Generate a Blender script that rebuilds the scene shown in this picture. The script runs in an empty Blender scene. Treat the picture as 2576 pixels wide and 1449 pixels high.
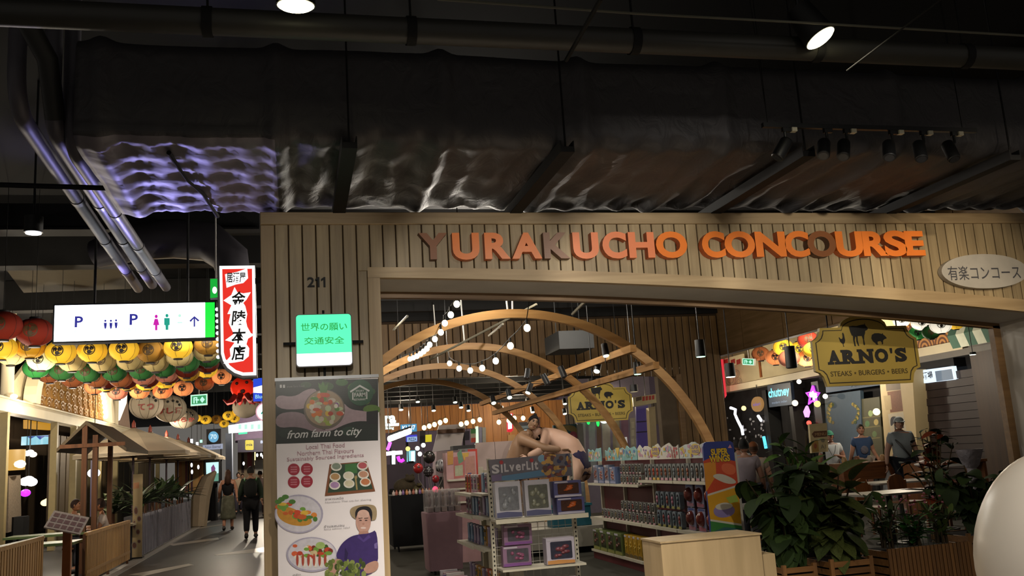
import bpy, bmesh, math, random
from mathutils import Vector, Matrix, noise

sc = bpy.context.scene
COL = sc.collection
RND = random.Random(11)

# ------------------------------------------------------------------ camera
F = 2291.0
CAM = Vector((0, 0, 1.6))
_z = Vector((-775, 12324.5, -F)).normalized()
_y = Vector((-539, -460.5, -F))
_y = (_y - _z * _y.dot(_z)).normalized()
_x = _y.cross(_z)
M3 = Matrix((_x, _y, _z))
cd = bpy.data.cameras.new('camera')
cd.sensor_width = 36.0
cd.lens = F * 36.0 / 2576.0
cd.clip_end = 300
cam = bpy.data.objects.new('camera', cd)
COL.objects.link(cam)
cam.matrix_world = Matrix.Translation(CAM) @ M3.to_4x4()
sc.camera = cam
# ------------------------------------------------------------------ world, exposure
sc.view_settings.view_transform = 'Standard'
sc.view_settings.look = 'None'
sc.view_settings.exposure = 0.0
sc.view_settings.gamma = 1.0
sc.view_settings.use_curve_mapping = False
w = bpy.data.worlds.new('night')
w.use_nodes = True
w.node_tree.nodes['Background'].inputs[0].default_value = (0.80, 0.74, 0.66, 1)
w.node_tree.nodes['Background'].inputs[1].default_value = 0.16
sc.world = w


def lamp(name, kind, loc, energy, col=(1, .85, .65), size=.08, target=None, angle=60, blend=.6):
 l = bpy.data.lights.new(name, kind)
 l.energy = energy
 l.color = col
 if kind == 'AREA':
  l.size = size
 else:
  l.shadow_soft_size = size
 if kind == 'SPOT':
  l.spot_size = math.radians(angle)
  l.spot_blend = blend
 o = bpy.data.objects.new(name, l)
 COL.objects.link(o)
 o.location = loc
 if target is not None:
  o.rotation_euler = (Vector(target) - Vector(loc)).to_track_quat('-Z', 'Y').to_euler()
 return o


WARM = (1, .84, .62)
NEUT = (1, .92, .80)
COOL = (.85, .92, 1)
# added fill spots over the approach, without fixtures, brightening the facade
for x, tx, e, c in ((0.0, .15, 260, NEUT), (1.0, 1.7, 560, NEUT), (2.4, 3.25, 1000, NEUT), (4.0, 4.95, 1000, NEUT), (5.6, 6.7, 700, WARM)):
 lamp('approach_fill_spot', 'SPOT', (x, .4, 3.45), e * 1.12, c, .05, (tx, 8, 3.05), 17, .6)
lamp('approach_fill_spot', 'SPOT', (0.0, 1.0, 4.4), 420, NEUT, .1, (0.3, 8, 1.2), 27, .8)
lamp('approach_fill_spot', 'SPOT', (3.4, 1.0, 4.4), 420, NEUT, .1, (3.0, 10, 0.9), 44, .9)
lamp('approach_fill_spot', 'SPOT', (5.0, 2.2, 4.35), 620, WARM, .04, (6.5, 9.15, 2.2), 26, .7)
lamp('approach_fill_spot', 'SPOT', (2.4, 1.2, 3.4), 400, NEUT, .1, (3.9, 4.2, 1.0), 40, .8)  # added to brighten the egg form
lamp('approach_fill_spot', 'SPOT', (6.0, 3.6, 4.3), 55, WARM, .1, (6.2, 9.5, 1.2), 62, .9)
for x in (1.0, 2.2):
 lamp('approach_fill_spot', 'SPOT', (x, 5.0, 3.7), 600, NEUT, .08, (x + .3, 6.8, 0), 75, .8)  # added to bounce light up off the pale floor
# store lamps (track heads and pendants inside the concourse)
for q in ((2.1, 10.6, 4.0), (3.3, 12.3, 4.0), (2.4, 15.0, 3.9), (5.0, 14.5, 3.9), (1.2, 13.6, 3.9)):
 lamp('store_lamp', 'POINT', q, 100, NEUT, .05)
for q in ((2.0, 22.5, 3.0), (5.5, 23.5, 3.0), (8.5, 24.0, 3.0), (3.5, 30.0, 3.2), (7.5, 31.0, 3.2)):
 lamp('food_hall_lamp', 'POINT', q, 130, WARM, .05)
# corridor and its restaurants
for q, e in (((-4.4, 14.2, 2.6), 90), ((-4.6, 17.0, 2.7), 170), ((-4.9, 22.0, 2.9), 240), ((-4.7, 31.0, 2.9), 320), ((-1.9, 27.0, 3.2), 120), ((-1.2, 38.0, 3.2), 450)):  # foremost one added to brighten the menu board and fence
 lamp('restaurant_lamp', 'POINT', q, e, (1, .87, .68), .06)
lamp('corridor_downlight', 'SPOT', (-1.6, 15.0, 4.5), 150, NEUT, .06, (-1.7, 20, 0), 70, .8)
lamp('wall_washer', 'SPOT', (-4.6, 20.0, 4.9), 650, (1, .86, .62), .1, (-6, 25.5, 3.9), 80, .8)
lamp('wall_washer', 'SPOT', (-4.6, 33.0, 4.9), 650, (1, .86, .62), .1, (-6, 29.0, 3.9), 80, .8)
for x in (-4.6, -3.0, -1.4):
 lamp('lantern_uplight', 'SPOT', (x, 10.6, 2.3), 170, (1, .9, .7), .1, (x, 16.5, 4.0), 60, .8)  # unseen spots added to brighten the lantern rows
# restaurants across the concourse
for q, e in (((12.6, 17.6, 3.0), 110), ((12.8, 21.5, 3.0), 140), ((12.6, 26.5, 3.1), 150), ((10.0, 13.5, 3.0), 35)):
 lamp('restaurant_lamp', 'POINT', q, e, (1, .88, .70), .06)
lamp('wall_washer', 'SPOT', (11.6, 18.5, 4.7), 1400, (1, .88, .66), .1, (14.5, 22, 3.8), 85, .8)
# added violet spots without a fixture, tinting the duct end and pipes
lamp('sign_uplight', 'SPOT', (-1.6, 11.6, 3.2), 260, (.42, .38, 1.0), .15, (-.75, 7.4, 4.1), 50, .8)
lamp('sign_uplight', 'SPOT', (-2.4, 12.9, 3.5), 330, (.38, .34, 1.0), .15, (-2.3, 10.6, 4.4), 110, .8)
for y in (20.0, 27.0):
 lamp('restaurant_lamp', 'POINT', (-7.6, y, 2.6), 110, (1, .88, .78), .06)


# ------------------------------------------------------------------ pixel rays on real planes
def ray(px, py):
 return M3 @ Vector((px - 1288, -(py - 724.5), -F))


def atY(px, py, Y):
 d = ray(px, py)
 return CAM + d * (Y / d.y)


def atX(px, py, X):
 d = ray(px, py)
 return CAM + d * (X / d.x)


def atZ(px, py, Z):
 d = ray(px, py)
 return CAM + d * ((Z - 1.6) / d.z)


# ------------------------------------------------------------------ colours and materials
def lin(h):
 h = h.lstrip('#')
 out = []
 for i in (0, 2, 4):
  c = int(h[i:i + 2], 16) / 255
  out.append(c / 12.92 if c <= .04045 else ((c + .055) / 1.055) ** 2.4)
 return (out[0], out[1], out[2], 1)


MATS = {}


def mat(name, col, rough=.6, metal=0.0, emit=None, strength=0.0, var=.12, scale=9.0, bump=0.0, alpha=1.0, trans=0.0):
 """Plain material with a little procedural noise in its colour."""
 if name in MATS:
  return MATS[name]
 m = bpy.data.materials.new(name)
 m.use_nodes = True
 nt = m.node_tree
 b = nt.nodes['Principled BSDF']
 c = lin(col)
 if var > 0:
  tc = nt.nodes.new('ShaderNodeTexCoord')
  n = nt.nodes.new('ShaderNodeTexNoise')
  n.inputs['Scale'].default_value = scale
  n.inputs['Detail'].default_value = 3
  mx = nt.nodes.new('ShaderNodeMix')
  mx.data_type = 'RGBA'
  mx.inputs[6].default_value = c
  mx.inputs[7].default_value = (c[0] * (1 - var * 2.2), c[1] * (1 - var * 2.2), c[2] * (1 - var * 2.2), 1)
  nt.links.new(tc.outputs['Object'], n.inputs['Vector'])
  nt.links.new(n.outputs['Fac'], mx.inputs[0])
  nt.links.new(mx.outputs[2], b.inputs['Base Color'])
  if bump > 0:
   bp = nt.nodes.new('ShaderNodeBump')
   bp.inputs['Strength'].default_value = bump
   bp.inputs['Distance'].default_value = .02
   nt.links.new(n.outputs['Fac'], bp.inputs['Height'])
   nt.links.new(bp.outputs['Normal'], b.inputs['Normal'])
 else:
  b.inputs['Base Color'].default_value = c
 b.inputs['Roughness'].default_value = rough
 b.inputs['Metallic'].default_value = metal
 if emit:
  b.inputs['Emission Color'].default_value = lin(emit)
  b.inputs['Emission Strength'].default_value = strength
 if rough >= .65:
  b.inputs['Specular IOR Level'].default_value = .22
 if alpha < 1:
  b.inputs['Alpha'].default_value = alpha
 if trans > 0:
  b.inputs['Transmission Weight'].default_value = trans
 MATS[name] = m
 return m


def em(name, col, strength=1.0):
 """Something that gives off light."""
 return mat(name, '#111111', .5, 0, col, strength, var=0)


def wood(name, light, dark, scale=1.0, axis='Z', rough=.5):
 if name in MATS:
  return MATS[name]
 m = bpy.data.materials.new(name)
 m.use_nodes = True
 nt = m.node_tree
 b = nt.nodes['Principled BSDF']
 tc = nt.nodes.new('ShaderNodeTexCoord')
 mp = nt.nodes.new('ShaderNodeMapping')
 s = {'Z': (14, 14, .9), 'X': (.9, 14, 14), 'Y': (14, .9, 14)}[axis]
 mp.inputs['Scale'].default_value = [k * scale for k in s]
 oi = nt.nodes.new('ShaderNodeObjectInfo')
 ad = nt.nodes.new('ShaderNodeVectorMath')
 ad.operation = 'ADD'
 sc_ = nt.nodes.new('ShaderNodeVectorMath')
 sc_.operation = 'SCALE'
 sc_.inputs[0].default_value = (13.7, 7.1, 23.3)
 nt.links.new(oi.outputs['Random'], sc_.inputs['Scale'])
 nt.links.new(tc.outputs['Object'], mp.inputs['Vector'])
 nt.links.new(mp.outputs['Vector'], ad.inputs[0])
 nt.links.new(sc_.outputs['Vector'], ad.inputs[1])
 n = nt.nodes.new('ShaderNodeTexNoise')
 n.inputs['Scale'].default_value = 1.6
 n.inputs['Detail'].default_value = 6
 n.inputs['Distortion'].default_value = .6
 nt.links.new(ad.outputs['Vector'], n.inputs['Vector'])
 r = nt.nodes.new('ShaderNodeValToRGB')
 r.color_ramp.elements[0].position = .3
 r.color_ramp.elements[0].color = lin(dark)
 r.color_ramp.elements[1].position = .68
 r.color_ramp.elements[1].color = lin(light)
 nt.links.new(n.outputs['Fac'], r.inputs['Fac'])
 hs = nt.nodes.new('ShaderNodeHueSaturation')
 ma = nt.nodes.new('ShaderNodeMath')
 ma.operation = 'MULTIPLY_ADD'
 ma.inputs[1].default_value = .22
 ma.inputs[2].default_value = .89
 nt.links.new(oi.outputs['Random'], ma.inputs[0])
 nt.links.new(ma.outputs[0], hs.inputs['Value'])
 nt.links.new(r.outputs['Color'], hs.inputs['Color'])
 nt.links.new(hs.outputs['Color'], b.inputs['Base Color'])
 bp = nt.nodes.new('ShaderNodeBump')
 bp.inputs['Strength'].default_value = .12
 bp.inputs['Distance'].default_value = .01
 nt.links.new(n.outputs['Fac'], bp.inputs['Height'])
 nt.links.new(bp.outputs['Normal'], b.inputs['Normal'])
 b.inputs['Roughness'].default_value = rough
 MATS[name] = m
 return m


# ------------------------------------------------------------------ mesh builder
def wloc(p):
 v = Vector((0, 0, 0))
 while p is not None:
  v = v + p.location
  p = p.parent
 return v


class MB:
 def __init__(s):
  s.v = []
  s.f = []
  s.mi = []

 def face(s, idx, m=0):
  s.f.append(idx)
  s.mi.append(m)

 def poly(s, pts, m=0):
  b = len(s.v)
  s.v += [tuple(p) for p in pts]
  s.face(list(range(b, b + len(pts))), m)

 def box(s, x0, y0, z0, x1, y1, z1, m=0, mx=None):
  if x1 < x0: x0, x1 = x1, x0
  if y1 < y0: y0, y1 = y1, y0
  if z1 < z0: z0, z1 = z1, z0
  b = len(s.v)
  pts = [Vector(p) for p in ((x0, y0, z0), (x1, y0, z0), (x1, y1, z0), (x0, y1, z0), (x0, y0, z1), (x1, y0, z1), (x1, y1, z1), (x0, y1, z1))]
  if mx is not None:
   pts = [mx @ p for p in pts]
  s.v += [tuple(p) for p in pts]
  for q in ((3, 2, 1, 0), (4, 5, 6, 7), (0, 1, 5, 4), (1, 2, 6, 5), (2, 3, 7, 6), (3, 0, 4, 7)):
   s.face([b + i for i in q], m)

 def cbox(s, x0, y0, z0, x1, y1, z1, c=.004, m=0):
  """Box whose front (-Y) edges are chamfered."""
  b = len(s.v)
  s.v += [(x0, y1, z0), (x1, y1, z0), (x1, y1, z1), (x0, y1, z1),
    (x0, y0 + c, z0), (x1, y0 + c, z0), (x1, y0 + c, z1), (x0, y0 + c, z1),
    (x0 + c, y0, z0 + c), (x1 - c, y0, z0 + c), (x1 - c, y0, z1 - c), (x0 + c, y0, z1 - c)]
  s.face([b + i for i in (3, 2, 1, 0)], m)
  s.face([b + i for i in (8, 9, 10, 11)], m)
  for k in range(4):
   j = (k + 1) % 4
   s.face([b + k, b + j, b + 4 + j, b + 4 + k], m)
   s.face([b + 4 + k, b + 4 + j, b + 8 + j, b + 8 + k], m)

 def prism(s, poly, d0, d1, frame, m=0, side=None):
  """poly: (u,v) list; frame(u,v,d)->point; extruded d0..d1."""
  n = len(poly)
  b = len(s.v)
  s.v += [tuple(frame(u, v, d0)) for u, v in poly] + [tuple(frame(u, v, d1)) for u, v in poly]
  s.face(list(range(b, b + n)), m)
  s.face(list(range(b + 2 * n - 1, b + n - 1, -1)), m)
  for k in range(n):
   j = (k + 1) % n
   s.face([b + k, b + n + k, b + n + j, b + j], m if side is None else side)

 def tube(s, pts, r, n=8, m=0, cap=True):
  pts = [Vector(p) for p in pts]
  rs = r if isinstance(r, (list, tuple)) else [r] * len(pts)
  b = len(s.v)
  up = None
  for i, p in enumerate(pts):
   if i == 0:
    t = pts[1] - p
   elif i == len(pts) - 1:
    t = p - pts[i - 1]
   else:
    t = (pts[i + 1] - p).normalized() + (p - pts[i - 1]).normalized()
   t.normalize()
   if up is None:
    up = Vector((0, 0, 1)) if abs(t.z) < .9 else Vector((1, 0, 0))
   a = t.cross(up)
   if a.length < 1e-6:
    a = t.orthogonal()
   a.normalize()
   up = a.cross(t).normalized()
   for k in range(n):
    an = 2 * math.pi * k / n
    s.v.append(tuple(p + (a * math.cos(an) + up * math.sin(an)) * rs[i]))
  for i in range(len(pts) - 1):
   for k in range(n):
    j = (k + 1) % n
    s.face([b + i * n + k, b + i * n + j, b + (i + 1) * n + j, b + (i + 1) * n + k], m)
  if cap:
   s.face([b + k for k in range(n)][::-1], m)
   e = b + (len(pts) - 1) * n
   s.face([e + k for k in range(n)], m)

 def cyl(s, p0, p1, r0, r1=None, n=12, m=0, cap=True):
  s.tube([p0, p1], [r0, r0 if r1 is None else r1], n, m, cap)

 def lathe(s, prof, c=(0, 0, 0), n=16, m=0, ms=None, axis='Z'):
  """prof: (r,h) list about the axis through c."""
  b = len(s.v)
  for r, h in prof:
   for k in range(n):
    a = 2 * math.pi * k / n
    p = (r * math.cos(a), r * math.sin(a), h)
    if axis == 'Y':
     p = (p[0], p[2], p[1])
    elif axis == 'X':
     p = (p[2], p[0], p[1])
    s.v.append((c[0] + p[0], c[1] + p[1], c[2] + p[2]))
  for i in range(len(prof) - 1):
   for k in range(n):
    j = (k + 1) % n
    s.face([b + i * n + k, b + i * n + j, b + (i + 1) * n + j, b + (i + 1) * n + k], m if ms is None else ms[i])
  s.face([b + k for k in range(n)][::-1], m if ms is None else ms[0])
  e = b + (len(prof) - 1) * n
  s.face([e + k for k in range(n)], m if ms is None else ms[-1])

 def ball(s, c, r, nu=12, nv=8, m=0, mx=None):
  if not isinstance(r, (tuple, list)):
   r = (r, r, r)
  b = len(s.v)
  for i in range(nv + 1):
   th = math.pi * i / nv
   for k in range(nu):
    ph = 2 * math.pi * k / nu
    p = Vector((r[0] * math.sin(th) * math.cos(ph), r[1] * math.sin(th) * math.sin(ph), r[2] * math.cos(th)))
    if mx is not None:
     p = mx @ p
    s.v.append((c[0] + p.x, c[1] + p.y, c[2] + p.z))
  for i in range(nv):
   for k in range(nu):
    j = (k + 1) % nu
    s.face([b + i * nu + k, b + (i + 1) * nu + k, b + (i + 1) * nu + j, b + i * nu + j], m)

 def mesh(s, name, mats, off=None, smooth=True, ang=40):
  me = bpy.data.meshes.new(name)
  v = s.v
  if off is not None:
   v = [(p[0] - off.x, p[1] - off.y, p[2] - off.z) for p in v]
  me.from_pydata(v, [], s.f)
  mats = mats if isinstance(mats, (list, tuple)) else [mats]
  for m in mats:
   me.materials.append(m)
  me.polygons.foreach_set('material_index', s.mi)
  if smooth:
   me.polygons.foreach_set('use_smooth', [True] * len(me.polygons))
   me.set_sharp_from_angle(angle=math.radians(ang))
  me.update()
  return me

 def build(s, name, mats, parent=None, w=True, smooth=True, ang=40):
  off = wloc(parent) if (parent is not None and w) else None
  o = bpy.data.objects.new(name, s.mesh(name, mats, off, smooth, ang))
  COL.objects.link(o)
  if parent is not None:
   o.parent = parent
  return o


def tag(o, label=None, cat=None, group=None, kind=None):
 if label: o['label'] = label
 if cat: o['category'] = cat
 if group: o['group'] = group
 if kind: o['kind'] = kind
 return o


def T(name, label, cat, loc=(0, 0, 0), group=None, rz=0.0):
 o = bpy.data.objects.new(name, None)
 o.empty_display_size = .1
 COL.objects.link(o)
 o.location = loc
 o.rotation_euler = (0, 0, rz)
 return tag(o, label, cat, group)


def link(name, me, parent=None, loc=(0, 0, 0), rot=(0, 0, 0), scale=(1, 1, 1)):
 o = bpy.data.objects.new(name, me)
 COL.objects.link(o)
 if parent is not None: o.parent = parent
 o.location = loc
 o.rotation_euler = rot
 o.scale = scale
 return o


def dup(root, loc, label=None, rz=None, scale=None, group=None):
 r = root.copy()
 COL.objects.link(r)
 r.location = loc
 if rz is not None: r.rotation_euler = (0, 0, rz)
 if scale is not None: r.scale = (scale,) * 3
 if label: r['label'] = label
 if group: r['group'] = group
 for ch in list(root.children):
  c = ch.copy()
  COL.objects.link(c)
  c.parent = r
  for g in list(ch.children):
   d = g.copy()
   COL.objects.link(d)
   d.parent = c
 return r


ORD = ['first', 'second', 'third', 'fourth', 'fifth', 'sixth', 'seventh', 'eighth', 'ninth', 'tenth', 'eleventh', 'twelfth',
    'thirteenth', 'fourteenth', 'fifteenth', 'sixteenth', 'seventeenth', 'eighteenth', 'nineteenth', 'twentieth']


# frames: (u,v,d) -> point.  front: u along X, v up, d toward the camera (-Y).
def fY(Y):
 return lambda u, v, d: (u, Y - d, v)


def fX(X, s=-1):
 return lambda u, v, d: (X + s * d, u, v)


def text_geo(body, w=None, h=None, bold=0.0, extrude=0.0, shear=0.0, res=3, spacing=1.0):
 """Flat lettering as (verts, faces); x right, y up, z out; fitted to w and/or h, centred on 0,0."""
 c = bpy.data.curves.new('lettering', 'FONT')
 c.body = body
 c.offset = bold
 c.extrude = extrude
 c.shear = shear
 c.resolution_u = res
 c.space_character = spacing
 o = bpy.data.objects.new('lettering', c)
 me = bpy.data.meshes.new_from_object(o)
 vs = [v.co.copy() for v in me.vertices]
 fs = [list(p.vertices) for p in me.polygons]
 bpy.data.objects.remove(o)
 bpy.data.curves.remove(c)
 bpy.data.meshes.remove(me)
 x0 = min(v.x for v in vs); x1 = max(v.x for v in vs)
 y0 = min(v.y for v in vs); y1 = max(v.y for v in vs)
 sx = (w / (x1 - x0)) if w else None
 sy = (h / (y1 - y0)) if h else None
 sx = sx or sy
 sy = sy or sx
 return [Vector(((v.x - (x0 + x1) / 2) * sx, (v.y - (y0 + y1) / 2) * sy, v.z)) for v in vs], fs


def add_text(mb, body, frame, u, v, w=None, h=None, m=0, bold=0.0, shear=0.0, d=0.0, mirror=1, **k):
 vs, fs = text_geo(body, w, h, bold, 0.0, shear, **k)
 b = len(mb.v)
 for p in vs:
  mb.v.append(tuple(frame(u + mirror * p.x, v + p.y, d)))
 for f in fs:
  mb.face([b + i for i in (f if mirror > 0 else f[::-1])], m)


def ell(cx, cy, rx, ry=None, n=20, a0=0, a1=360):
 ry = rx if ry is None else ry
 full = abs(a1 - a0) >= 360
 k = n if full else n + 1
 return [(cx + rx * math.cos(math.radians(a0 + (a1 - a0) * i / n)), cy + ry * math.sin(math.radians(a0 + (a1 - a0) * i / n))) for i in range(k)]


def rrect(x0, y0, x1, y1, r, n=4):
 pts = []
 for cx, cy, a in ((x1 - r, y0 + r, -90), (x1 - r, y1 - r, 0), (x0 + r, y1 - r, 90), (x0 + r, y0 + r, 180)):
  pts += [(cx + r * math.cos(math.radians(a + 90 * i / n)), cy + r * math.sin(math.radians(a + 90 * i / n))) for i in range(n + 1)]
 return pts


def smooth_poly(pts, it=2):
 for _ in range(it):
  out = []
  n = len(pts)
  for i in range(n):
   a, b = pts[i], pts[(i + 1) % n]
   out += [(.75 * a[0] + .25 * b[0], .75 * a[1] + .25 * b[1]), (.25 * a[0] + .75 * b[0], .25 * a[1] + .75 * b[1])]
  pts = out
 return pts


class Print:
 """Flat print on a real panel: layers of outlines, each a hair prouder than the last. px(): outline in photo pixels dropped on the panel's plane."""

 def __init__(s, plane='Y', at=8.0, step=.00006, lift=.0006, sgn=-1):
  s.mb = MB()
  s.plane, s.at, s.step, s.d, s.sgn = plane, at, step, lift, sgn
  s.mats = []

 def mid(s, m):
  if m not in s.mats: s.mats.append(m)
  return s.mats.index(m)

 def uv(s, px, py):
  if s.plane == 'Y':
   p = atY(px, py, s.at)
   return p.x, p.z
  p = atX(px, py, s.at)
  return p.y, p.z

 def frame(s, u, v, d):
  if s.plane == 'Y':
   return (u, s.at - d, v)
  return (s.at + s.sgn * d, u, v)

 def px(s, pts, m):
  s.uvp([s.uv(*p) for p in pts], m)

 def uvp(s, pts, m):
  s.d += s.step
  q = [s.frame(u, v, s.d) for u, v in pts]
  # keep faces turned to the viewer
  a = sum((pts[i][0] * pts[(i + 1) % len(pts)][1] - pts[(i + 1) % len(pts)][0] * pts[i][1]) for i in range(len(pts)))
  flip = (a < 0) if (s.plane == 'Y' or s.sgn > 0) else (a > 0)
  s.mb.poly(q[::-1] if flip else q, s.mid(m))

 def text(s, body, pxa, pxb, m, bold=0.0, shear=0.0, hpx=None, **k):
  """pxa..pxb: pixel ends of the line's middle; hpx: pixel height."""
  s.d += s.step
  ua, va = s.uv(*pxa)
  ub, vb = s.uv(*pxb)
  h = None
  if hpx:
   h = abs(s.uv(pxa[0], pxa[1] + hpx)[1] - va)
  mirror = 1 if ub > ua else -1
  add_text(s.mb, body, s.frame, (ua + ub) / 2, (va + vb) / 2, abs(ub - ua), h, s.mid(m), bold, shear, s.d, mirror, **k)

 def build(s, name, parent):
  return s.mb.build(name, s.mats, parent, smooth=False)
# ------------------------------------------------------------------ shared materials
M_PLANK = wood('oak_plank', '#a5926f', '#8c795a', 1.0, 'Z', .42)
M_TRIM = wood('oak_trim', '#ab9470', '#957e5c', .8, 'X', .45)
M_TRIMZ = wood('oak_trim_upright', '#a8916c', '#927b5a', .8, 'Z', .45)
M_BACK = mat('groove_shadow_board', '#3a2c1f', .8)  # dark board behind the plank gaps
M_SOFFIT = mat('soffit_paint', '#c2beb8', .75, scale=3)
M_BLACK = mat('black_metal', '#0d0d0e', .45)
M_DARK = mat('dark_grey_metal', '#171718', .7)
M_STEEL = mat('zinc_steel', '#8d8f92', .4, .6)
M_WHITE = mat('white_paint', '#e6e3dc', .5)
M_CREAM = mat('cream_paint', '#d9c9a4', .6)
M_INK = mat('black_ink', '#0b0b0c', .6)


def structure(o):
 o['kind'] = 'structure'
 return o


# ------------------------------------------------------------------ floor and ceiling
M_FLOOR = mat('dark_carpet', '#3d3b33', .8, scale=40, var=.2)
M_CORR = mat('dark_corridor_stone', '#2b2829', .42, scale=2.2, var=.15)
M_INLAY = mat('pale_stone_inlay', '#a7a096', .3, scale=3)
mb = MB()
mb.poly([(-.3, 8.3, 0), (26, 8.3, 0), (26, 60, 0), (-.3, 60, 0)], 0)
mb.poly([(-.3, -3, 0), (26, -3, 0), (26, 8.3, 0), (-.3, 8.3, 0)], 2)  # unseen floor made pale to bounce light onto the soffit
mb.poly([(-16, -3, 0), (-.3, -3, 0), (-.3, 75, 0), (-16, 75, 0)], 1)
floor = structure(mb.build('floor', [M_FLOOR, M_CORR, mat('pale_bounce_floor', '#b3a796', .3, scale=2)], smooth=False))
for q in (((424, 1369), (548, 1352), (552, 1357), (436, 1373)), ((540, 1395), (668, 1376), (668, 1388), (546, 1397)),
    ((322, 1446), (474, 1418), (488, 1421), (362, 1449)), ((470, 1332), (560, 1318), (560, 1321), (472, 1334))):
 mb = MB()
 pts = [atZ(a, b, .004) for a, b in q]
 mb.poly([tuple(p) for p in pts][::-1])
 mb.poly([(p.x, p.y, .0005) for p in pts])
 mb.build('tile', M_INLAY, floor, smooth=False)
mb = MB()
pts = [(-3.34, 14.0), (-3.08, 14.0), (-3.12, 46.0), (-3.34, 46.0)]
mb.prism(pts, 0, .02, lambda u, v, d: (u, v, d))
mb.build('kerb_strip', mat('kerb_stone', '#8f8b86', .5), floor, smooth=False)

M_CEIL = mat('black_ceiling_paint', '#0e0e0e', .85)
mb = MB()
mb.poly([(-16, 4, 5.6), (-16, 75, 5.6), (26, 75, 5.6), (26, 4, 5.6)])
mb.poly([(-16, 4, 5.7), (26, 4, 5.7), (26, 75, 5.7), (-16, 75, 5.7)])
ceiling = structure(mb.build('ceiling', M_CEIL, smooth=False))
M_BEAM = mat('ceiling_beam_grey', '#1d1c1b', .7)
for i in range(8):                      # beams over the store
 mb = MB()
 y = 10.2 + i * 1.25
 mb.box(-.2, y, 4.55, 9.4, y + .16, 4.85)
 mb.build('beam', M_BEAM, ceiling, smooth=False)
for i in range(9):                      # low black beams over the food hall behind
 mb = MB()
 y = 20.6 + i * 1.75
 mb.box(-.2, y, 3.62, 9.4, y + .3, 3.9)
 mb.build('beam', M_BEAM, ceiling, smooth=False)
for i in range(7):                      # corridor beams
 mb = MB()
 y = 15.2 + i * 4
 mb.box(-5.5, y, 5.0, -.4, y + .35, 5.59)
 mb.build('beam', M_BEAM, ceiling, smooth=False)
mb = MB()
mb.box(-.2, 20.3, 3.9, 9.4, 33, 3.98)
structure(mb.build('ceiling', mat('low_black_soffit', '#101010', .8), smooth=False))

# ------------------------------------------------------------------ facade wall
FY = 8.0
XL, XR, XJ = -.27, .74, 7.72


def zb(x):
 d = max(0.0, x - .72)
 return 3.238 - .0254 * d - .0066 * d * d


def zt(x):
 return zb(x) + .095 + .005 * max(0, x - .7)


mb = MB()
mb.box(XL + .01, FY + .02, 0, XR - .01, FY + .64, 3.74)
mb.box(XJ + .01, FY + .02, 0, 9.6, FY + .64, 3.74)
n = 40
for i in range(n):
 xa, xb = XR - .01 + (XJ + .02 - XR) * i / n, XR - .01 + (XJ + .02 - XR) * (i + 1) / n
 b = len(mb.v)
 mb.v += [(xa, FY + .02, zb(xa) + .012), (xb, FY + .02, zb(xb) + .012), (xb, FY + .02, 3.74), (xa, FY + .02, 3.74),
    (xa, FY + .64, zb(xa) + .012), (xb, FY + .64, zb(xb) + .012), (xb, FY + .64, 3.74), (xa, FY + .64, 3.74)]
 for q in ((0, 1, 2, 3), (7, 6, 5, 4), (0, 4, 5, 1)):
  mb.face([b + k for k in q])
wall = structure(mb.build('wall_front', M_BACK, smooth=False))
PITCH = .1176
def plank_at(x, x1, lo, top=3.735):
 mb = MB()
 y0, y1, c = FY - .002, FY + .022, .004
 mb.v += [(x, y1, lo[0]), (x1, y1, lo[1]), (x1, y1, top), (x, y1, top),
    (x, y0 + c, lo[0]), (x1, y0 + c, lo[1]), (x1, y0 + c, top), (x, y0 + c, top),
    (x + c, y0, lo[0] + c), (x1 - c, y0, lo[1] + c), (x1 - c, y0, top - .004), (x + c, y0, top - .004)]
 mb.face([8, 9, 10, 11])
 for k in range(4):
  j = (k + 1) % 4
  mb.face([k, j, 4 + j, 4 + k])
  mb.face([4 + k, 4 + j, 8 + j, 8 + k])
 mb.build('plank', M_PLANK, wall, smooth=False)


x = XL + .115
while x < 9.5:
 x1 = x + PITCH - .0105
 mid = (x + x1) / 2
 if x1 < .632 or x > XJ + .12:
  lo = [0.02, 0.02]
 elif x < .74 and x1 > .632:
  lo = [zb(.74) + .07] * 2
  if x < .62:
   plank_at(x, .630, [.02, .02], zb(.74) + .07)
 elif x > .70 and x1 < XJ + .13:
  lo = [zt(x) - .012, zt(x1) - .012]
 else:
  x += PITCH
  continue
 plank_at(x, x1, lo)
 x += PITCH
mb = MB()
mb.cbox(XL - .01, FY - .03, 3.728, 9.6, FY + .05, 3.84, .006)
mb.box(XL - .01, FY + .05, 3.728, 9.6, FY + .66, 3.84)
mb.build('top_trim', M_TRIM, wall, smooth=False)
mb = MB()
mb.cbox(XL - .01, FY - .012, 0, XL + .108, FY + .66, 3.728, .006)
mb.build('corner_trim', M_TRIMZ, wall, smooth=False)
mb = MB()
mb.cbox(.632, FY - .035, 0, XR, FY + .66, zb(.74) + .004, .002)
mb.build('jamb_trim', M_TRIMZ, wall, smooth=False)
mb = MB()
for yy, z0f, z1f, d in ((FY - .035, zb, zt, .075),):
 n = 48
 for i in range(n):
  xa, xb = XR - .108 + (XJ + .2 - XR) * i / n, XR - .108 + (XJ + .2 - XR) * (i + 1) / n
  b = len(mb.v)
  mb.v += [(xa, yy, z0f(xa)), (xb, yy, z0f(xb)), (xb, yy, z1f(xb)), (xa, yy, z1f(xa)),
     (xa, yy + d, z0f(xa)), (xb, yy + d, z0f(xb)), (xb, yy + d, z1f(xb)), (xa, yy + d, z1f(xa))]
  for q in ((0, 1, 2, 3), (0, 4, 5, 1), (3, 2, 6, 7)):
   mb.face([b + k for k in q])
mb.build('arch_trim', M_TRIM, wall, smooth=False)
mb = MB()
n = 48
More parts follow.
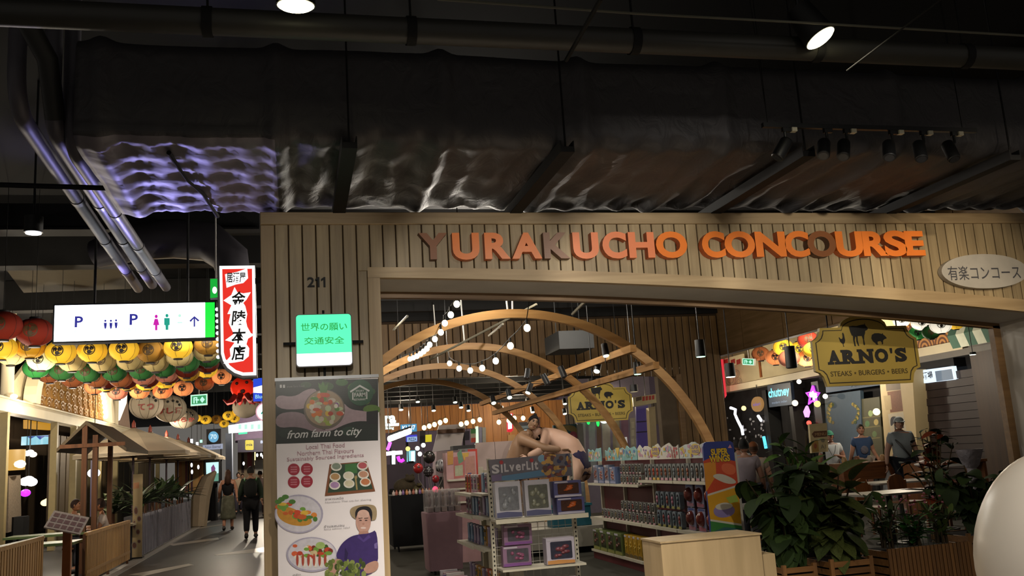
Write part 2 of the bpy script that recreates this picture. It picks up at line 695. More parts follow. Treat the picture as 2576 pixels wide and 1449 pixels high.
for i in range(n):
 xa, xb = XR + (XJ - XR) * i / n, XR + (XJ - XR) * (i + 1) / n
 mb.poly([(xa, FY + .02, zb(xa) + .004), (xa, FY + .66, zb(xa) + .004), (xb, FY + .66, zb(xb) + .004), (xb, FY + .02, zb(xb) + .004)])
mb.poly([(XJ, FY, 0), (XJ, FY, zb(XJ) + .01), (XJ, FY + .66, zb(XJ) + .01), (XJ, FY + .66, 0)])
mb.build('soffit_lining', M_SOFFIT, wall, smooth=False)
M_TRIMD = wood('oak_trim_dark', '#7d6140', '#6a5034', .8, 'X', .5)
mb = MB()
for i in range(n):
 xa, xb = XR - .05 + (XJ - XR + .1) * i / n, XR - .05 + (XJ - XR + .1) * (i + 1) / n
 b = len(mb.v)
 mb.v += [(xa, FY + .65, zb(xa) - .055), (xb, FY + .65, zb(xb) - .055), (xb, FY + .65, zb(xb) + .03), (xa, FY + .65, zb(xa) + .03),
    (xa, FY + .73, zb(xa) - .055), (xb, FY + .73, zb(xb) - .055), (xb, FY + .73, zb(xb) + .03), (xa, FY + .73, zb(xa) + .03)]
 for q in ((0, 1, 2, 3), (0, 4, 5, 1), (7, 6, 5, 4)):
  mb.face([b + k for k in q])
mb.box(XJ - .09, FY + .65, 0, XJ + .03, FY + .73, zb(XJ) - .02)
mb.build('back_trim', M_TRIMD, wall, smooth=False)

# ------------------------------------------------------------------ lettering on the fascia
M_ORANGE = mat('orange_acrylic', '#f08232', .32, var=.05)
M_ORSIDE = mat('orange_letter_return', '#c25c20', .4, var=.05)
M_UNLIT = mat('brown_acrylic', '#8a5530', .32, var=.05)  # dimness of the unlit letters put into the colour
M_UNLIT_DULL = mat('unlit_letter_face_dull', '#8b6650', .35, var=.05)  # duller tone for the unlit K, its dimness also coloured in
M_ORLIT = mat('highlighted_orange_face', '#ea8a5e', .3, var=.05)  # orange with the spot highlight put into the colour
sign = T('facade_lettering', 'big orange raised capitals spelling the concourse name on the oak fascia', 'sign', (1.1, FY, 3.36))
LET = [('Y', 1055, 1124, 'b'), ('U', 1140, 1204, 'o'), ('R', 1221, 1281, 'o'), ('A', 1289, 1360, 'o'), ('K', 1370, 1430, 'm'), ('U', 1444, 1503, 'p'),
    ('C', 1518, 1573, 'p'), ('H', 1584, 1643, 'p'), ('O', 1653, 1725, 'o'),
    ('C', 1769, 1820, 'o'), ('O', 1826, 1895, 'o'), ('N', 1904, 1972, 'o'), ('C', 1978, 2031, 'o'), ('O', 2035, 2098, 'b'), ('U', 2107, 2166, 'o'),
    ('R', 2174, 2228, 'o'), ('S', 2228, 2275, 'o'), ('E', 2281, 2320, 'o')]
for ch, xa, xb, k in LET:
 t = (xa - 1055) / (2320 - 1055)
 ytop, ybot = 586 - 5 * t, 653 - 10 * t
 if ch in 'OCSU': ybot += 1.5
 if ch in 'OCS': ytop -= 1.5
 # the face stands 7 cm proud of the planks
 P0, P1 = atY(xa + (xa - 1055) * 0, ybot, FY - .085), atY(xb, ytop, FY - .085)
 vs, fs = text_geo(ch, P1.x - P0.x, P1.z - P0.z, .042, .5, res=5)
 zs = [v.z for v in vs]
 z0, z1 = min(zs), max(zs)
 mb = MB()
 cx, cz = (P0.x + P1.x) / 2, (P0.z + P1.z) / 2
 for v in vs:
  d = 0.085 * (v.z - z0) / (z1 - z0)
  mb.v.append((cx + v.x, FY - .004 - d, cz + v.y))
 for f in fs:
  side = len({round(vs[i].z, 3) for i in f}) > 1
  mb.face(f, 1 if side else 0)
 face = {'o': M_ORANGE, 'b': M_UNLIT, 'm': M_UNLIT_DULL, 'p': M_ORLIT}[k]
 o = mb.build('letter', [face, M_ORSIDE if k in 'op' else mat('unlit_letter_return', '#5f3a20', .5)], sign, smooth=False)
 if k in 'bm': o['label'] = 'unlit letter'

# oval plaque with Japanese lettering
pl = T('oval_plaque', 'pale oval plaque with dark Japanese lettering on the oak fascia', 'sign', atY(2470, 685, FY - .03))
mb = MB()
c = atY(2472, 684, FY - .03)
rx = atY(2472, 684, FY - .03).x - atY(2362, 684, FY - .03).x
rz_ = (atY(2472, 641, FY - .03).z - atY(2472, 727, FY - .03).z) / 2
pts = []
for i in range(48):
 a = 2 * math.pi * i / 48
 e = .78
 pts.append((c.x + rx * math.copysign(abs(math.cos(a)) ** .92, math.cos(a)), c.z + rz_ * math.copysign(abs(math.sin(a)) ** 1.02, math.sin(a))))
mb.prism(pts, -.02, .04, fY(FY - .03))
mb.build('board', mat('plaque_off_white', '#b9b3a9', .55), pl, smooth=False)
p = Print('Y', FY - .07)
p.text('有楽コンコース', (2385, 690), (2566, 682), mat('plaque_grey_ink', '#45454a', .6), .006, hpx=36)
p.build('lettering', pl)

# door number
nb = T('house_number', 'small dark numerals fixed high on the oak pillar planks', 'number', atY(797, 710, FY - .02))
for ch, xa, xb in (('2', 773, 791), ('1', 793, 804), ('1', 808, 819)):
 P0, P1 = atY(xa, 722, FY - .018), atY(xb, 697, FY - .018)
 vs, fs = text_geo(ch, (P1.x - P0.x) * (1 if ch == '2' else 1.0), P1.z - P0.z, .015, .5, res=3)
 mb = MB()
 zs = [v.z for v in vs]
 if ch == '1':
  mb.prism([(P0.x + (P1.x - P0.x) * u, P0.z + (P1.z - P0.z) * v) for u, v in ((.5, 0), (.95, 0), (.95, 1), (.6, 1), (0, .80), (0, .62), (.5, .76))], .002, .02, fY(FY))
  mb.build('numeral', M_INK, nb, smooth=False)
  continue
 for v in vs:
  mb.v.append(((P0.x + P1.x) / 2 + v.x, FY - .002 - .018 * (v.z - min(zs)) / (max(zs) - min(zs)), (P0.z + P1.z) / 2 + v.y))
 for f in fs: mb.face(f)
 mb.build('numeral', M_INK, nb, smooth=False)

# ------------------------------------------------------------------ insulated duct under the ceiling
M_FOIL = bpy.data.materials.new('duct_foil')
M_FOIL.use_nodes = True
nt = M_FOIL.node_tree
b_ = nt.nodes['Principled BSDF']
b_.inputs['Base Color'].default_value = lin('#454345')
b_.inputs['Metallic'].default_value = .35
b_.inputs['Roughness'].default_value = .58
tc = nt.nodes.new('ShaderNodeTexCoord')
mp = nt.nodes.new('ShaderNodeMapping')
mp.inputs['Scale'].default_value = (3.0, 1.2, 2.0)
n1 = nt.nodes.new('ShaderNodeTexNoise')
n1.inputs['Scale'].default_value = 2.4
n1.inputs['Detail'].default_value = 7
n1.inputs['Distortion'].default_value = 1.2
bp = nt.nodes.new('ShaderNodeBump')
bp.inputs['Strength'].default_value = .35
bp.inputs['Distance'].default_value = .05
nt.links.new(tc.outputs['Object'], mp.inputs['Vector'])
nt.links.new(mp.outputs['Vector'], n1.inputs['Vector'])
nt.links.new(n1.outputs['Fac'], bp.inputs['Height'])
nt.links.new(bp.outputs['Normal'], b_.inputs['Normal'])

DY0, DY1, DZ0, DZ1 = 6.42, 8.34, 3.95, 4.69
FLANGE = [-1.30, -.10, 1.12, 2.22, 3.42, 5.02, 6.5, 8.0]
PINS = [(-1.14 + .33 * a + (.05 if b % 2 else 0), 6.62 + .30 * b) for a in range(4) for b in range(6)]
prof = []
r = .13
for cy, cz, a0 in ((DY0 + r, DZ0 + r, 180), (DY1 - r, DZ0 + r, 270), (DY1 - r, DZ1 - r, 0), (DY0 + r, DZ1 - r, 90)):
 for k in range(7):
  a = math.radians(a0 + 90 * k / 6)
  prof.append((cy + r * math.cos(a), cz + r * math.sin(a), math.cos(a), math.sin(a)))
full = []
for i in range(len(prof)):
 a, b2 = prof[i], prof[(i + 1) % len(prof)]
 L = math.hypot(a[0] - b2[0], a[1] - b2[1])
 k = max(1, int(L / .05))
 for j in range(k):
  t = j / k
  full.append(tuple(a[q] * (1 - t) + b2[q] * t for q in range(4)))
mb = MB()
xs = [-1.45 + .036 * i for i in range(int((9.6 + 1.45) / .036))]
NP = len(full)
for x in xs:
 fl = sum(math.exp(-((x - f) / .075) ** 2) for f in FLANGE)
 for (y, z, ny, nz) in full:
  d = .045 * fl
  if nz < -.5 and x < -.1:                     # quilted underside
   h = 1.0
   for (pxx, pyy) in PINS:
    q = math.hypot((x - pxx), (y - pyy))
    if q < .3:
     an = math.atan2(y - pyy, x - pxx)
     h = min(h, q / .3 + .2 * math.sin(an * 11) * (q / .3) * (1 - q / .3) * 2)
   d += -.02 + .075 * (h ** .6)
  elif nz < -.5:
   d += .035 * math.sin((x - .4) * 2 * math.pi / .30 + 2.2 * noise.noise((x * 2, y * 1.5, 0))) * (.35 + .65 * max(0, noise.noise((x * .8, y * 1.1, 3)) + .3)) * .7
  d += (.02 if nz < -.3 else .006) * noise.noise((x * 3, y * 3, z * 3))
  sag = .03 * math.sin(x * 1.9)
  mb.v.append((x, y + ny * d, z + nz * d + sag * .3))
for i in range(len(xs) - 1):
 for k in range(NP):
  j = (k + 1) % NP
  mb.face([i * NP + k, (i + 1) * NP + k, (i + 1) * NP + j, i * NP + j], 1 if xs[i] < -.12 and full[k][3] < -.6 and full[j][3] < -.6 else 0)
mb.face([k for k in range(NP)])
mb.face([(len(xs) - 1) * NP + k for k in range(NP)][::-1])
duct = T('air_duct', 'wide dark foil wrapped air duct with quilted silvery end above the oak facade', 'duct', (3, 7.4, 3.9))
mb.build('foil_wrap', [M_FOIL, mat('pale_end_foil', '#77727a', .55, .25, scale=5, bump=.3)], duct, ang=180)  # paler foil only on the underside of the quilted end
for x in (.40, 2.02, 4.05, 6.02):
 mb = MB()
 mb.box(x - .055, DY0 - .16, DZ0 - .12, x + .055, DY1 + .02, DZ0 - .075)
 mb.box(x - .055, DY0 - .16, DZ0 - .075, x - .047, DY1 + .02, DZ0 - .03)
 mb.box(x + .047, DY0 - .16, DZ0 - .075, x + .055, DY1 + .02, DZ0 - .03)
 mb.build('hanger_bar', M_DARK, duct, smooth=False)
 mb = MB()
 mb.cyl((x, DY0 - .11, DZ0 - .08), (x, DY0 - .11, 5.6), .008, n=6)
 mb.build('hanger_rod', M_DARK, duct)
mb = MB()
mb.tube([(-.86, 6.62, DZ0 - .05), (-.80, 7.2, DZ0 - .07), (-.72, 7.6, DZ0 - .06), (-.66, 8.3, DZ0 - .06)], [.018, .012, .014, .018], 8)
mb.build('wrap_seam', mat('dark_tape', '#1f1c1c', .9), duct)

# ------------------------------------------------------------------ upper services
M_PIPE = mat('dark_pipe_paint', '#34332f', .5)
pp = T('ceiling_pipe', 'thick dark ceiling pipe crossing above the foil air duct', 'pipe', (3, 5.4, 4.8))
mb = MB()
a, b2 = atY(150, 38, 5.4), atY(2620, 150, 5.4)
mb.cyl(a - Vector((1.2, 0, 0)), b2 + Vector((1, 0, 0)), .085, n=14)
mb.build('pipe_body', M_PIPE, pp)
for t in (.12, .3, .52, .72, .9):
 mb = MB()
 q = a.lerp(b2, t)
 mb.cyl(q - Vector((.03, 0, 0)), q + Vector((.03, 0, 0)), .095, n=14)
 mb.cyl(q, (q.x, q.y, 5.6), .008, n=6)
 mb.build('pipe_clamp', M_DARK, pp)
cb = T('ceiling_cable', 'thin grey cable strung along the ceiling above the thick pipe', 'cable', (3, 5.0, 4.8))
mb = MB()
mb.tube([atY(1100, -2, 5.0), atY(1600, 34, 5.0), atY(2040, 58, 5.0), atY(2620, 92, 5.0)], .008, 6)
mb.build('cable_run', mat('grey_cable', '#5a594c', .5), cb)
for kk, (nm, A, B) in enumerate((('steep thin black brace rod beside the round ceiling lamp side', (1512, -4), (1424, 152)), ('thin black brace rod slanting behind the oval spotlight', (2370, -4), (2130, 178)))):
 o = T('brace_rod', nm, 'rod', atY(*B, 5.8))
 mb = MB()
 mb.cyl(atY(*A, 4.5), atY(*B, 5.2), (.014, .006)[kk], n=8)
 mb.build('rod_body', M_DARK, o)

M_LAMPON = em('lamp_glow', '#fff3c0', 14)
for px, py, Y, lab, tgt, rad in ((744, 6, 5.0, 'round lit ceiling downlight glowing near the top edge of the ceiling', None, .105),
         (2060, 91, 5.2, 'lit spotlight tilted sideways, showing an oval glowing mouth', 'tilt', .105)):
 c = atY(px, py, Y)
 o = T('ceiling_spotlight', lab, 'lamp', c)
 ax = Vector((0, .12, -1)) if tgt is None else Vector((.40, -.30, -1))
 ax.normalize()
 mb = MB()
 mb.tube([c + ax * .02, c - ax * .25], [rad * 1.08, rad * .9], 20)
 mb.build('lamp_body', M_BLACK, o)
 mb = MB()
 mb.tube([c + ax * .021, c + ax * .032], [rad, rad * .85], 24)
 mb.build('lamp_lens', M_LAMPON, o)
 mb = MB()
 top = c - ax * .25
 mb.cyl(top, (top.x, top.y, 5.6), .012, n=6)
 mb.build('stem', M_BLACK, o)
 lamp('spot_beam', 'SPOT', c + ax * .06, 26, (1, .9, .66), .05, c + ax * 3, 110, .6)

# ------------------------------------------------------------------ track with six black spotlights
TY = 6.1
A, B = atY(1918, 315, TY), atY(2455, 334, TY)
tr = T('lighting_track', 'black lighting track hung on thin wires before the foil duct', 'track', (A + B) / 2)
mb = MB()
mb.box(A.x, TY - .018, A.z - .018, B.x, TY + .018, A.z + .018)
mb.build('rail', M_BLACK, tr, smooth=False)
for px, d in ((1932, .1), (2420, .1)):
 q = atY(px, 318, TY)
 mb = MB()
 mb.cyl((q.x, TY, A.z), (q.x - d, TY - .1, 5.6), .003, n=5)
 mb.cyl((q.x, TY, A.z), (q.x + d * .6, TY + .1, 5.6), .003, n=5)
 mb.build('wire', M_DARK, tr)
heads = [(1968, 374, -.85, .1), (2072, 374, -.62, -.5), (2122, 376, -.6, -.45), (2236, 378, -.5, -.45), (2314, 380, -.32, -.4), (2391, 380, -.05, -.4)]
for i, (px, py, ax_, ay_) in enumerate(heads):
 c = atY(px, py, TY - .04)
 top = atY(px + 6, 330, TY)
 o = T('track_spotlight', 'unlit black track spotlight, %s from the end of the track above the orange lettering%s' % (ORD[i], ''), 'spotlight', c, 'black spotlights on the track')
 d = Vector((ax_ * .8, ay_, -1.0)).normalized()
 mb = MB()
 mb.tube([c - d * .085, c - d * .07, c + d * .085, c + d * .09], [.042, .05, .05, .044], 18)
 mb.build('lamp_body', M_BLACK, o)
 mb = MB()
 mb.tube([c + d * .0901, c + d * .092], [.036, .036], 16)
 mb.build('lens', mat('unlit_lens', '#2b2b2d', .15), o)
 mb = MB()
 mb.tube([(top.x, TY, A.z - .02), (top.x, TY, c.z + .09), c - d * .03], .012, 8)
 mb.box(top.x - .02, TY - .015, A.z - .05, top.x + .05, TY + .015, A.z - .018)
 mb.build('bracket', M_BLACK, o)
 if i != 1:
  q = atY((1998, 0, 2147, 2266, 2339, 2415)[i], 327, TY - .02)
  mb = MB()
  mb.box(q.x - .022, TY - .03, A.z - .052, q.x + .022, TY + .01, A.z - .02)
  mb.build('adaptor', mat('white_adaptor', '#cfc9b0', .4), o, smooth=False)

# ------------------------------------------------------------------ pipes coming out of the corridor and rising
M_GPIPE = mat('galvanised_pipe', '#67646c', .5, .1)
PZ = 4.35
for i, (far, bend, top, r) in enumerate((((348, 726), (38, 272), (38, -60), .065), ((383, 716), (128, 318), (128, -40), .065), ((418, 723), (176, 366), (100, 250), .06))):
 pa = atZ(*far, PZ - .1 * i)
 pb = atZ(*bend, PZ - .1 * i)
 o = T('service_pipe', ('grey service pipe outermost of three running out of the corridor ceiling', 'middle one of three grey service pipes over the corridor', 'grey service pipe innermost of three, beside the quilted duct end')[i], 'pipe', pa, 'service pipes above the corridor')
 up = Vector((pb.x, pb.y, 5.6))
 mb = MB()
 d1 = (pa - pb).normalized()
 if i < 3:
  pts = [pa]
  for k in range(7):
   t = k / 6
   u = pb + d1 * .35 * (1 - t) ** 2 + Vector((0, 0, 1)) * .35 * t ** 2
   pts.append(u)
  pts.append(up)
 mb.tube(pts, r, 14)
 mb.build('pipe_body', M_GPIPE, o)
 for t in (.18, .42, .66):
  q = pa.lerp(pb, t)
  mb = MB()
  mb.cyl(q - d1 * .05, q + d1 * .05, r * 1.1, n=14)
  mb.build('coupling', mat('dark_pipe_joint', '#4d4a55', .4, .3), o)
o = T('ceiling_pipe', 'dark diagonal pipe in the corner of the ceiling above the service pipes', 'pipe', atY(80, 80, 6.4))
mb = MB()
mb.tube([atY(20, -30, 6.3), atY(120, 150, 6.5), atY(140, 300, 6.7)], .07, 12)
mb.build('pipe_body', M_PIPE, o)
o = T('ceiling_rod', 'thin dark horizontal rod crossing beneath the service pipes', 'rod', atY(200, 470, 7.6))
mb = MB()
mb.cyl(atY(-30, 464, 7.8), atY(432, 478, 7.8), .022, n=8)
mb.build('rod_body', M_DARK, o)

# dark beam, elbow duct and soffits over the corridor
o = T('corridor_beam', 'black steel beam crossing the corridor ceiling below the duct', 'beam', atY(160, 550, 13.9))
mb = MB()
P0, P1 = atY(-60, 575, 13.9), atY(652, 540, 13.9)
mb.box(P0.x, 13.9, P0.z, P1.x, 14.2, 5.6)
mb.box(P0.x, 13.85, P0.z - .03, P1.x, 14.25, P0.z)
mb.build('beam_body', M_DARK, o, smooth=False)
o = T('elbow_duct', 'dark round-cornered duct elbow above the red vertical sign', 'duct', atY(500, 620, 11.0))
mb = MB()
pts = [atY(240, 640, 13.5), atY(350, 605, 13.3), atY(440, 600, 13.2), atY(530, 610, 13.1), atY(580, 650, 13.0), atY(590, 700, 13.0)]
mb.tube(pts, [.2, .28, .28, .28, .26, .22], 18)
mb.build('duct_body', mat('elbow_duct_foil', '#46434a', .5, .3), o)
o = T('ceiling_raft', 'dark suspended panel in the corridor ceiling behind the wayfinding sign rods', 'panel', atY(200, 690, 14))
mb = MB()
pts = [atZ(0, 650, 5.2), atZ(330, 660, 5.2), atZ(330, 720, 5.2), atZ(60, 730, 5.2)]
mb.prism([(p.x, p.y) for p in pts], 5.15, 5.25, lambda u, v, d: (u, v, d))
mb.build('panel_body', mat('brown_ceiling_board', '#4a4233', .8), o, smooth=False)
o = T('corridor_downlight', 'lit cylindrical downlight beneath the black beam over the corridor', 'lamp', atY(84, 570, 9.4))
c = atY(84, 585, 9.4)
mb = MB()
mb.tube([c, c + Vector((0, 0, .16))], .085, 16)
mb.cyl(c + Vector((0, 0, .16)), (c.x, c.y, 5.6), .012, n=6)
mb.build('lamp_body', M_BLACK, o)
mb = MB()
mb.tube([c - Vector((0, 0, .012)), c - Vector((0, 0, .001))], .07, 16)
mb.build('lamp_lens', em('downlight_lens_cool', '#f4f4ff', 6), o)
# ------------------------------------------------------------------ illuminated signs
# green "wish of the world" lightbox on the pillar
M_GREENLT = em('green_lightbox', '#50ffb0', 1.25)
M_WHITELT = em('white_lightbox', '#f6f4ff', 2.2)
M_GREENTX = em('green_letter_glow', '#00b048', .75)
GY = 7.80
o = T('green_lightbox', 'square green lightbox with Japanese traffic safety wish, white lower band, on the pillar', 'sign', atY(815, 855, GY))
a, b2 = atY(747, 922, GY), atY(882, 790, GY)
split = atY(815, 888, GY).z
mb = MB()
mb.prism(rrect(a.x - .008, a.z - .008, b2.x + .008, b2.z + .008, .03), -.10, 0, fY(GY))
mb.build('case', mat('sign_case_grey', '#3a3a3c', .4), o)
mb = MB()
pts = rrect(a.x, a.z, b2.x, b2.z, .025)
mb.prism([(b2.x, split), (b2.x, split + .01)] + [q for q in pts if q[1] > split + .02] + [(a.x, split + .01), (a.x, split)], 0, .006, fY(GY))
mb.build('green_face', M_GREENLT, o, smooth=False)
mb = MB()
mb.prism([q for q in pts if q[1] < split - .02 and q[0] > (a.x + b2.x) / 2] + [(b2.x, split - .001), (a.x, split - .001)] + [q for q in pts if q[1] < split - .02 and q[0] < (a.x + b2.x) / 2], 0, .006, fY(GY))
mb.build('white_face', M_WHITELT, o, smooth=False)
p = Print('Y', GY - .008)
p.text('世界の願い', (757, 824), (873, 820), M_GREENTX, .01, hpx=20)
p.build('lettering', o)
p = Print('Y', GY - .008)
p.text('交通安全', (765, 858), (866, 855), M_GREENTX, .01, hpx=19)
p.build('lettering', o)
mb = MB()
q = atY(815, 862, 7.93)
mb.box(a.x - .11, 7.93, q.z - .012, b2.x + .11, 7.95, q.z + .012)
mb.box(q.x - .01, 7.93, a.z - .1, q.x + .01, 7.95, b2.z + .06)
mb.box(q.x - .05, 7.89, q.z - .05, q.x + .05, 7.992, q.z + .05)
mb.build('bracket', M_DARK, o, smooth=False)

# red vertical izakaya sign
RY = 8.9
M_REDLT = em('red_lightbox', '#f02a1c', .95)
M_WHL = em('sign_white_glow', '#ffffff', 1.3)
o = T('red_blade_sign', 'tall red lightbox with black brush characters on white, beside the oak pillar', 'sign', atY(598, 800, RY))


def rs(px, py):
 q = atY(px, py, RY)
 return (q.x, q.z)


outl = [rs(552, 669), rs(641, 668), rs(645, 944), rs(610, 945), rs(590, 938), rs(572, 925), rs(561, 908), rs(556, 890)]
inn = [rs(559, 677), rs(634, 676), rs(637, 936), rs(612, 937), rs(594, 931), rs(578, 919), rs(567, 902), rs(563, 886)]
mb = MB()
mb.prism([rs(546, 671), rs(641, 667), rs(647, 948), rs(610, 951), rs(588, 944), rs(566, 929), rs(555, 911), rs(550, 892)], -.17, -.001, fY(RY))
mb.build('case', mat('sign_case_steel', '#6a6568', .4, .3), o, smooth=False)
p = Print('Y', RY)
p.uvp(outl, M_WHL)
p.uvp(inn, M_REDLT)
p.build('face', o)
M_BRUSH = mat('black_brush_ink', '#080808', .6)
p = Print('Y', RY - .004)
for pts in ([(566, 690), (596, 684), (622, 675), (624, 700), (612, 712), (592, 716), (570, 724)],
   [(590, 722), (597, 735), (612, 738), (631, 735), (620, 754), (612, 762), (617, 770), (622, 790), (619, 808), (622, 822), (631, 838), (640, 842), (624, 852),
    (620, 866), (627, 876), (626, 896), (612, 908), (590, 912), (562, 915), (580, 896), (578, 878), (590, 862), (566, 856), (588, 840), (575, 812), (580, 790), (572, 790), (582, 768), (562, 756), (582, 742)]):
 p.px(pts, M_WHL)
p.text('居酒屋', (570, 702), (618, 694), M_BRUSH, .02, hpx=26)
for ch, y in (('金', 752), ('陵', 800), ('本', 846), ('店', 888)):
 p.text(ch, (582, y + 2), (618, y - 3), M_BRUSH, .02, .12, hpx=38)
p.build('lettering', o)
mb = MB()
for z in (.32, .9):
 q = rs(645, 945)
 mb.box(q[0] - .02, RY + .05, q[1] + z, -.2, RY + .1, q[1] + z + .05)
 mb.box(-.25, 8.6, q[1] + z, -.2, RY + .1, q[1] + z + .05)
mb.box(-.27, RY + .02, rs(645, 945)[1] + .2, -.2, RY + .14, rs(645, 945)[1] + 1.1)
mb.build('bracket', M_DARK, o, smooth=False)
for k in range(9):                       # pearl bulbs down the free edge
 q = atY(549.5 + k * .35, 778 + 15 * k, RY + .02)
 mb = MB()
 mb.ball((q.x - .012, q.y, q.z), .018, 8, 6)
 mb.build('edge_bulb', em('edge_bulb_glow', '#e8ecff', 2.0), o)

# wayfinding lightbox
WY = 12.4
M_WAYLT = em('wayfinding_white', '#eef4ff', 3.2)
M_WAYGR = em('wayfinding_green', '#14d83a', 1.3)
M_NAVY = em('wayfinding_navy', '#33339a', .9)
M_MAG = em('wayfinding_magenta', '#d01ab0', .95)
M_TEAL = em('wayfinding_teal', '#1aa890', .9)
M_PALE = em('wayfinding_pale_green', '#b9e8d6', 1.2)
o = T('wayfinding_lightbox', 'long white hanging lightbox with parking and toilet pictograms and a green end', 'sign', atY(337, 812, WY))


def ws(px, py):
 q = atY(px, py, WY)
 return (q.x, q.z)


a, b2 = ws(135, 862), ws(540, 762)
zb_, zt_ = (ws(135, 862)[1] + ws(540, 846)[1]) / 2, (ws(135, 769)[1] + ws(540, 760)[1]) / 2
xg = ws(516, 800)[0]
mb = MB()
mb.box(a[0] - .02, WY + .004, zb_ - .02, b2[0] + .02, WY + .2, zt_ + .02)
mb.build('case', M_DARK, o, smooth=False)
mb = MB()
mb.box(a[0], WY, zb_, xg, WY + .01, zt_)
mb.build('white_face', M_WAYLT, o, smooth=False)
mb = MB()
mb.box(xg, WY, zb_, b2[0], WY + .01, zt_)
mb.build('green_face', M_WAYGR, o, smooth=False)
p = Print('Y', WY - .002)
p.text('P', (188, 810), (209, 809), M_NAVY, .022, hpx=28)
p.build('pictogram', o)
p = Print('Y', WY - .002)
p.text('P', (326, 804), (347, 803), M_NAVY, .022, hpx=28)
p.build('pictogram', o)
p = Print('Y', WY - .002)
p.text('GATE', (180, 834), (203, 833), M_PALE, 0, hpx=9)
p.build('pictogram', o)
p = Print('Y', WY - .002)
p.text('GATE', (310, 830), (345, 829), M_PALE, 0, hpx=9)
p.build('pictogram', o)
p = Print('Y', WY - .002)
for x, y, m in ((265, 822, M_NAVY), (279, 822, M_NAVY), (292, 821, M_NAVY)):
 p.px(ell(x, y - 15, 2.6, 3, 10), m)
 p.px([(x - 4, y - 10), (x + 4, y - 10), (x + 3, y - 1), (x + 1.6, y + 5), (x - 1.6, y + 5), (x - 3, y - 1)], m)
 p.build('pictogram', o)
 p = Print('Y', WY - .002)
for x, y, m in ((393, 822, M_MAG), (420, 820, M_TEAL)):
 p.px(ell(x, y - 26, 4, 4.5, 12), m)
 if m is M_MAG:
  p.px([(x - 4, y - 20), (x + 4, y - 20), (x + 8, y - 4), (x + 3, y - 4), (x + 3, y + 9), (x - 3, y + 9), (x - 3, y - 4), (x - 8, y - 4)], m)
 else:
  p.px([(x - 7, y - 20), (x + 7, y - 20), (x + 7, y - 2), (x + 4, y - 2), (x + 3.4, y + 10), (x - 3.4, y + 10), (x - 4, y - 2), (x - 7, y - 2)], m)
 p.build('pictogram', o)
 p = Print('Y', WY - .002)
x, y = 452, 818
p.px(ell(x, y - 24, 4, 4, 12), M_PALE)
p.px([(x - 6, y - 8), (x + 7, y - 8), (x + 7, y - 5), (x - 6, y - 5)], M_PALE)
p.build('pictogram', o)
p = Print('Y', WY - .002)
p.px([(487, 822), (487, 802), (480, 810), (476, 807), (489, 795), (502, 806), (498, 809), (491, 802), (491, 822)], M_NAVY)
p.build('pictogram', o)
p = Print('Y', WY - .002)
for x in (168, 228, 434):
 p.px([(x, 790), (x + .8, 790), (x + .8, 836), (x, 836)], M_PALE)
 p.build('pictogram', o)
 p = Print('Y', WY - .002)
for px in (234, 470):
 q = atY(px, 765, WY)
 mb = MB()
 mb.cyl((q.x, WY + .1, zt_), (q.x, WY + .1, 5.6), .016, n=8)
 mb.build('hanger_rod', M_BLACK, o)


def exit_sign(name, label, plane, at, x0, y0, x1, y1, lean=0):
 """Green running-man exit sign hung from the ceiling."""
 fn = atY if plane == 'Y' else atX
 c = fn((x0 + x1) / 2, (y0 + y1) / 2, at)
 o = T('exit_sign', label, 'sign', c)
 p = Print(plane, at)
 G, Wm = em('exit_green_glow', '#14985a', .9), em('exit_white_glow', '#b8ffe0', 1.1)
 w_, h_ = x1 - x0, y1 - y0

 def q(u, v):
  return (x0 + u * w_, y0 + v * h_ + lean * (1 - u) * h_)
 p.px([q(0, 0), q(1, 0), q(1, 1), q(0, 1)], Wm)
 p.px([q(.06, .1), q(.94, .1), q(.94, .86), q(.06, .86)], G)
 p.px([q(.16, .22), q(.40, .22), q(.40, .78), q(.33, .78), q(.33, .32), q(.24, .32), q(.24, .78), q(.16, .78)], Wm)
 p.px([q(.55, .5), q(.70, .2), q(.86, .5), q(.70, .8)], Wm)
 p.px([q(.28, .40), q(.5, .44), q(.5, .56), q(.28, .52)], Wm)
 p.build('face', o)
 b0, b1 = p.uv(*q(0, 1)), p.uv(*q(1, 0))
 mb = MB()
 mb.prism([p.uv(*q(-.02, -.03)), p.uv(*q(1.02, -.03)), p.uv(*q(1.02, 1.03)), p.uv(*q(-.02, 1.03))], -.06, 0, lambda u, v, d: p.frame(u, v, d))
 mb.cyl(p.frame((b0[0] + b1[0]) / 2, b1[1], -.03), p.frame((b0[0] + b1[0]) / 2, 5.6 if plane == 'Y' else 5.6, -.03), .01, n=6)
 mb.build('case', M_WHITE, o, smooth=False)
 return o


exit_sign('exit_sign', 'green lit exit sign under the fish lanterns in the corridor', 'Y', 26.0, 480, 991, 521, 1018, .12)
o = T('green_lightbox', 'narrow green lightbox edge peeping out behind the red vertical sign', 'sign', atY(538, 725, 10.6))
p = Print('Y', 10.6)
p.px([(529, 702), (548, 701), (548, 748), (529, 750)], em('exit_green_bright', '#18b83c', .9))
p.px(ell(540, 730, 6, 9, 12), M_WHL)
p.build('face', o)
mb = MB()
u0, u1 = p.uv(528, 751), p.uv(549, 700)
mb.box(u0[0], 10.601, u0[1], u1[0], 10.68, u1[1])
mb.cyl((u1[0] - .03, 10.64, u1[1]), (u1[0] - .03, 10.64, 5.6), .01, n=6)
mb.build('case', M_WHITE, o, smooth=False)

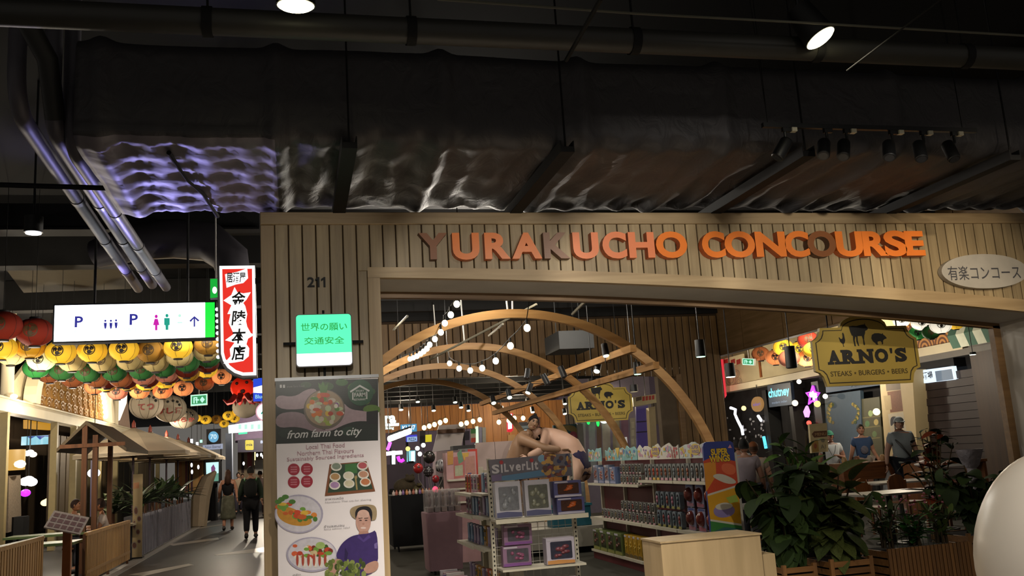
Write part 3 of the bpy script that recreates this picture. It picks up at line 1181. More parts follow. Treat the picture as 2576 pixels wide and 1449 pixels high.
# ------------------------------------------------------------------ roll-up food poster on the pillar
PY = 7.86
o = T('food_poster', 'tall restaurant poster with salad bowl, food plates and farmer in a purple shirt', 'poster', atY(820, 1449, PY))
c0, c1 = atY(693, 958, PY), atY(951, 953, PY)
mb = MB()
mb.box(c0.x, PY, .06, c1.x, PY + .012, (c0.z + c1.z) / 2)
mb.build('panel', mat('poster_white', '#dbd5d8', .35, scale=2, var=.04), o, smooth=False)
mb = MB()
mb.box(c0.x - .02, PY - .10, 0, c1.x + .02, PY + .10, .06)
mb.cyl(((c0.x + c1.x) / 2, PY + .04, .05), ((c0.x + c1.x) / 2, PY + .04, c0.z), .012, n=8)
mb.box(c0.x - .006, PY - .006, c0.z - .005, c1.x + .006, PY + .018, c0.z + .022)
mb.build('stand', M_STEEL, o, smooth=False)


def pm(n_, c_):
 return mat('print_' + n_, c_, .35, var=.16, scale=30)


p = Print('Y', PY)
p.px([(693, 958), (951, 953), (951, 1108), (694, 1117)], pm('night_green', '#18211c'))
for (x, y, r, k) in ((820, 972, 20, '#31572a'), (900, 975, 26, '#3d6b2b'), (935, 1030, 22, '#5b7b30'), (925, 985, 20, '#2d5427'), (860, 962, 16, '#3b6a30'), (770, 968, 14, '#2a4a2a'), (915, 1010, 16, '#708a3a'), (720, 1090, 20, '#1f2d25'), (880, 1085, 22, '#22382b')):
 p.px(ell(x, y, r, r * .55, 12), pm('leaf' + k[1:], k))
SK = pm('skin_hand', '#a8929a')
SK2 = pm('skin_arm_shadow', '#8f7a82')
p.px(smooth_poly([(693, 992), (740, 1000), (772, 978), (800, 978), (790, 1010), (770, 1030), (694, 1030)]), SK)
p.px(smooth_poly([(694, 1042), (740, 1034), (772, 1044), (800, 1078), (830, 1084), (800, 1090), (750, 1072), (694, 1078)]), SK2)
p.px(smooth_poly([(950, 1062), (900, 1058), (866, 1068), (830, 1086), (812, 1082), (860, 1040), (862, 1010), (880, 1030), (915, 1034), (950, 1040)]), SK)
p.px([(922, 1036), (951, 1032), (951, 1068), (922, 1066)], pm('dark_sleeve', '#1a181c'))
p.px(ell(816, 1030, 52, 50, 32), pm('bowl_rim', '#6d6258'))
p.px(ell(816, 1027, 48, 45, 32), pm('bowl_inside', '#a08a70'))
R2 = random.Random(5)
cols = ['#c4502a', '#d7b13c', '#b9c8a0', '#8a4f94', '#5f8a3a', '#c9bcae', '#d8752c', '#b03a28', '#e0d8c8', '#9aa84a']
for i in range(44):
 a = R2.uniform(0, 6.28)
 r_ = 43 * math.sqrt(R2.random())
 k = R2.choice(cols)
 p.px(ell(816 + r_ * math.cos(a), 1027 + r_ * .92 * math.sin(a), R2.uniform(5, 10), R2.uniform(4, 8), 9), pm('food' + k[1:], k))
p.px(ell(814, 992, 9, 8, 10), pm('tomato', '#c8512c'))
p.px([(806, 988), (800, 962), (808, 970), (812, 958), (818, 972), (826, 962), (822, 988)], pm('herb', '#4d7d36'))
p.px(ell(907, 988, 32, 33, 32), pm('badge_green', '#1d5134'))
WHP = pm('print_white', '#cfcfcf')
p.px([(880, 984), (905, 968), (930, 982), (928, 986), (905, 973), (882, 988)], WHP)
p.px([(886, 988), (889, 986), (889, 1006), (886, 1006)], WHP)
p.px([(921, 984), (924, 986), (924, 1004), (921, 1004)], WHP)
p.text('FARM', (891, 994), (919, 992), WHP, .02, hpx=10)
p.text('STORY', (895, 984), (916, 983), WHP, .01, hpx=5)
p.text('RESTAURANT', (890, 1006), (920, 1004), WHP, .01, hpx=5)
p.px(rrect(704, 968, 709, 976, 1), WHP)
p.px(rrect(712, 968, 717, 976, 1), WHP)
p.text('www farm food', (721, 973), (765, 971), pm('print_grey', '#8c8c8c'), 0, hpx=6)
p.build('bowl_photo', o)
p = Print('Y', PY - .0065)
p.text('from farm to city', (722, 1097), (911, 1086), WHP, .012, .35, hpx=27)
PK = pm('pink_text', '#b58a98')
p.text('Local Thai Food', (770, 1124), (867, 1120), PK, .0, hpx=11)
p.text('Northern Thai Flavours', (748, 1140), (890, 1134), PK, 0, hpx=11)
p.text('Sustainably Sourced Ingredients', (722, 1157), (915, 1146), PK, 0, hpx=12)
GR = pm('grey_text', '#77747a')
p.text('อาหารเหนือ', (818, 1255), (864, 1253), GR, 0, hpx=6)
p.text('Northern Thai set for sharing', (818, 1263), (934, 1258), pm('pale_grey_text', '#9d9aa0'), 0, hpx=5)
p.text('ยำแซลมอน', (815, 1324), (866, 1321), GR, 0, hpx=6)
p.text('Spicy salmon salad', (815, 1331), (880, 1328), pm('pale_grey_text', '#9d9aa0'), 0, hpx=5)
p.text('สลัด', (736, 1446), (756, 1445), GR, 0, hpx=5)
p.build('lettering', o)
p = Print('Y', PY - .002)
RD = pm('red_badge', '#a02a3c')
for x, y in ((739, 1181), (772, 1180), (739, 1213), (772, 1211)):
 p.px(ell(x, y, 15, 15, 24), RD)
 for dy in (-6, 0, 6):
  p.px([(x - 8, y + dy - 1), (x + 8, y + dy - 1.5), (x + 8, y + dy + 1), (x - 8, y + dy + 1.5)], pm('badge_text', '#c47a86'))
# bento tray
p.px([(829, 1168), (922, 1160), (944, 1236), (817, 1248)], pm('tray_wood', '#7a4a2e'))
p.px([(836, 1170), (917, 1163), (938, 1230), (824, 1240)], pm('tray_banana_leaf', '#2b4230'))
p.px([(868, 1168), (897, 1165), (899, 1190), (868, 1192)], pm('leaf_bright', '#3c6e3a'))
for x, y, k in ((846, 1174, '#7c8a7a'), (912, 1172, '#b0535a'), (843, 1200, '#b08a5c'), (877, 1197, '#cfc8b4'), (914, 1194, '#b98a70'), (842, 1221, '#a886b0'), (878, 1217, '#c6bfa2'), (919, 1213, '#b9724a')):
 p.px(ell(x, y, 14, 11, 16), pm('cup_rim', '#d8d4ca'))
 p.px(ell(x, y - 1, 11, 8, 14), pm('cup' + k[1:], k))
p.px([(891, 1200), (896, 1195), (899, 1200), (897, 1206), (900, 1232), (896, 1232), (893, 1206)], pm('spoon', '#9c8a58'))
# salmon plate
p.px(ell(752, 1293, 61, 49, 36), pm('plate_edge', '#a9a4b8'))
p.px(ell(751, 1293, 57, 45, 36), pm('plate_white', '#cbc7d0'))
p.px(smooth_poly([(697, 1272), (730, 1274), (790, 1306), (776, 1324), (730, 1322), (697, 1302)]), pm('sauce', '#c08a34'))
for i in range(26):
 t = R2.random()
 x = 702 + 95 * t + R2.uniform(-6, 6)
 y = 1278 + 26 * t + R2.uniform(-18, 14)
 k = R2.choice(['#c4602c', '#d8853a', '#c64a2a', '#4d7a34', '#6f9a40', '#d9b040', '#b8a0b8'])
 p.px(ell(x, y, R2.uniform(5, 12), R2.uniform(4, 8), 9), pm('food' + k[1:], k))
for x, y in ((708, 1256), (700, 1262), (718, 1250), (735, 1262)):
 p.px(ell(x, y, 9, 6, 9), pm('food4d7a34', '#4d7a34'))
# sushi salad plate
p.px(ell(784, 1395, 64, 44, 36), pm('plate_edge', '#a9a4b8'))
p.px(ell(785, 1394, 60, 40, 36), pm('plate_white', '#cbc7d0'))
for i in range(30):
 x = R2.uniform(736, 832)
 y = R2.uniform(1372, 1402)
 k = R2.choice(['#b8432c', '#d0603a', '#3e5a2e', '#6f9a40', '#c9b48a', '#e0dccc', '#7a2f22'])
 p.px(ell(x, y, R2.uniform(5, 11), R2.uniform(4, 8), 9), pm('food' + k[1:], k))
for i in range(6):
 x = 752 + 14 * i
 p.px(ell(x, 1414, 6, 14, 12), pm('rice', '#d8d2ca'))
 p.px(ell(x - 4, 1408, 3.4, 16, 10), pm('prawn', '#a5483a'))
p.px(ell(806, 1372, 12, 9, 14), pm('cucumber', '#9ab46a'))
p.build('food_photos', o)
# farmer portrait
p = Print('Y', PY - .0075)
p.px(smooth_poly([(877, 1284), (892, 1272), (930, 1268), (948, 1274), (948, 1306), (936, 1310), (890, 1308)]), pm('straw_hat', '#9a8768'))
p.px(smooth_poly([(892, 1290), (900, 1276), (925, 1272), (937, 1284), (936, 1310), (928, 1314), (896, 1312)]), pm('black_hair', '#1c191e'))
p.px(ell(914, 1312, 19, 29, 28), pm('face', '#bb9284'))
p.px(ell(914, 1294, 15, 12, 20), pm('forehead', '#c8a496'))
for x in (907, 921):
 p.px(ell(x, 1309, 3.6, 1.5, 10), pm('eye', '#3a2a28'))
 p.px([(x - 5, 1303), (x + 5, 1302), (x + 5, 1304), (x - 5, 1305)], pm('eye', '#3a2a28'))
p.px(ell(914, 1318, 3, 3, 10), pm('nose_shade', '#a67c6e'))
p.px(ell(914, 1328, 7, 2.6, 12), pm('smile', '#d8c2bc'))
p.px([(904, 1336), (926, 1336), (930, 1350), (900, 1350)], pm('neck', '#ad8474'))
p.px(smooth_poly([(902, 1344), (930, 1342), (950, 1330), (952, 1449), (866, 1449), (866, 1410), (842, 1404), (856, 1370), (880, 1350)]), pm('purple_shirt', '#3b2a66'))
p.px([(902, 1345), (914, 1358), (928, 1344), (932, 1352), (915, 1364), (899, 1352)], pm('purple_collar', '#4d3a7e'))
p.px([(868, 1376), (876, 1392), (872, 1410), (866, 1408)], pm('purple_fold', '#2a1e4c'))
p.px(smooth_poly([(842, 1404), (866, 1409), (848, 1449), (812, 1449), (828, 1426)]), pm('forearm', '#b08878'))
p.px(smooth_poly([(952, 1408), (925, 1416), (912, 1430), (922, 1446), (952, 1434)]), pm('forearm', '#b08878'))
for i in range(60):
 x, y = R2.uniform(822, 918), R2.uniform(1408, 1452)
 k = R2.choice(['#4c5a2a', '#6b7a38', '#3a4822', '#7f8a4c', '#5c6a34'])
 p.px(ell(x, y, R2.uniform(3, 7), R2.uniform(4, 9), 7), pm('veg' + k[1:], k))
p.px([(941, 1368), (949, 1364), (949, 1380), (942, 1380)], pm('shirt_badge', '#6a5a94'))
p.build('portrait', o)

# ------------------------------------------------------------------ hanging steakhouse signs
M_ARNO = mat('mustard_board', '#a08a3e', .5, scale=2, var=.05)
M_ARNOE = mat('mustard_rim', '#8f7c4a', .5)
M_ARNOL = mat('dark_brown_line', '#2b2210', .5)


def cow():
 return [(0, 95), (4, 70), (10, 52), (16, 50), (14, 30), (17, 2), (24, 0), (24, 4), (22, 30), (28, 46), (32, 44), (30, 24), (36, 2), (42, 2), (38, 28), (40, 48), (62, 48), (66, 30), (66, 6), (72, 4), (74, 10), (72, 30),
   (76, 50), (82, 62), (84, 72), (96, 76), (100, 84), (94, 92), (88, 100), (86, 110), (83, 102), (74, 102), (60, 100), (40, 96), (22, 98)]


def pig():
 return [(0, 30), (6, 46), (20, 52), (40, 52), (56, 48), (62, 52), (62, 46), (72, 38), (78, 30), (76, 26), (66, 24), (58, 18), (56, 2), (50, 0), (50, 10), (44, 16), (30, 14), (28, 6), (32, 0), (22, 0), (16, 8), (6, 16)]


def hen():
 return [(0, 62), (4, 52), (8, 36), (18, 26), (24, 22), (26, 8), (22, 4), (34, 4), (30, 10), (30, 20), (40, 28), (46, 44), (44, 62), (42, 84), (36, 96), (30, 90), (30, 66), (24, 54), (14, 54), (6, 66)]


def arno(label, Y, c, s):
 """c: centre point; s: scale (metres for the half width unit of 1)."""
 o = T('hanging_board_sign', label, 'sign', c, 'hanging steakhouse board signs')

 def S(u, v):
  return (c.x + u * s, c.z + v * s)
 top = [(-.45, .42)] + [(.45 * -math.cos(math.radians(a)), .42 + .20 * math.sin(math.radians(a))) for a in range(20, 161, 14)] + [(.45, .42)]
 shape = [(-1, -.30)] + [(-1, .20)] + [(-.94, .23), (-.88, .28), (-.84, .36), (-.83, .42)] + top + [(.83, .42), (.84, .36), (.88, .28), (.94, .23), (1, .20), (1, -.30), (.92, -.33), (.86, -.40), (.83, -.50), (.82, -.56), (-.82, -.56), (-.83, -.50), (-.86, -.40), (-.92, -.33)]
 mb = MB()
 mb.prism([S(*q) for q in shape], -.045, 0, fY(Y), 0, 1)
 mb.build('board', [M_ARNO, M_ARNOE], o, smooth=False)
 p = Print('Y', Y)

 def inset(k):
  return [S(u * (1 - k) if abs(u) > .5 else u * (1 - k * .8), (v - .0) * (1 - k * 1.6) - .005) for u, v in shape]
 p.uvp(inset(.055), M_ARNOL)
 p.uvp(inset(.075), M_ARNO)
 p.build('border_line', o)
 p = Print('Y', Y - .003)
 for fn, u, v, k in ((hen, -.50, .085, .0026), (cow, -.28, .09, .0036), (pig, .12, .105, .0038)):
  p.uvp([S(u + a * k, v + b * k) for a, b in fn()], M_INK)
 p.build('animal_silhouettes', o)
 p = Print('Y', Y - .003)
 # slab lettering
 xs_ = [(-.76, -.50, 'A'), (-.49, -.19, 'R'), (-.18, .12, 'N'), (.14, .40, 'O'), (.44, .49, "'"), (.53, .76, 'S')]
 for xa, xb, ch in xs_:
  zlo, zhi = -.20, .04
  if ch == "'": zlo = -.05
  inn_ = .03 if ch in 'ARN' else 0
  p.d += p.step
  add_text(p.mb, ch, p.frame, S((xa + xb) / 2, 0)[0], S(0, (zlo + zhi) / 2)[1], (xb - xa - inn_) * s, (zhi - zlo) * s, p.mid(M_INK), .06, 0, p.d)
  slab = {'A': ((xa, xa + .12, 0), (xb - .13, xb, 0)), 'R': ((xa - .01, xa + .15, 0), (xb - .09, xb + .01, 0), (xa - .01, xa + .1, 1)),
    'N': ((xa - .01, xa + .12, 0), (xa - .01, xa + .08, 1), (xb - .12, xb + .01, 1))}.get(ch, ())
  for a, b_3, t in slab:
   za, zc = (zlo, zlo + .045) if not t else (zhi - .045, zhi)
   p.uvp([S(a, za), S(b_3, za), S(b_3, zc), S(a, zc)], M_INK)
 p.uvp([S(.53, -.20), S(.565, -.20), S(.58, -.11), S(.53, -.11)], M_INK)
 p.uvp([S(.715, -.05), S(.75, -.05), S(.75, .04), S(.725, .04)], M_INK)
 p.d += p.step
 add_text(p.mb, 'STEAKS ⋆ BURGERS ⋆ BEERS', p.frame, S(.0, 0)[0], S(0, -.355)[1], 1.47 * s, .085 * s, p.mid(mat('olive_lettering', '#4a3d18', .5)), .012, 0, p.d)
 p.build('lettering', o)
 mb = MB()
 for u in (-.66, .66):
  mb.cyl((c.x + u * s, Y + .02, c.z + .42 * s), (c.x + u * s, Y + .02, 5.6), .008, n=6)
 mb.build('hanger_rod', M_DARK, o)
 return o


c = atY(2180, 884, 9.15)
arno('mustard steakhouse board with black cow, hen and pig, hung by the white jamb', 9.15, c, (atY(2314, 884, 9.15).x - atY(2050, 884, 9.15).x) / 2)
c = atY(1511, 1012, 16.4)
arno('dim mustard steakhouse board hung deeper inside, behind the timber purlins', 16.4, c, (atY(1592, 1012, 16.4).x - atY(1431, 1012, 16.4).x) / 2)
# ------------------------------------------------------------------ rear timber wall of the store
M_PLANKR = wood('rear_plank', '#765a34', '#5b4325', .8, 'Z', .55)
RYW = 19.0
wall_b = None
mb = MB()
mb.box(-.3, RYW + .03, 3.35, 8.38, RYW + .3, 4.55)
mb.box(8.38, RYW + .03, 0, 9.4, RYW + .3, 4.55)
wall_b = structure(mb.build('wall_back', M_BACK, smooth=False))
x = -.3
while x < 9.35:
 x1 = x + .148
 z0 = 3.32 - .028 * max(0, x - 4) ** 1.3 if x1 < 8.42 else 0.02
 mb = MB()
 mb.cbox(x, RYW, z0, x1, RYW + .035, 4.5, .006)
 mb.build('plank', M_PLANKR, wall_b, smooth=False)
 x += .17
mb = MB()
mb.cbox(8.26, RYW - .02, 0, 8.38, RYW + .32, 3.2, .006)
mb.build('pier_trim', M_TRIMD, wall_b, smooth=False)
mb = MB()
mb.box(7.86, RYW + .1, 0, 8.26, RYW + .3, 3.3)
structure(mb.build('wall_pier', mat('taupe_paint', '#6a5c4c', .8), smooth=False))
mb = MB()
mb.box(9.42, 9.4, 3.58, 9.6, RYW + .3, 5.0)
o = structure(mb.build('wall_bulkhead', wood('bulkhead_board', '#6b5132', '#58421f', .6, 'Y', .6), smooth=False))
for k in range(6):
 mb = MB()
 mb.box(9.405, 9.4 + k * 1.7, 3.60, 9.42, 11.06 + k * 1.7, 4.98)
 mb.build('panel', wood('bulkhead_board', '#6b5132', '#58421f'), o, smooth=False)

# ------------------------------------------------------------------ timber arches and purlins
M_ARCH = wood('laminated_oak', '#ad8450', '#93693a', .5, 'X', .5)
ACX, ACZ, AR = 2.68, .652, 2.75
for i, y in enumerate((11.2, 14.4, 17.3, 20.4)):
 o = T('timber_arch', ('wide laminated timber arch spanning just inside the concourse opening', 'second laminated timber arch behind the string of bulbs', 'third laminated timber arch before the rear plank header', 'smallest looking timber arch, deepest under the food hall ceiling')[i], 'arch', (ACX, y, 0), 'timber arches of the concourse')
 mb = MB()
 N = 72
 ring = []
 for k in range(N + 1):
  a = math.pi * k / N
  ring.append((math.cos(a), math.sin(a)))
 for s0 in (0,):
  b = len(mb.v)
  for cx, cz in ring:
   for rr, yy in ((AR - .055, y - .04), (AR + .055, y - .04), (AR + .055, y + .04), (AR - .055, y + .04)):
    mb.v.append((ACX + rr * cx, yy, ACZ + rr * cz))
  for k in range(N):
   for q in range(4):
    j = (q + 1) % 4
    mb.face([b + k * 4 + q, b + (k + 1) * 4 + q, b + (k + 1) * 4 + j, b + k * 4 + j])
 mb.build('arch_rib', M_ARCH, o)
 for sx in (-1, 1):
  mb = MB()
  mb.cbox(ACX + sx * AR - .055, y - .04, 0, ACX + sx * AR + .055, y + .04, ACZ, .004)
  mb.build('post', M_ARCH, o, smooth=False)
 mb = MB()
 for dx in ((-.03, .03) if i == 0 else (-.02,)):
  mb.cyl((ACX + dx, y, ACZ + AR), (ACX + dx * 3, y, 4.6), .012, n=6)
 mb.build('hanger_rod', M_WHITE, o)
for i, (px, py, ln) in enumerate(((1583, 880, 'upper timber purlin joining the arches, carrying spotlights'), (1640, 922, 'lower timber purlin joining the arches on the gondola side'))):
 c = atY(px, py, 10.9)
 o = T('timber_purlin', ln, 'beam', c, 'timber purlins of the concourse')
 mb = MB()
 mb.box(c.x - .04, 10.75, c.z - .045, c.x + .04, 20.7, c.z + .045)
 mb.build('beam_body', wood('laminated_oak_long', '#a67c48', '#8a6134', .5, 'Y', .9), o, smooth=False)

# ------------------------------------------------------------------ lamps inside: bulbs on strings
M_BULB = em('bulb_glow', '#fff4cf', 9)
M_AMBER = em('amber_bulb_glow', '#ffe2a0', 5)
M_CORD = mat('black_cord', '#151515', .6)


def string_lights(name, label, pts, r, m):
 """pts: bulb centres; one thing: a cord and its bulbs."""
 o = T(name, label, 'string lights', pts[0], 'bulb strings in the concourse')
 mb = MB()
 path = []
 for i, p in enumerate(pts):
  path.append(p + Vector((0, 0, .10)))
  if i < len(pts) - 1:
   path.append((p + pts[i + 1]) / 2 + Vector((0, 0, .085)))
 e0, e1 = path[0] + Vector((.03, -.15, .3)), path[-1] + Vector((0, .2, .3))
 mb.tube([(e0.x, e0.y, 3.9 if pts[0].y > 20.4 else 5.6), e0] + path + [e1, (e1.x, e1.y, 3.9 if pts[-1].y > 20.4 else 5.6)], .006, 5)
 for p in pts:
  mb.cyl(p + Vector((0, 0, r * .7)), p + Vector((0, 0, .10)), .016, n=6)
 mb.build('cord', M_CORD, o)
 for p in pts:
  mb = MB()
  mb.ball(p, (r, r, r * 1.1), 10, 7)
  mb.build('bulb', m, o)


pxs = [(1149, 765), (1134, 792), (1119, 813), (1109, 836), (1094, 853), (1081, 867), (1074, 877), (1066, 884), (1058, 890), (1049, 896), (1040, 900), (1031, 903), (1021, 906), (1008, 908)]
string_lights('string_lights', 'receding string of bright round bulbs beside the oak jamb', [atX(a, b, 1.74) for a, b in pxs], .036, M_BULB)
pts = []
for i, (a, b) in enumerate([(1326, 825), (1284, 870), (1247, 908), (1213, 926), (1183, 932), (1155, 927), (1131, 914)]):
 pts.append(atY(a, b, 10.4 + i * .75))
string_lights('string_lights', 'sagging string of few bulbs under the apex of the widest timber arch', pts, .042, M_BULB)
amb = [[(1067, 1076), (1080, 1072), (1093, 1068), (1107, 1063), (1121, 1058)], [(1160, 1067), (1174, 1064), (1190, 1060), (1207, 1056)], [(1255, 1062), (1280, 1058), (1294, 1052), (1316, 1052)]]
for i, row in enumerate(amb):
 string_lights('string_lights', ('amber bulbs in a rising row above the white canopies', 'amber bulbs in a rising row over the flag banner', 'amber bulbs before the tall orange wall panels')[i], [atY(a, b, 25.5) for a, b in row], .065, M_AMBER)


def spot(px, py, Y, label, top=None, lit=True, r=.045, L=.16, dirv=(0.2, -.5, -1), m=None, group=None, name='track_spotlight'):
 c = atY(px, py, Y)
 d = Vector(dirv).normalized()
 o = T(name, label, 'spotlight', c, group)
 mb = MB()
 mb.tube([c, c - d * L], [r, r * .9], 12)
 tp = c - d * L
 if top:
  mb.cyl(tp, (tp.x, tp.y, top), .008, n=6)
 else:
  hx = atY(1583, 880, 10.9)
  mb.tube([tp, (tp.x, tp.y, hx.z - .075), (hx.x, tp.y, hx.z - .075), (hx.x, tp.y, hx.z - .044)], .008, 6)
 mb.build('lamp_body', M_BLACK, o)
 mb = MB()
 mb.tube([c + d * .001, c + d * .008], [r * .86, r * .8], 12)
 mb.build('lamp_lens', (m or em('spot_lens_glow', '#f2ffe6', 7)) if lit else mat('unlit_lens', '#2b2b2d', .15), o)
 return o


G1 = 'spotlights on the timber purlins'
for i, (px, py, Y, lit, dv) in enumerate([(1525, 895, 11.6, 1, (0, -.3, -1)), (1501, 934, 12.2, 1, (-.5, -.5, -1)), (1420, 948, 13.0, 0, (.3, -.2, -1)), (1378, 966, 13.8, 0, (.4, -.2, -1)),
            (1328, 988, 14.6, 1, (-.5, -.3, -1)), (1282, 1000, 15.6, 1, (.0, -.7, -1)), (1242, 1014, 16.8, 1, (.0, -.7, -1)), (1325, 952, 14.2, 0, (-.3, -.4, -1))]):
 spot(px, py, Y, '%s spotlight clamped to the upper purlin, %s from its near end' % ('lit' if lit else 'unlit', ORD[i]), None, lit, .05, .17, dv, None, G1)
spot(1604, 941, 11.4, 'lit round downlight hung below the lower purlin near its end block', 5.6, 1, .055, .16, (0, 0, -1), em('cool_green_lens', '#b8ffd8', 3), None, 'pendant_downlight')
spot(1491, 972, 13.6, 'lit flat downlight above the dim hanging steakhouse board', 5.6, 1, .075, .12, (0, 0, -1), None, None, 'pendant_downlight')
spot(1595, 985, 15.2, 'half lit flat downlight beside the dim hanging steakhouse board', 5.6, 1, .075, .12, (0, 0, -1), em('dim_lens', '#c8b890', .7), None, 'pendant_downlight')
spot(1763, 897, 12.0, 'black cylinder pendant with a pale green lit rim before the rear plank pier', 5.6, 1, .075, .24, (0, 0, -1), em('cool_green_lens', '#b8ffd8', 3), None, 'pendant_downlight')
spot(1838, 948, 13.5, 'black cylinder pendant with a bright rim in front of the exit sign wall', 5.6, 1, .085, .22, (0, 0, -1), em('spot_lens_glow', '#f2ffe6', 7), None, 'pendant_downlight')
spot(1992, 925, 12.2, 'black cylinder pendant with no light, in front of the lanterns', 5.6, 0, .085, .32, (0, 0, -1), None, None, 'pendant_downlight')
far = [(1421, 1016), (1421, 1041), (1340, 1037), (1328, 1016), (1145, 1012), (1160, 1025), (1179, 1033), (1051, 1011), (1009, 1031), (1091, 1033), (1262, 1035), (1268, 1035)]
for i, (px, py) in enumerate(far[:11]):
 spot(px, py, 22.75 + (i % 4) * .25, 'small lit ceiling spot in the food hall, %s counted from the dim steakhouse board' % ORD[i], 3.9, 1, .06, .14, (0, -.35, -1), None, 'small spots on the food hall ceiling')
# dark fixtures on the inside of the store ceiling
for i, (pa, pb, w_) in enumerate((((1080, 905), (1350, 765), .03), ((990, 830), (1025, 795), .03), ((1440, 790), (1490, 740), .04), ((1230, 845), (1265, 815), .03))):
 o = T('ceiling_strip', 'thin pale metal strip in the dark store ceiling, %s of four' % ORD[i], 'rail', atY(*pa, 14), 'pale strips in the store ceiling')
 mb = MB()
 mb.cyl(atY(*pa, 14.5), atY(*pb, 12.8), w_ * .6, n=6)
 mb.build('strip_body', mat('pale_ceiling_metal', '#6f6a5a', .5), o)
o = T('ceiling_unit', 'grey boxy air unit hung in the dark ceiling behind the widest arch', 'air unit', atY(1460, 860, 16))
a, b2 = atY(1408, 878, 16), atY(1492, 830, 16)
mb = MB()
mb.box(a.x, 16, a.z, b2.x, 17, b2.z)
mb.cyl((a.x + .1, 16.5, b2.z), (a.x + .1, 16.5, 5.6), .01)
mb.cyl((b2.x - .1, 16.5, b2.z), (b2.x - .1, 16.5, 5.6), .01)
mb.build('unit_body', mat('unit_grey', '#3b3c3c', .6), o, smooth=False)
# ------------------------------------------------------------------ toy packs
def toy_oval(card, back, toy, low, w=.105, h=.205, d=.06):
 mb = MB()
 mb.prism(smooth_poly([(-w / 2, 0), (w / 2, 0), (w / 2, h * .8), (w * .38, h), (-w * .38, h), (-w / 2, h * .8)], 1), 0, d, fY(0), 0)
 root = mb.build('toy_pack', [mat('card_' + card[1:], card, .45)], smooth=False)
 mb = MB()
 mb.prism(ell(0, h * .52, w * .36, h * .36, 16), d, d + .004, fY(0))
 mb.build('window', mat('pack_window_' + back[1:], back, .18), root, w=False, smooth=False)
 mb = MB()
 mb.ball((0, -d - .004, h * .62), (w * .20, .012, h * .13), 8, 6)
 mb.ball((0, -d - .004, h * .40), (w * .16, .012, h * .12), 8, 6)
 mb.build('toy', mat('toy_' + toy[1:], toy, .35), root, w=False)
 mb = MB()
 mb.prism([(-w * .48, .004), (w * .48, .004), (w * .42, h * .12), (0, h * .2), (-w * .42, h * .12)], d, d + .003, fY(0))
 mb.build('label', mat('pack_label_' + low[1:], low, .45), root, w=False, smooth=False)
 return root


def toy_bubble(card, toy, low, w=.2, h=.26, d=.07):
 mb = MB()
 mb.prism(rrect(-w / 2, 0, w / 2, h, .02), 0, .012, fY(0))
 root = mb.build('toy_pack', mat('card_' + card[1:], card, .45), smooth=False)
 mb = MB()
 mb.ball((0, -.012, h * .55), (w * .36, d, h * .33), 14, 8)
 mb.build('bubble', mat('bubble_' + toy[1:], toy, .2, var=.3, scale=22), root, w=False)
 mb = MB()
 mb.prism([(-w * .46, .008), (w * .46, .008), (w * .46, h * .16), (-w * .46, h * .22)], .012, .015, fY(0))
 mb.build('label', mat('pack_label_' + low[1:], low, .45), root, w=False, smooth=False)
 mb = MB()
 mb.prism([(-w * .40, h * .9), (w * .40, h * .9), (w * .36, h * .985), (-w * .36, h * .985)], .012, .015, fY(0))
 mb.build('logo_band', mat('pack_band', '#3d4f8c', .45), root, w=False, smooth=False)
 return root


def toy_box(card, front, toy, low, w=.2, h=.26, d=.12, spots=5, seed=1, name='toy_box', win=True):
 """Printed carton: body, window with a toy of several lumps, printed band."""
 R = random.Random(seed)
 mb = MB()
 mb.cbox(-w / 2, -d, 0, w / 2, 0, h, .004)
 root = mb.build(name, mat('card_' + card[1:], card, .42), smooth=False)
 if win:
  mb = MB()
  mb.prism(rrect(-w * .36, h * .2, w * .40, h * .86, .012), d, d + .003, fY(0))
  mb.build('window', mat('pack_window_' + front[1:], front, .2, var=.3, scale=25), root, w=False, smooth=False)
  mb = MB()
  for k in range(spots):
   mb.ball((w * R.uniform(-.2, .25), -d - .003, h * R.uniform(.3, .75)), (w * R.uniform(.06, .13), .014, h * R.uniform(.05, .1)), 8, 5)
  mb.build('toy', mat('toy_' + toy[1:], toy, .35, var=.35, scale=30), root, w=False)
 mb = MB()
 mb.prism([(-w * .48, h * .02), (w * .48, h * .02), (w * .48, h * .13), (-w * .1, h * .17), (-w * .48, h * .15)], d, d + .004, fY(0))
 mb.build('label', mat('pack_label_' + low[1:], low, .45), root, w=False, smooth=False)
 mb = MB()
 mb.prism([(-w * .46, h * .89), (w * .02, h * .89), (0, h * .975), (-w * .46, h * .975)], d, d + .004, fY(0))
 mb.build('logo_band', mat('pack_logo_white', '#b9b4be', .45), root, w=False, smooth=False)
 return root


class Row:
 """Puts packs side by side; the first time a template is used the template itself moves, later ones are copies."""
 used = set()

 @staticmethod
 def put(t, loc, label, group, rz=0, tilt=0):
  if t.name not in Row.used:
   Row.used.add(t.name)
   o = t
   o.location = loc
   o['label'] = label
   o['group'] = group
  else:
   o = dup(t, loc, label, rz, None, group)
  o['category'] = 'toy'
  o.rotation_euler = (tilt, 0, rz)
  return o


RZX = -math.pi / 2          # facing -X
M_SHELF = mat('shelf_white', '#c8c2ae', .45)
M_UPR = mat('gondola_red_back', '#5a2226', .6)
M_MESH = mat('grid_wire', '#b9b5ac', .45, .3)


def shelf_board(root, x0, x1, y0, y1, z, lip=.03, th=.02):
 mb = MB()
 mb.box(x0, y0, z - th, x1, y1, z)
 mb.box(x0 - .008, y0, z - lip, x0, y1, z + .004)
 return mb.build('shelf', M_SHELF, root, smooth=False)


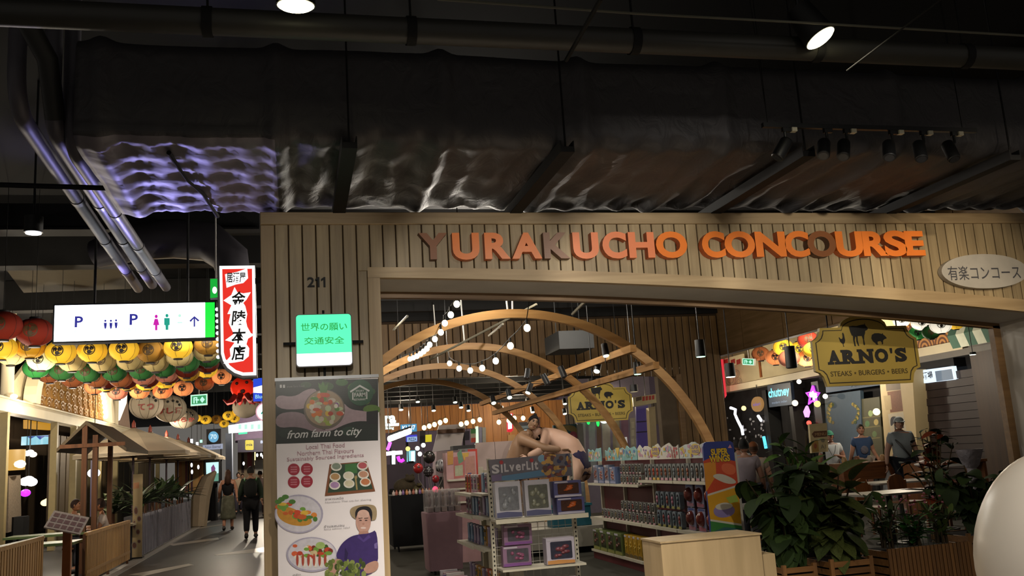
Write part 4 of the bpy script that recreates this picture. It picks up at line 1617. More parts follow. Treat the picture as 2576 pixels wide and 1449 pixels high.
# ------------------------------------------------------------------ long toy gondola along the aisle
GX = 4.42
GY0, GY1 = 9.35, 13.95
o = T('toy_gondola', 'long white toy gondola with three shelf levels of packs and colourful header cards', 'shelving', (GX + .3, 11.6, 0))
mb = MB()
mb.box(GX + .245, GY0, 0.05, GX + .265, GY1, 1.50)
mb.build('back_panel', M_UPR, o, smooth=False)
mb = MB()
mb.box(GX + .01, GY0, 0, GX + .26, GY1, .11)
mb.build('plinth', mat('plinth_red', '#5f2326', .6), o, smooth=False)
SECT = [GY0, 10.55, 11.74, 12.9, GY1]
for a, b2 in zip(SECT[:-1], SECT[1:]):
 shelf_board(o, GX - .02, GX + .245, a + .01, b2 - .01, .14)
 shelf_board(o, GX, GX + .245, a + .01, b2 - .01, .62)
 shelf_board(o, GX, GX + .245, a + .01, b2 - .01, 1.195 if b2 < 11.8 else 1.13)
for y in SECT:
 mb = MB()
 mb.box(GX + .20, y - .02, 0, GX + .262, y + .02, 1.5)
 mb.build('upright', M_SHELF, o, smooth=False)
# printed header cards, cut-out tops
HC = {'aqua': '#7fb3b5', 'pale': '#b9c3c0', 'pink': '#b98aa0', 'yel': '#c9ab3a', 'vio': '#7c5a9c', 'whi': '#cfcabf', 'red': '#b0474a', 'blu': '#4f79a8', 'grn': '#6f9a8a', 'ora': '#c08048'}


def hc(k):
 return mat('header_print_' + k, HC[k], .5, var=.1)


R3 = random.Random(21)
for i, (ya, yb, base, kinds) in enumerate(((9.42, 10.35, 'pale', ('vio', 'pink', 'whi', 'yel')), (10.38, 11.75, 'whi', ('aqua', 'vio', 'pink', 'red', 'yel')), (11.78, 13.1, 'aqua', ('blu', 'grn', 'whi', 'ora', 'pale')), (13.3, 13.92, 'aqua', ('whi', 'pink', 'yel', 'grn')))):
 p = Print('X', GX + .03, .00008)
 top = [(ya, 1.46)]
 n_ = int((yb - ya) / .09)
 for k in range(n_ + 1):
  y = ya + (yb - ya) * k / n_
  top.append((y, 1.60 + R3.uniform(-.015, .06)))
 top.append((yb, 1.46))
 mb = MB()
 mb.prism(top, -.012, 0, lambda u, v, d: (GX + .03 - d, u, v))
 h_ = mb.build('header_card', hc(base), o, smooth=False)
 for k in range(46):
  y, z = R3.uniform(ya + .04, yb - .04), R3.uniform(1.49, 1.60)
  p.uvp(ell(y, z, R3.uniform(.015, .05), R3.uniform(.012, .035), 9), hc(R3.choice(kinds)))
 if i in (1, 0):
  ym = (ya + yb) / 2 + (.05 if i else 0)
  p.uvp(ell(ym, 1.56, .14, .065, 18), hc('yel'))
  p.d += p.step * 2
  for t, z in (('SUPER', 1.585), ('WINGS', 1.535)):
   add_text(p.mb, t, p.frame, ym, z, .2, .042, p.mid(mat('header_violet_text', '#4b3a86', .5)), .03, 0, p.d, -1)
  for k in range(5):
   y = ya + .06 + k * .035
   p.uvp([(y, 1.47), (y + .016, 1.47), (y + .03, 1.57), (y + .014, 1.57)], hc('red' if k % 2 else 'whi'))
 if i == 2:
  p.uvp([(12.45, 1.64), (12.62, 1.64), (12.54, 1.49)], hc('yel'))
 p.build('header_print', o)

# packs on the gondola
ov = [toy_oval('#858a8a', '#2d2a2c', t, l) for t, l in (('#8a4a2c', '#b98a96'), ('#6d7478', '#c2b5b0'), ('#7a5a3c', '#b07a8a'), ('#b5482e', '#c7a24c'))]
ovg = [toy_oval('#74808a', '#252a30', t, l) for t, l in (('#8c3a34', '#8f8a4a'), ('#3e5560', '#8f8a4a'), ('#b06a80', '#8f8a4a'))]
ovs = [toy_oval('#8c8c88', '#2d2a2c', t, l, .085, .135, .045) for t, l in (('#8a4034', '#b98a96'), ('#60665a', '#c2b5b0'), ('#7a6a4c', '#b9a096'), ('#5a4a54', '#b07a8a'))]
bub = [toy_bubble('#8c8fae', '#9c3c34', '#b06a80'), toy_bubble('#8c8fae', '#8a3a30', '#a05a6a'), toy_bubble('#8c8fae', '#7a3a34', '#9a6a7a')]
blu = [toy_box('#5a6a92', '#9aa0b4', '#b06a5a', '#8a8fae', .24, .24, .1, 6, 3), toy_box('#74829c', '#8f8794', '#9c5a4a', '#b9b4be', .2, .27, .1, 6, 4)]
yn = 9.52
for i in range(16):
 t = ov[[0, 0, 1, 2, 1, 0, 2, 0, 1, 2, 0, 0, 3, 3, 0, 1][i]]
 Row.put(t, (GX + .13, yn + .055 + i * .135, 1.196), 'oval window toy pack on the top shelf nearer level, %s from the tall end panel' % ORD[i], 'oval packs on the near top shelf', RZX)
for r_ in range(2):
 for i in range(7):
  Row.put(ovs[(i + r_) % 4], (GX + .12, 11.84 + i * .125, 1.131 + r_ * .143), 'small oval toy pack, %s row on the far top shelf, %s from the step' % (('lower', 'upper')[r_], ORD[i]), 'small packs on the far top shelf', RZX)
for i in range(4):
 Row.put(blu[i % 2], (GX + .14, 12.88 + i * .26, 1.131), 'blue and white toy carton on the far top shelf, %s past the small packs' % ORD[i], 'blue cartons on the far top shelf', RZX)
for r_ in range(2):
 for i in range(3):
  Row.put(bub[i], (GX + .12, 9.78 + i * .285, .621 + r_ * .272), 'red bubble toy pack, %s row on the middle shelf, %s from the tall end panel' % (('lower', 'upper')[r_], ORD[i]), 'bubble packs on the middle shelf', RZX)
 for i in range(5):
  Row.put(ovg[(i + r_) % 3], (GX + .12, 10.60 + i * .165, .621 + r_ * .232), 'bigger oval toy pack, %s row on the middle shelf, %s after the red bubbles' % (('lower', 'upper')[r_], ORD[i]), 'bigger oval packs on the middle shelf', RZX)
 for i in range(9 if r_ else 15):
  Row.put(ovs[(i * 3 + r_) % 4], (GX + .12, 11.48 + i * .148, .621 + r_ * .143), 'small oval toy pack, %s row on the far middle shelf, %s from the bigger ovals' % (('lower', 'upper')[r_], ORD[i]), 'small packs on the middle shelf', RZX)
grn = toy_box('#5d6a38', '#3c3f28', '#7a4a3c', '#8a8a4a', .30, .30, .2, 5, 8)
for i in range(4):
 Row.put(grn, (GX + .2, 12.75 + i * .33, .141), 'green printed toy carton on the bottom shelf, %s beyond the yellow robots' % ORD[i], 'green cartons on the bottom shelf', RZX)
yb_ = toy_box('#b08a24', '#c79a2c', '#d9b23c', '#5a4a24', .15, .30, .12, 7, 9)
for i in range(4):
 Row.put(yb_, (GX + .14, 11.95 + i * .17, .141), 'yellow robot toy pack on the bottom shelf, %s from the blue flat boxes' % ORD[i], 'yellow robot packs on the bottom shelf', RZX)
flat = toy_box('#5a5f8a', '#7a80a0', '#9aa0b4', '#44507c', .34, .2, .2, 4, 12)
for i in range(6):
 Row.put(flat, (GX + .2, 9.72 + i * .37, .141), 'blue flat toy carton on the bottom shelf, %s behind the pale wood podium' % ORD[i], 'blue cartons on the bottom shelf', RZX)

# tall printed end panel
o = T('printed_standee', 'tall rounded end panel printed SUPER WINGS in blue, red and yellow fields', 'sign', (4.4, 9.12, 0))
p = Print('Y', 9.12, .00015)


def ep(x, y):
 return p.uv(x, y)


outl = [ep(1776, 1112), ep(1836, 1109), ep(1843, 1113), ep(1846, 1124), ep(1867, 1344), ep(1868, 1449), ep(1800, 1449), ep(1789, 1347), ep(1768, 1124), ep(1770, 1116)]
mb = MB()
mb.prism(outl, -.03, 0, fY(9.12))
mb.build('panel', mat('end_panel_blue', '#2d3a86', .4), o, smooth=False)
P_ = lambda n_, c_: mat('end_print_' + n_, c_, .4, var=.06)
p.px([(1769, 1160), (1790, 1150), (1850, 1160), (1857, 1222), (1780, 1244)], P_('red', '#c2482a'))
p.px([(1770, 1166), (1800, 1160), (1802, 1196), (1776, 1238)], P_('orange', '#d28a2c'))
p.px([(1779, 1246), (1857, 1222), (1866, 1326), (1787, 1310)], P_('yellow', '#cf9a24'))
p.px([(1780, 1243), (1857, 1219), (1857, 1224), (1780, 1248)], P_('white', '#c9c3b4'))
p.px([(1787, 1309), (1866, 1322), (1867, 1344), (1789, 1347)], P_('green', '#3a7a3c'))
p.px([(1787, 1306), (1866, 1318), (1866, 1323), (1787, 1311)], P_('white', '#c9c3b4'))
p.px([(1789, 1340), (1822, 1326), (1867, 1330), (1867, 1449), (1800, 1449)], P_('teal', '#35605f'))
p.px(smooth_poly([(1790, 1196), (1812, 1190), (1846, 1204), (1854, 1216), (1830, 1218), (1802, 1206)]), P_('white', '#c9c3b4'))
p.px(smooth_poly([(1816, 1164), (1848, 1168), (1852, 1190), (1834, 1196), (1814, 1184)]), P_('redlight', '#d86a44'))
p.px(smooth_poly([(1794, 1278), (1822, 1266), (1850, 1276), (1846, 1296), (1816, 1304), (1796, 1296)]), P_('violet', '#8a7cae'))
p.px(smooth_poly([(1796, 1272), (1824, 1262), (1846, 1270), (1836, 1280), (1806, 1284)]), P_('white', '#c9c3b4'))
p.px([(1826, 1252), (1852, 1244), (1858, 1262), (1836, 1266)], P_('lime', '#9ab04a'))
p.px([(1836, 1118), (1841, 1127), (1831, 1127)], P_('pink', '#c98a9c'))
YL, YD = P_('letter_yellow', '#d8b02a'), P_('letter_outline', '#4a3a20')
for t, xa, xb, y, h_ in (('SUPER', 1787, 1832, 1136, 17), ('WINGS', 1783, 1837, 1153, 17)):
 p.text(t, (xa, y + 1), (xb, y), YD, .075, hpx=h_ + 2)
 p.text(t, (xa + 1, y + 1), (xb - 1, y), YL, .04, hpx=h_)
p.build('print', o)

# ------------------------------------------------------------------ end display headed Silverlit
SX0, SX1, SY = 1.93, 2.86, 9.5
M_SILV = mat('silver_header_grey', '#6b6670', .4)
o = T('toy_end_display', 'white wire end display with grey silver lettered header and shelf of robot boxes', 'shelving', (2.4, SY + .3, 0))
for x in (SX0 + .02, SX1 - .02):
 mb = MB()
 mb.box(x - .02, SY + .02, 0, x + .02, SY + .06, 1.60)
 mb.build('upright', M_SHELF, o, smooth=False)
 mb = MB()
 for k in range(34):
  z = .06 + k * .045
  mb.box(x - .006, SY + .016, z, x + .006, SY + .021, z + .018)
 w_ = mb.build('slots', M_DARK, o, smooth=False)
 w_['kind'] = 'stuff'
mb = MB()
mb.box(SX0, SY - .30, .965, SX1 + .02, SY + .05, .99)
mb.box(SX0 - .01, SY - .315, .95, SX1 + .03, SY - .30, .995)
mb.build('shelf', M_SHELF, o, smooth=False)
for z in (.10, .50):
 mb = MB()
 mb.box(SX0 + .04, SY - .28, z - .02, SX1 - .02, SY + .05, z)
 mb.build('shelf', M_SHELF, o, smooth=False)
mb = MB()
for k in range(12):
 x = SX0 + .06 + k * .075
 mb.cyl((x, SY + .05, .1), (x, SY + .05, 1.2), .003, n=5)
for k in range(13):
 z = .1 + k * .085
 mb.cyl((SX0 + .03, SY + .05, z), (SX1 - .03, SY + .05, z), .003, n=5)
g_ = mb.build('wire_grid', M_MESH, o)
g_['kind'] = 'stuff'
mb = MB()
mb.box(SX0, SY + .0, 0, SX1, SY + .62, .08)
mb.build('plinth', M_SHELF, o, smooth=False)
p = Print('Y', SY - .02, .0001)
hb = [p.uv(1228, 1157), p.uv(1434, 1140), p.uv(1440, 1196), p.uv(1237, 1212)]
mb = MB()
mb.prism(hb[::-1], -.02, 0, fY(SY - .02))
mb.build('header_panel', M_SILV, o, smooth=False)
H_ = lambda n_, c_: mat('silver_print_' + n_, c_, .4, var=.1)
p.px([(1260, 1198), (1364, 1182), (1372, 1196), (1292, 1208), (1260, 1208)], H_('blue', '#5b87a8'))
p.px([(1236, 1196), (1262, 1192), (1262, 1208), (1238, 1211)], H_('violet', '#7c6a8c'))
p.px(ell(1363, 1154, 10, 10, 16), H_('sky', '#7fa8c4'))
R4 = random.Random(3)
for k in range(40):
 x, y = R4.uniform(1366, 1432), R4.uniform(1146, 1196)
 p.px(ell(x, y, R4.uniform(3, 9), R4.uniform(3, 8), 8), H_(*R4.choice([('gold', '#b98a34'), ('rust', '#8c4a2c'), ('brown', '#5a3428'), ('maroon', '#7a3040'), ('amber', '#c99a4c'), ('navy', '#2a2e56')])))
SW = H_('white', '#cdc8cc')
p.text('S', (1237, 1181), (1256, 1179), SW, .035, hpx=23)
p.text('ı', (1260, 1179), (1264, 1179), SW, .03, hpx=21)
p.text('L', (1268, 1177), (1279, 1176), SW, .035, hpx=21)
p.text('v', (1281, 1178), (1294, 1177), SW, .035, hpx=17)
p.text('e', (1297, 1177), (1310, 1175), SW, .035, hpx=17)
p.text('r', (1313, 1175), (1322, 1174), SW, .035, hpx=16)
p.text('L', (1324, 1171), (1334, 1171), SW, .035, hpx=22)
p.text('ı', (1337, 1173), (1341, 1173), SW, .03, hpx=20)
p.text('t', (1344, 1171), (1353, 1170), SW, .035, hpx=22)
p.px(ell(1261, 1163, 5, 5, 14), H_('red', '#b0262c'))
p.px(ell(1337, 1158, 5, 5, 14), H_('red', '#b0262c'))
p.build('header_print', o)
# cartons on the end display
rob = toy_box('#b5b2bc', '#84868c', '#a2a6ac', '#4a4a72', .27, .36, .1, 9, 31, 'robot_box')
rob2 = toy_box('#b5b2bc', '#6c6d62', '#9a9c88', '#4a4a72', .27, .36, .1, 9, 32, 'robot_box')
orb = toy_box('#4a4a7c', '#4a2c20', '#d0662a', '#b9b4c4', .30, .165, .16, 6, 33, 'robot_box')
pur = toy_box('#b9b2c0', '#3a3c4e', '#8c4a54', '#c48a4c', .30, .26, .14, 8, 34, 'robot_box')
G2 = 'boxes on the silver headed end display'
Row.put(rob, (SX0 + .15, SY - .14, .992), 'white robot toy box leaning under the silver lettering, beside the corner post', G2, 0, -.08)
Row.put(rob2, (SX0 + .46, SY - .14, .992), 'white robot toy box in the middle of the display shelf, darker robot', G2, 0, -.08)
Row.put(orb, (SX0 + .79, SY - .10, .992), 'navy toy box with orange robot, lower of two stacked on the display shelf', G2, .04)
Row.put(orb, (SX0 + .77, SY - .10, 1.162), 'navy toy box with orange robot, upper of two stacked on the display shelf', G2, .02)
Row.put(pur, (SX0 + .66, SY - .10, .505), 'purple toy box with a dark window on the second shelf of the end display', G2)
Row.put(pur, (SX0 + .24, SY - .10, .105), 'purple toy box low on the end display by the corner post', G2)
Row.put(pur, (SX0 + .68, SY - .10, .105), 'purple toy box low on the end display towards the aisle', G2)
pk = toy_box('#8a6a86', '#5a5660', '#a05a7c', '#7c4a8c', .3, .2, .1, 6, 41, 'toy_box')
Row.put(pk, (SX0 + .24, SY + .02, .505), 'pink and grey toy carton behind the wire grid of the end display, lower', G2)
Row.put(pk, (SX0 + .26, SY + .02, .715), 'pink and grey toy carton behind the wire grid of the end display, upper', G2)

# side shelves behind the end display, facing the aisle
o = T('side_shelving', 'white side shelving behind the silver headed display with books and boxes', 'shelving', (2.2, 10.8, 0))
mb = MB()
mb.box(2.36, SY + .65, .05, 2.40, 12.0, 1.46)
mb.build('back_panel', M_SHELF, o, smooth=False)
LV = (.14, .62, .96, 1.22)
for ya, yb, dz in ((SY + .66, 10.78, 0), (10.82, 11.95, -.02)):
 for z in LV:
  shelf_board(o, 1.98 if z > .3 else 1.90, 2.36, ya, yb, z + dz)
 mb = MB()
 mb.box(2.30, yb - .02, 0, 2.36, yb + .02, 1.5)
 mb.build('upright', M_SHELF, o, smooth=False)
books = [toy_box(c_, f_, t_, l_, .13, .22, .05, 3, 50 + i, 'picture_book', win=(i % 2 == 0)) for i, (c_, f_, t_, l_) in enumerate((('#b9893a', '#3a3226', '#c9a43c', '#7c5a2c'), ('#5a7a9c', '#3c4a62', '#8a9cae', '#3a4a72'), ('#b0503c', '#7a3a2c', '#c9a43c', '#8c3a34'), ('#7a6a8c', '#4a3c5a', '#9c8cae', '#5a3a6c'), ('#b9b0b4', '#8c8494', '#b06a8c', '#9c5a7c')))]
G3 = 'books on the side shelving'
for zi, z in enumerate(LV):
 for i in range(8):
  dz = 0 if i < 3 else -.02
  k = (i // 2 * 2 + zi * 3 + (i // 3)) % 5
  Row.put(books[k], (2.14, SY + .75 + i * .205 + (.04 if i >= 3 else 0), z + dz + .001), '%s picture book on the %s side shelf, %s behind the end display' % (('mustard', 'blue', 'red', 'violet', 'pale')[k], ('bottom', 'second', 'third', 'top')[zi], ORD[i]), G3, RZX)
# white book spines in the bottom bin
R5 = random.Random(9)
for i in range(7):
 q = (1.78 + .02 * (i % 2), SY + .72 + i * .11, .0)
 c_ = ('#b9b4b8', '#a58a9c', '#8c4a44', '#c9c2bc', '#6a5a8c', '#b59a9c', '#c4bcc0')[i]
 mb = MB()
 mb.cbox(-.025, -.2, 0, .025, 0, .34 + .03 * R5.random(), .004)
 b_o = mb.build('picture_book', mat('book_' + c_[1:], c_, .5, var=.2, scale=18), smooth=False)
 mb = MB()
 mb.box(-.0255, -.19, .06, -.025, -.02, .10)
 mb.build('label', mat('book_label', '#8a3a5c', .5), b_o, w=False, smooth=False)
 b_o.location = q
 b_o.rotation_euler = (0, 0, RZX)
 tag(b_o, 'tall thin picture book standing in the floor rack, %s from the display post' % ORD[i], 'book', 'tall books in the floor rack')

# ------------------------------------------------------------------ pink bin with clear packs, black table
def tapered(x0, y0, x1, y1, z0, z1, k, m, name, parent, r=.03):
 mb = MB()
 cx, cy = (x0 + x1) / 2, (y0 + y1) / 2
 ring = rrect(x0, y0, x1, y1, r)
 b = 0
 for z, s in ((z0, 1 - k), (z0 + .02, 1 - k * .9), (z1 - .02, 1), (z1, .985)):
  mb.v += [(cx + (u - cx) * s, cy + (v - cy) * s, z) for u, v in ring]
 n_ = len(ring)
 for i in range(3):
  for q in range(n_):
   j = (q + 1) % n_
   mb.face([i * n_ + q, i * n_ + j, (i + 1) * n_ + j, (i + 1) * n_ + q])
 mb.face(list(range(n_))[::-1])
 mb.face([3 * n_ + q for q in range(n_)])
 return mb.build(name, m, parent)


o = T('pink_stand', 'pink cloth covered square stand on black feet in the aisle', 'stand', (2.06, 13.75, 0))
tapered(1.79, 13.5, 2.33, 14.05, .06, .88, .10, mat('pink_cloth', '#8f7078', .8, var=.08), 'cover', o)
for x in (1.9, 2.22):
 for y in (13.6, 13.95):
  mb = MB()
  mb.cyl((x, y, 0), (x, y, .07), .02, n=8)
  mb.build('foot', M_BLACK, o)
M_CLEAR = mat('clear_plastic', '#b9b0ae', .12, alpha=.32, var=0)
for i in range(5):
 for j in range(2):
  mb = MB()
  x, y = 1.83 + i * .10, 13.54 + j * .26
  mb.cbox(0, 0, 0, .085, .22, .31, .004)
  t = mb.build('clear_pack', M_CLEAR, smooth=False)
  mb = MB()
  mb.box(.01, .01, .0, .075, .21, .06)
  mb.ball((.042, .1, .15), (.026, .06, .08), 8, 6)
  mb.ball((.042, .1, .25), (.022, .04, .035), 8, 6)
  k = ('#5a3a3c', '#3c3438', '#6a4a3a', '#4a3040', '#7a5a4a')[(i + j) % 5]
  mb.build('toy_figure', mat('figure_' + k[1:], k, .5), t, w=False)
  t.location = (x, y, .885)
  tag(t, 'clear pack with dark toy on the pink stand, %s row, %s from aisle side' % (('front', 'back')[j], ORD[i]), 'toy', 'clear packs on the pink stand')
o = T('black_table', 'table under a floor length black cloth beside the oak jamb', 'table', (2.0, 17.8, 0))
tapered(1.68, 17.5, 2.75, 18.4, .1, 1.03, .04, mat('black_cloth', '#0e0e10', .85), 'tablecloth', o)
mb = MB()
for x in (1.8, 2.6):
 for y in (17.6, 18.3):
  mb.cyl((x, y, 0), (x, y, .12), .02, n=8)
mb.build('legs', M_BLACK, o)
R6 = random.Random(4)
for i in range(16):
 k = ('#c9b8b0', '#b06a5a', '#d8d0c0', '#8a6a9c', '#c98a5a')[i % 5]
 x, y = 1.74 + i * .062, 17.55 + .06 * (i % 2)
 mb = MB()
 mb.lathe([(.022, 0), (.03, .02), (.026, .06), (.012, .075), (.012, .095)], (0, 0, 0), 10)
 t = mb.build('trinket', mat('trinket_' + k[1:], k, .3))
 t.location = (x, y, 1.031)
 tag(t, 'small shiny trinket on the black cloth table edge, %s from the oak jamb' % ORD[i], 'trinket', 'trinkets on the black table')
for i, (px, py, rx, rz_, c_) in enumerate(((1018, 1205, .22, .30, '#4a4030'), (1046, 1208, .12, .16, '#5c5238'))):
 c = atY(px, py, 17.9)
 o = T('plush_toy', ('large dark brown plush heap on the black table', 'smaller olive plush animal with a white label on the black table')[i], 'toy', (c.x, 17.9, 1.031))
 mb = MB()
 mb.ball((c.x, 17.9, 1.031 + rz_ * .5), (rx, .2, rz_ * .52), 14, 9)
 mb.build('body', mat('plush_' + c_[1:], c_, .95, var=.25, scale=25), o)
 mb = MB()
 mb.ball((c.x + rx * .4, 17.78, 1.031 + rz_ * .98), (rx * .45, .12, rz_ * .24), 12, 8)
 mb.ball((c.x + rx * .15, 17.78, 1.031 + rz_ * 1.18), (rx * .14, .05, rz_ * .1), 8, 6)
 mb.ball((c.x + rx * .65, 17.78, 1.031 + rz_ * 1.18), (rx * .14, .05, rz_ * .1), 8, 6)
 mb.build('head', mat('plush_' + c_[1:], c_, .95, var=.25, scale=25), o)
# balloons
BC = atY(1085, 1185, 15.2)
for i, (px, py, r, k, lab) in enumerate(((1080, 1150, .10, '#23211f', 'black round balloon at the top of the balloon bunch'), (1052, 1178, .08, '#a02828', 'red balloon with a yellow badge in the balloon bunch'), (1112, 1172, .11, 's', 'black and white burst striped balloon in the bunch'),
          (1078, 1186, .085, 't', 'dark balloon with white stripes low in the bunch'), (1096, 1205, .06, '#8c1f24', 'small deep red balloon lowest in the bunch'))):
 c = atY(px, py, (15.35, 15.1, 15.3, 15.1, 15.0)[i])
 o = T('balloon', lab, 'balloon', c, 'bunch of party balloons')
 mb = MB()
 mb.ball(c, (r, r, r * 1.06), 20, 12)
 base = {'s': '#8f8c8c', 't': '#2a2628'}.get(k, k)
 mb.build('balloon_skin', mat('balloon_' + base[1:], base, .25), o)
 mb = MB()
 if k in 'st':
  for a in range(14):
   for e in ((-.9, -.2), (.2, .9)) if k == 's' else ((-.6, .6),):
    an = 2 * math.pi * a / 14
    p0 = c + Vector((math.cos(an) * math.cos(e[0]) * r * 1.02, math.sin(an) * math.cos(e[0]) * r * 1.02, math.sin(e[0]) * r * 1.06))
    p1 = c + Vector((math.cos(an) * math.cos(e[1]) * r * 1.02, math.sin(an) * math.cos(e[1]) * r * 1.02, math.sin(e[1]) * r * 1.06))
    mb.tube([p0, (p0 + p1) / 2 + ((p0 + p1) / 2 - c).normalized() * r * .06, p1], [.002, .01, .002], 5)
  s_ = mb.build('stripes', mat('stripe_black' if k == 's' else 'stripe_white', '#151414' if k == 's' else '#b5b0b0', .3), o)
  s_['kind'] = 'stuff'
  mb = MB()
 else:
  mb.ball(c + Vector((0, -r * .9, r * .2)), (r * .3, r * .14, r * .3), 10, 6)
  mb.build('badge', mat('balloon_badge', '#a8842c' if i == 1 else '#4a3a36', .4), o)
  mb = MB()
 mb.tube([c - Vector((0, 0, r)), c - Vector((0, 0, r + .1)), (BC.x, 15.25, 1.0), (BC.x, 15.3, .03)], .004, 5)
 mb.lathe([(.012, -r * 1.06 - .012), (.004, -r * 1.03)], c, 8)
 mb.build('string', mat('balloon_string', '#9a948c', .6), o)
o = T('balloon_weight', 'small dark weight on the floor holding the balloon strings', 'weight', (BC.x, 15.3, 0))
mb = MB()
mb.lathe([(.07, 0), (.075, .03), (.05, .05), (.01, .06)], (BC.x, 15.3, 0), 14)
mb.build('weight_body', M_DARK, o)
# glowing pink toys and pastel display behind the pink stand
o = T('pastel_display', 'pastel pink and yellow toy display board with small shelves behind the balloons', 'display', atY(1150, 1240, 14.9))
a, b2 = atY(1128, 1290, 14.9), atY(1196, 1135, 14.9)
mb = MB()
mb.box(a.x, 14.9, 0.0, b2.x, 15.25, b2.z)
mb.build('cabinet', mat('pastel_pink', '#b98f90', .6), o, smooth=False)
p = Print('Y', 14.895)
for q, k in (([(1125, 1136), (1140, 1134), (1140, 1168), (1126, 1170)], '#c08a3c'), ([(1141, 1150), (1168, 1146), (1170, 1200), (1142, 1204)], '#b0605c'), ([(1150, 1140), (1160, 1130), (1166, 1160), (1154, 1168)], '#5f8a6a'), ([(1162, 1140), (1180, 1138), (1176, 1160), (1168, 1158)], '#c9a03c'),
    ([(1144, 1172), (1164, 1169), (1165, 1196), (1145, 1198)], '#a8a88c'), ([(1170, 1150), (1194, 1146), (1196, 1196), (1172, 1200)], '#b07a6c'), ([(1176, 1190), (1186, 1189), (1187, 1222), (1177, 1223)], '#4a4a7c'), ([(1188, 1196), (1196, 1195), (1197, 1224), (1189, 1225)], '#b0503c')):
 p.px(q, mat('pastel_' + k[1:], k, .5, var=.2, scale=20))
p.build('print', o)
for y in (1206, 1228, 1262):
 q = atY(1165, y, 14.9)
 mb = MB()
 mb.box(a.x, 14.72, q.z - .015, b2.x, 14.9, q.z + .01)
 mb.build('shelf', M_SHELF, o, smooth=False)
for i, (px, py, k) in enumerate(((1095, 1232, '#ff4a70'), (1130, 1232, '#ff5a6a'), (1150, 1230, '#ffb060'))):
 c = atY(px, py, 15.6)
 o = T('glow_toy', 'small glowing %s toy behind the clear packs, %s along the stand' % (('pink', 'coral', 'amber')[i], ORD[i]), 'toy', (c.x, 15.6, 0), 'glowing toys behind the pink stand')
 mb = MB()
 mb.ball(c, (.05, .05, .06), 10, 8)
 mb.build('glow_body', em('glow_' + k[1:], k, 1.4), o)
 mb = MB()
 mb.cyl((c.x, 15.6, 0), (c.x, 15.6, c.z - .05), .03, n=10)
 mb.build('pedestal', M_WHITE, o)
o = T('red_banner', 'narrow red vertical banner with white writing before the pink partition', 'banner', atY(1190, 1160, 15.4))
p = Print('Y', 15.4)
q0, q1 = p.uv(1180, 1196), p.uv(1200, 1129)
mb = MB()
mb.box(q0[0], 15.402, q0[1] - 0, q1[0], 15.42, q1[1])
mb.cyl(((q0[0] + q1[0]) / 2, 15.43, 0), ((q0[0] + q1[0]) / 2, 15.43, q1[1]), .01, n=6)
mb.build('cloth', mat('banner_red', '#b0301f', .6), o, smooth=False)
p.text('S', (1187, 1145), (1194, 1144), mat('banner_white', '#c9bcb4', .6), .04, hpx=9)
p.text('A', (1187, 1157), (1194, 1156), mat('banner_white', '#c9bcb4', .6), .04, hpx=9)
p.text('L', (1187, 1169), (1194, 1168), mat('banner_white', '#c9bcb4', .6), .04, hpx=9)
p.build('lettering', o)
# pink partition
o = T('partition_board', 'low pinkish partition boards of the stage behind the silver headed display', 'partition', atY(1250, 1160, 17.0))
for xa, xb in ((1198, 1244), (1247, 1318)):
 q0, q1 = atY(xa, 1150, 16.6), atY(xb, 1120, 16.6)
 mb = MB()
 mb.box(q0.x, 16.6, 0, q1.x, 16.65, 1.9)
 mb.build('panel', mat('stage_pink_board', '#a5918a', .6, var=.08), o, smooth=False)
# white plinth and teal crate by the gondola end
o = T('white_plinth', 'low white plinth on the floor at the far end of the toy gondola', 'plinth', (4.3, 14.9, 0))
mb = MB()
mb.box(3.3, 14.75, .10, 5.6, 16.4, .42)
mb.build('plinth_top', mat('plinth_white', '#9c978a', .6), o, smooth=False)
mb = MB()
mb.box(3.4, 14.85, 0, 5.5, 16.3, .10)
mb.build('plinth_base', M_DARK, o, smooth=False)
o = T('teal_crate', 'teal plastic crate with pale handle on the low white plinth', 'crate', (4.35, 14.95, .42))
mb = MB()
mb.cbox(4.05, 14.85, .421, 4.72, 15.2, .74, .01)
mb.build('crate_body', mat('teal_plastic', '#1f5a6a', .4), o, smooth=False)
mb = MB()
mb.box(4.03, 14.83, .741, 4.74, 15.22, .78)
mb.build('lid', mat('teal_lid', '#2a6a78', .4), o, smooth=False)
mb = MB()
mb.tube([(4.45, 14.85, .66), (4.45, 14.81, .62), (4.6, 14.81, .62), (4.6, 14.85, .66)], .008, 6)
mb.build('handle', M_WHITE, o)
o = T('grey_crate', 'pale grey tub stacked upon the teal crate', 'crate', (4.35, 15.0, .78))
mb = MB()
mb.cbox(4.1, 14.88, .782, 4.66, 15.18, 1.12, .01)
mb.build('crate_body', mat('grey_tub', '#6a7274', .5), o, smooth=False)

# ------------------------------------------------------------------ pale wood podium in the opening
M_POD = wood('podium_laminate', '#a58f6c', '#94805e', .5, 'Z', .5)
o = T('wood_podium', 'pale wood laminate podium with a lower step in the concourse opening', 'podium', (3.5, 7.7, 0))
mb = MB()
mb.cbox(3.0, 7.55, 0, 3.93, 8.0, .80, .004)
mb.build('cabinet', M_POD, o, smooth=False)
mb = MB()
mb.box(2.99, 7.54, .80, 3.94, 8.01, .815)
mb.build('top', M_POD, o, smooth=False)
mb = MB()
mb.cbox(3.935, 7.6, 0, 4.08, 8.0, .625, .004)
mb.build('step', M_POD, o, smooth=False)
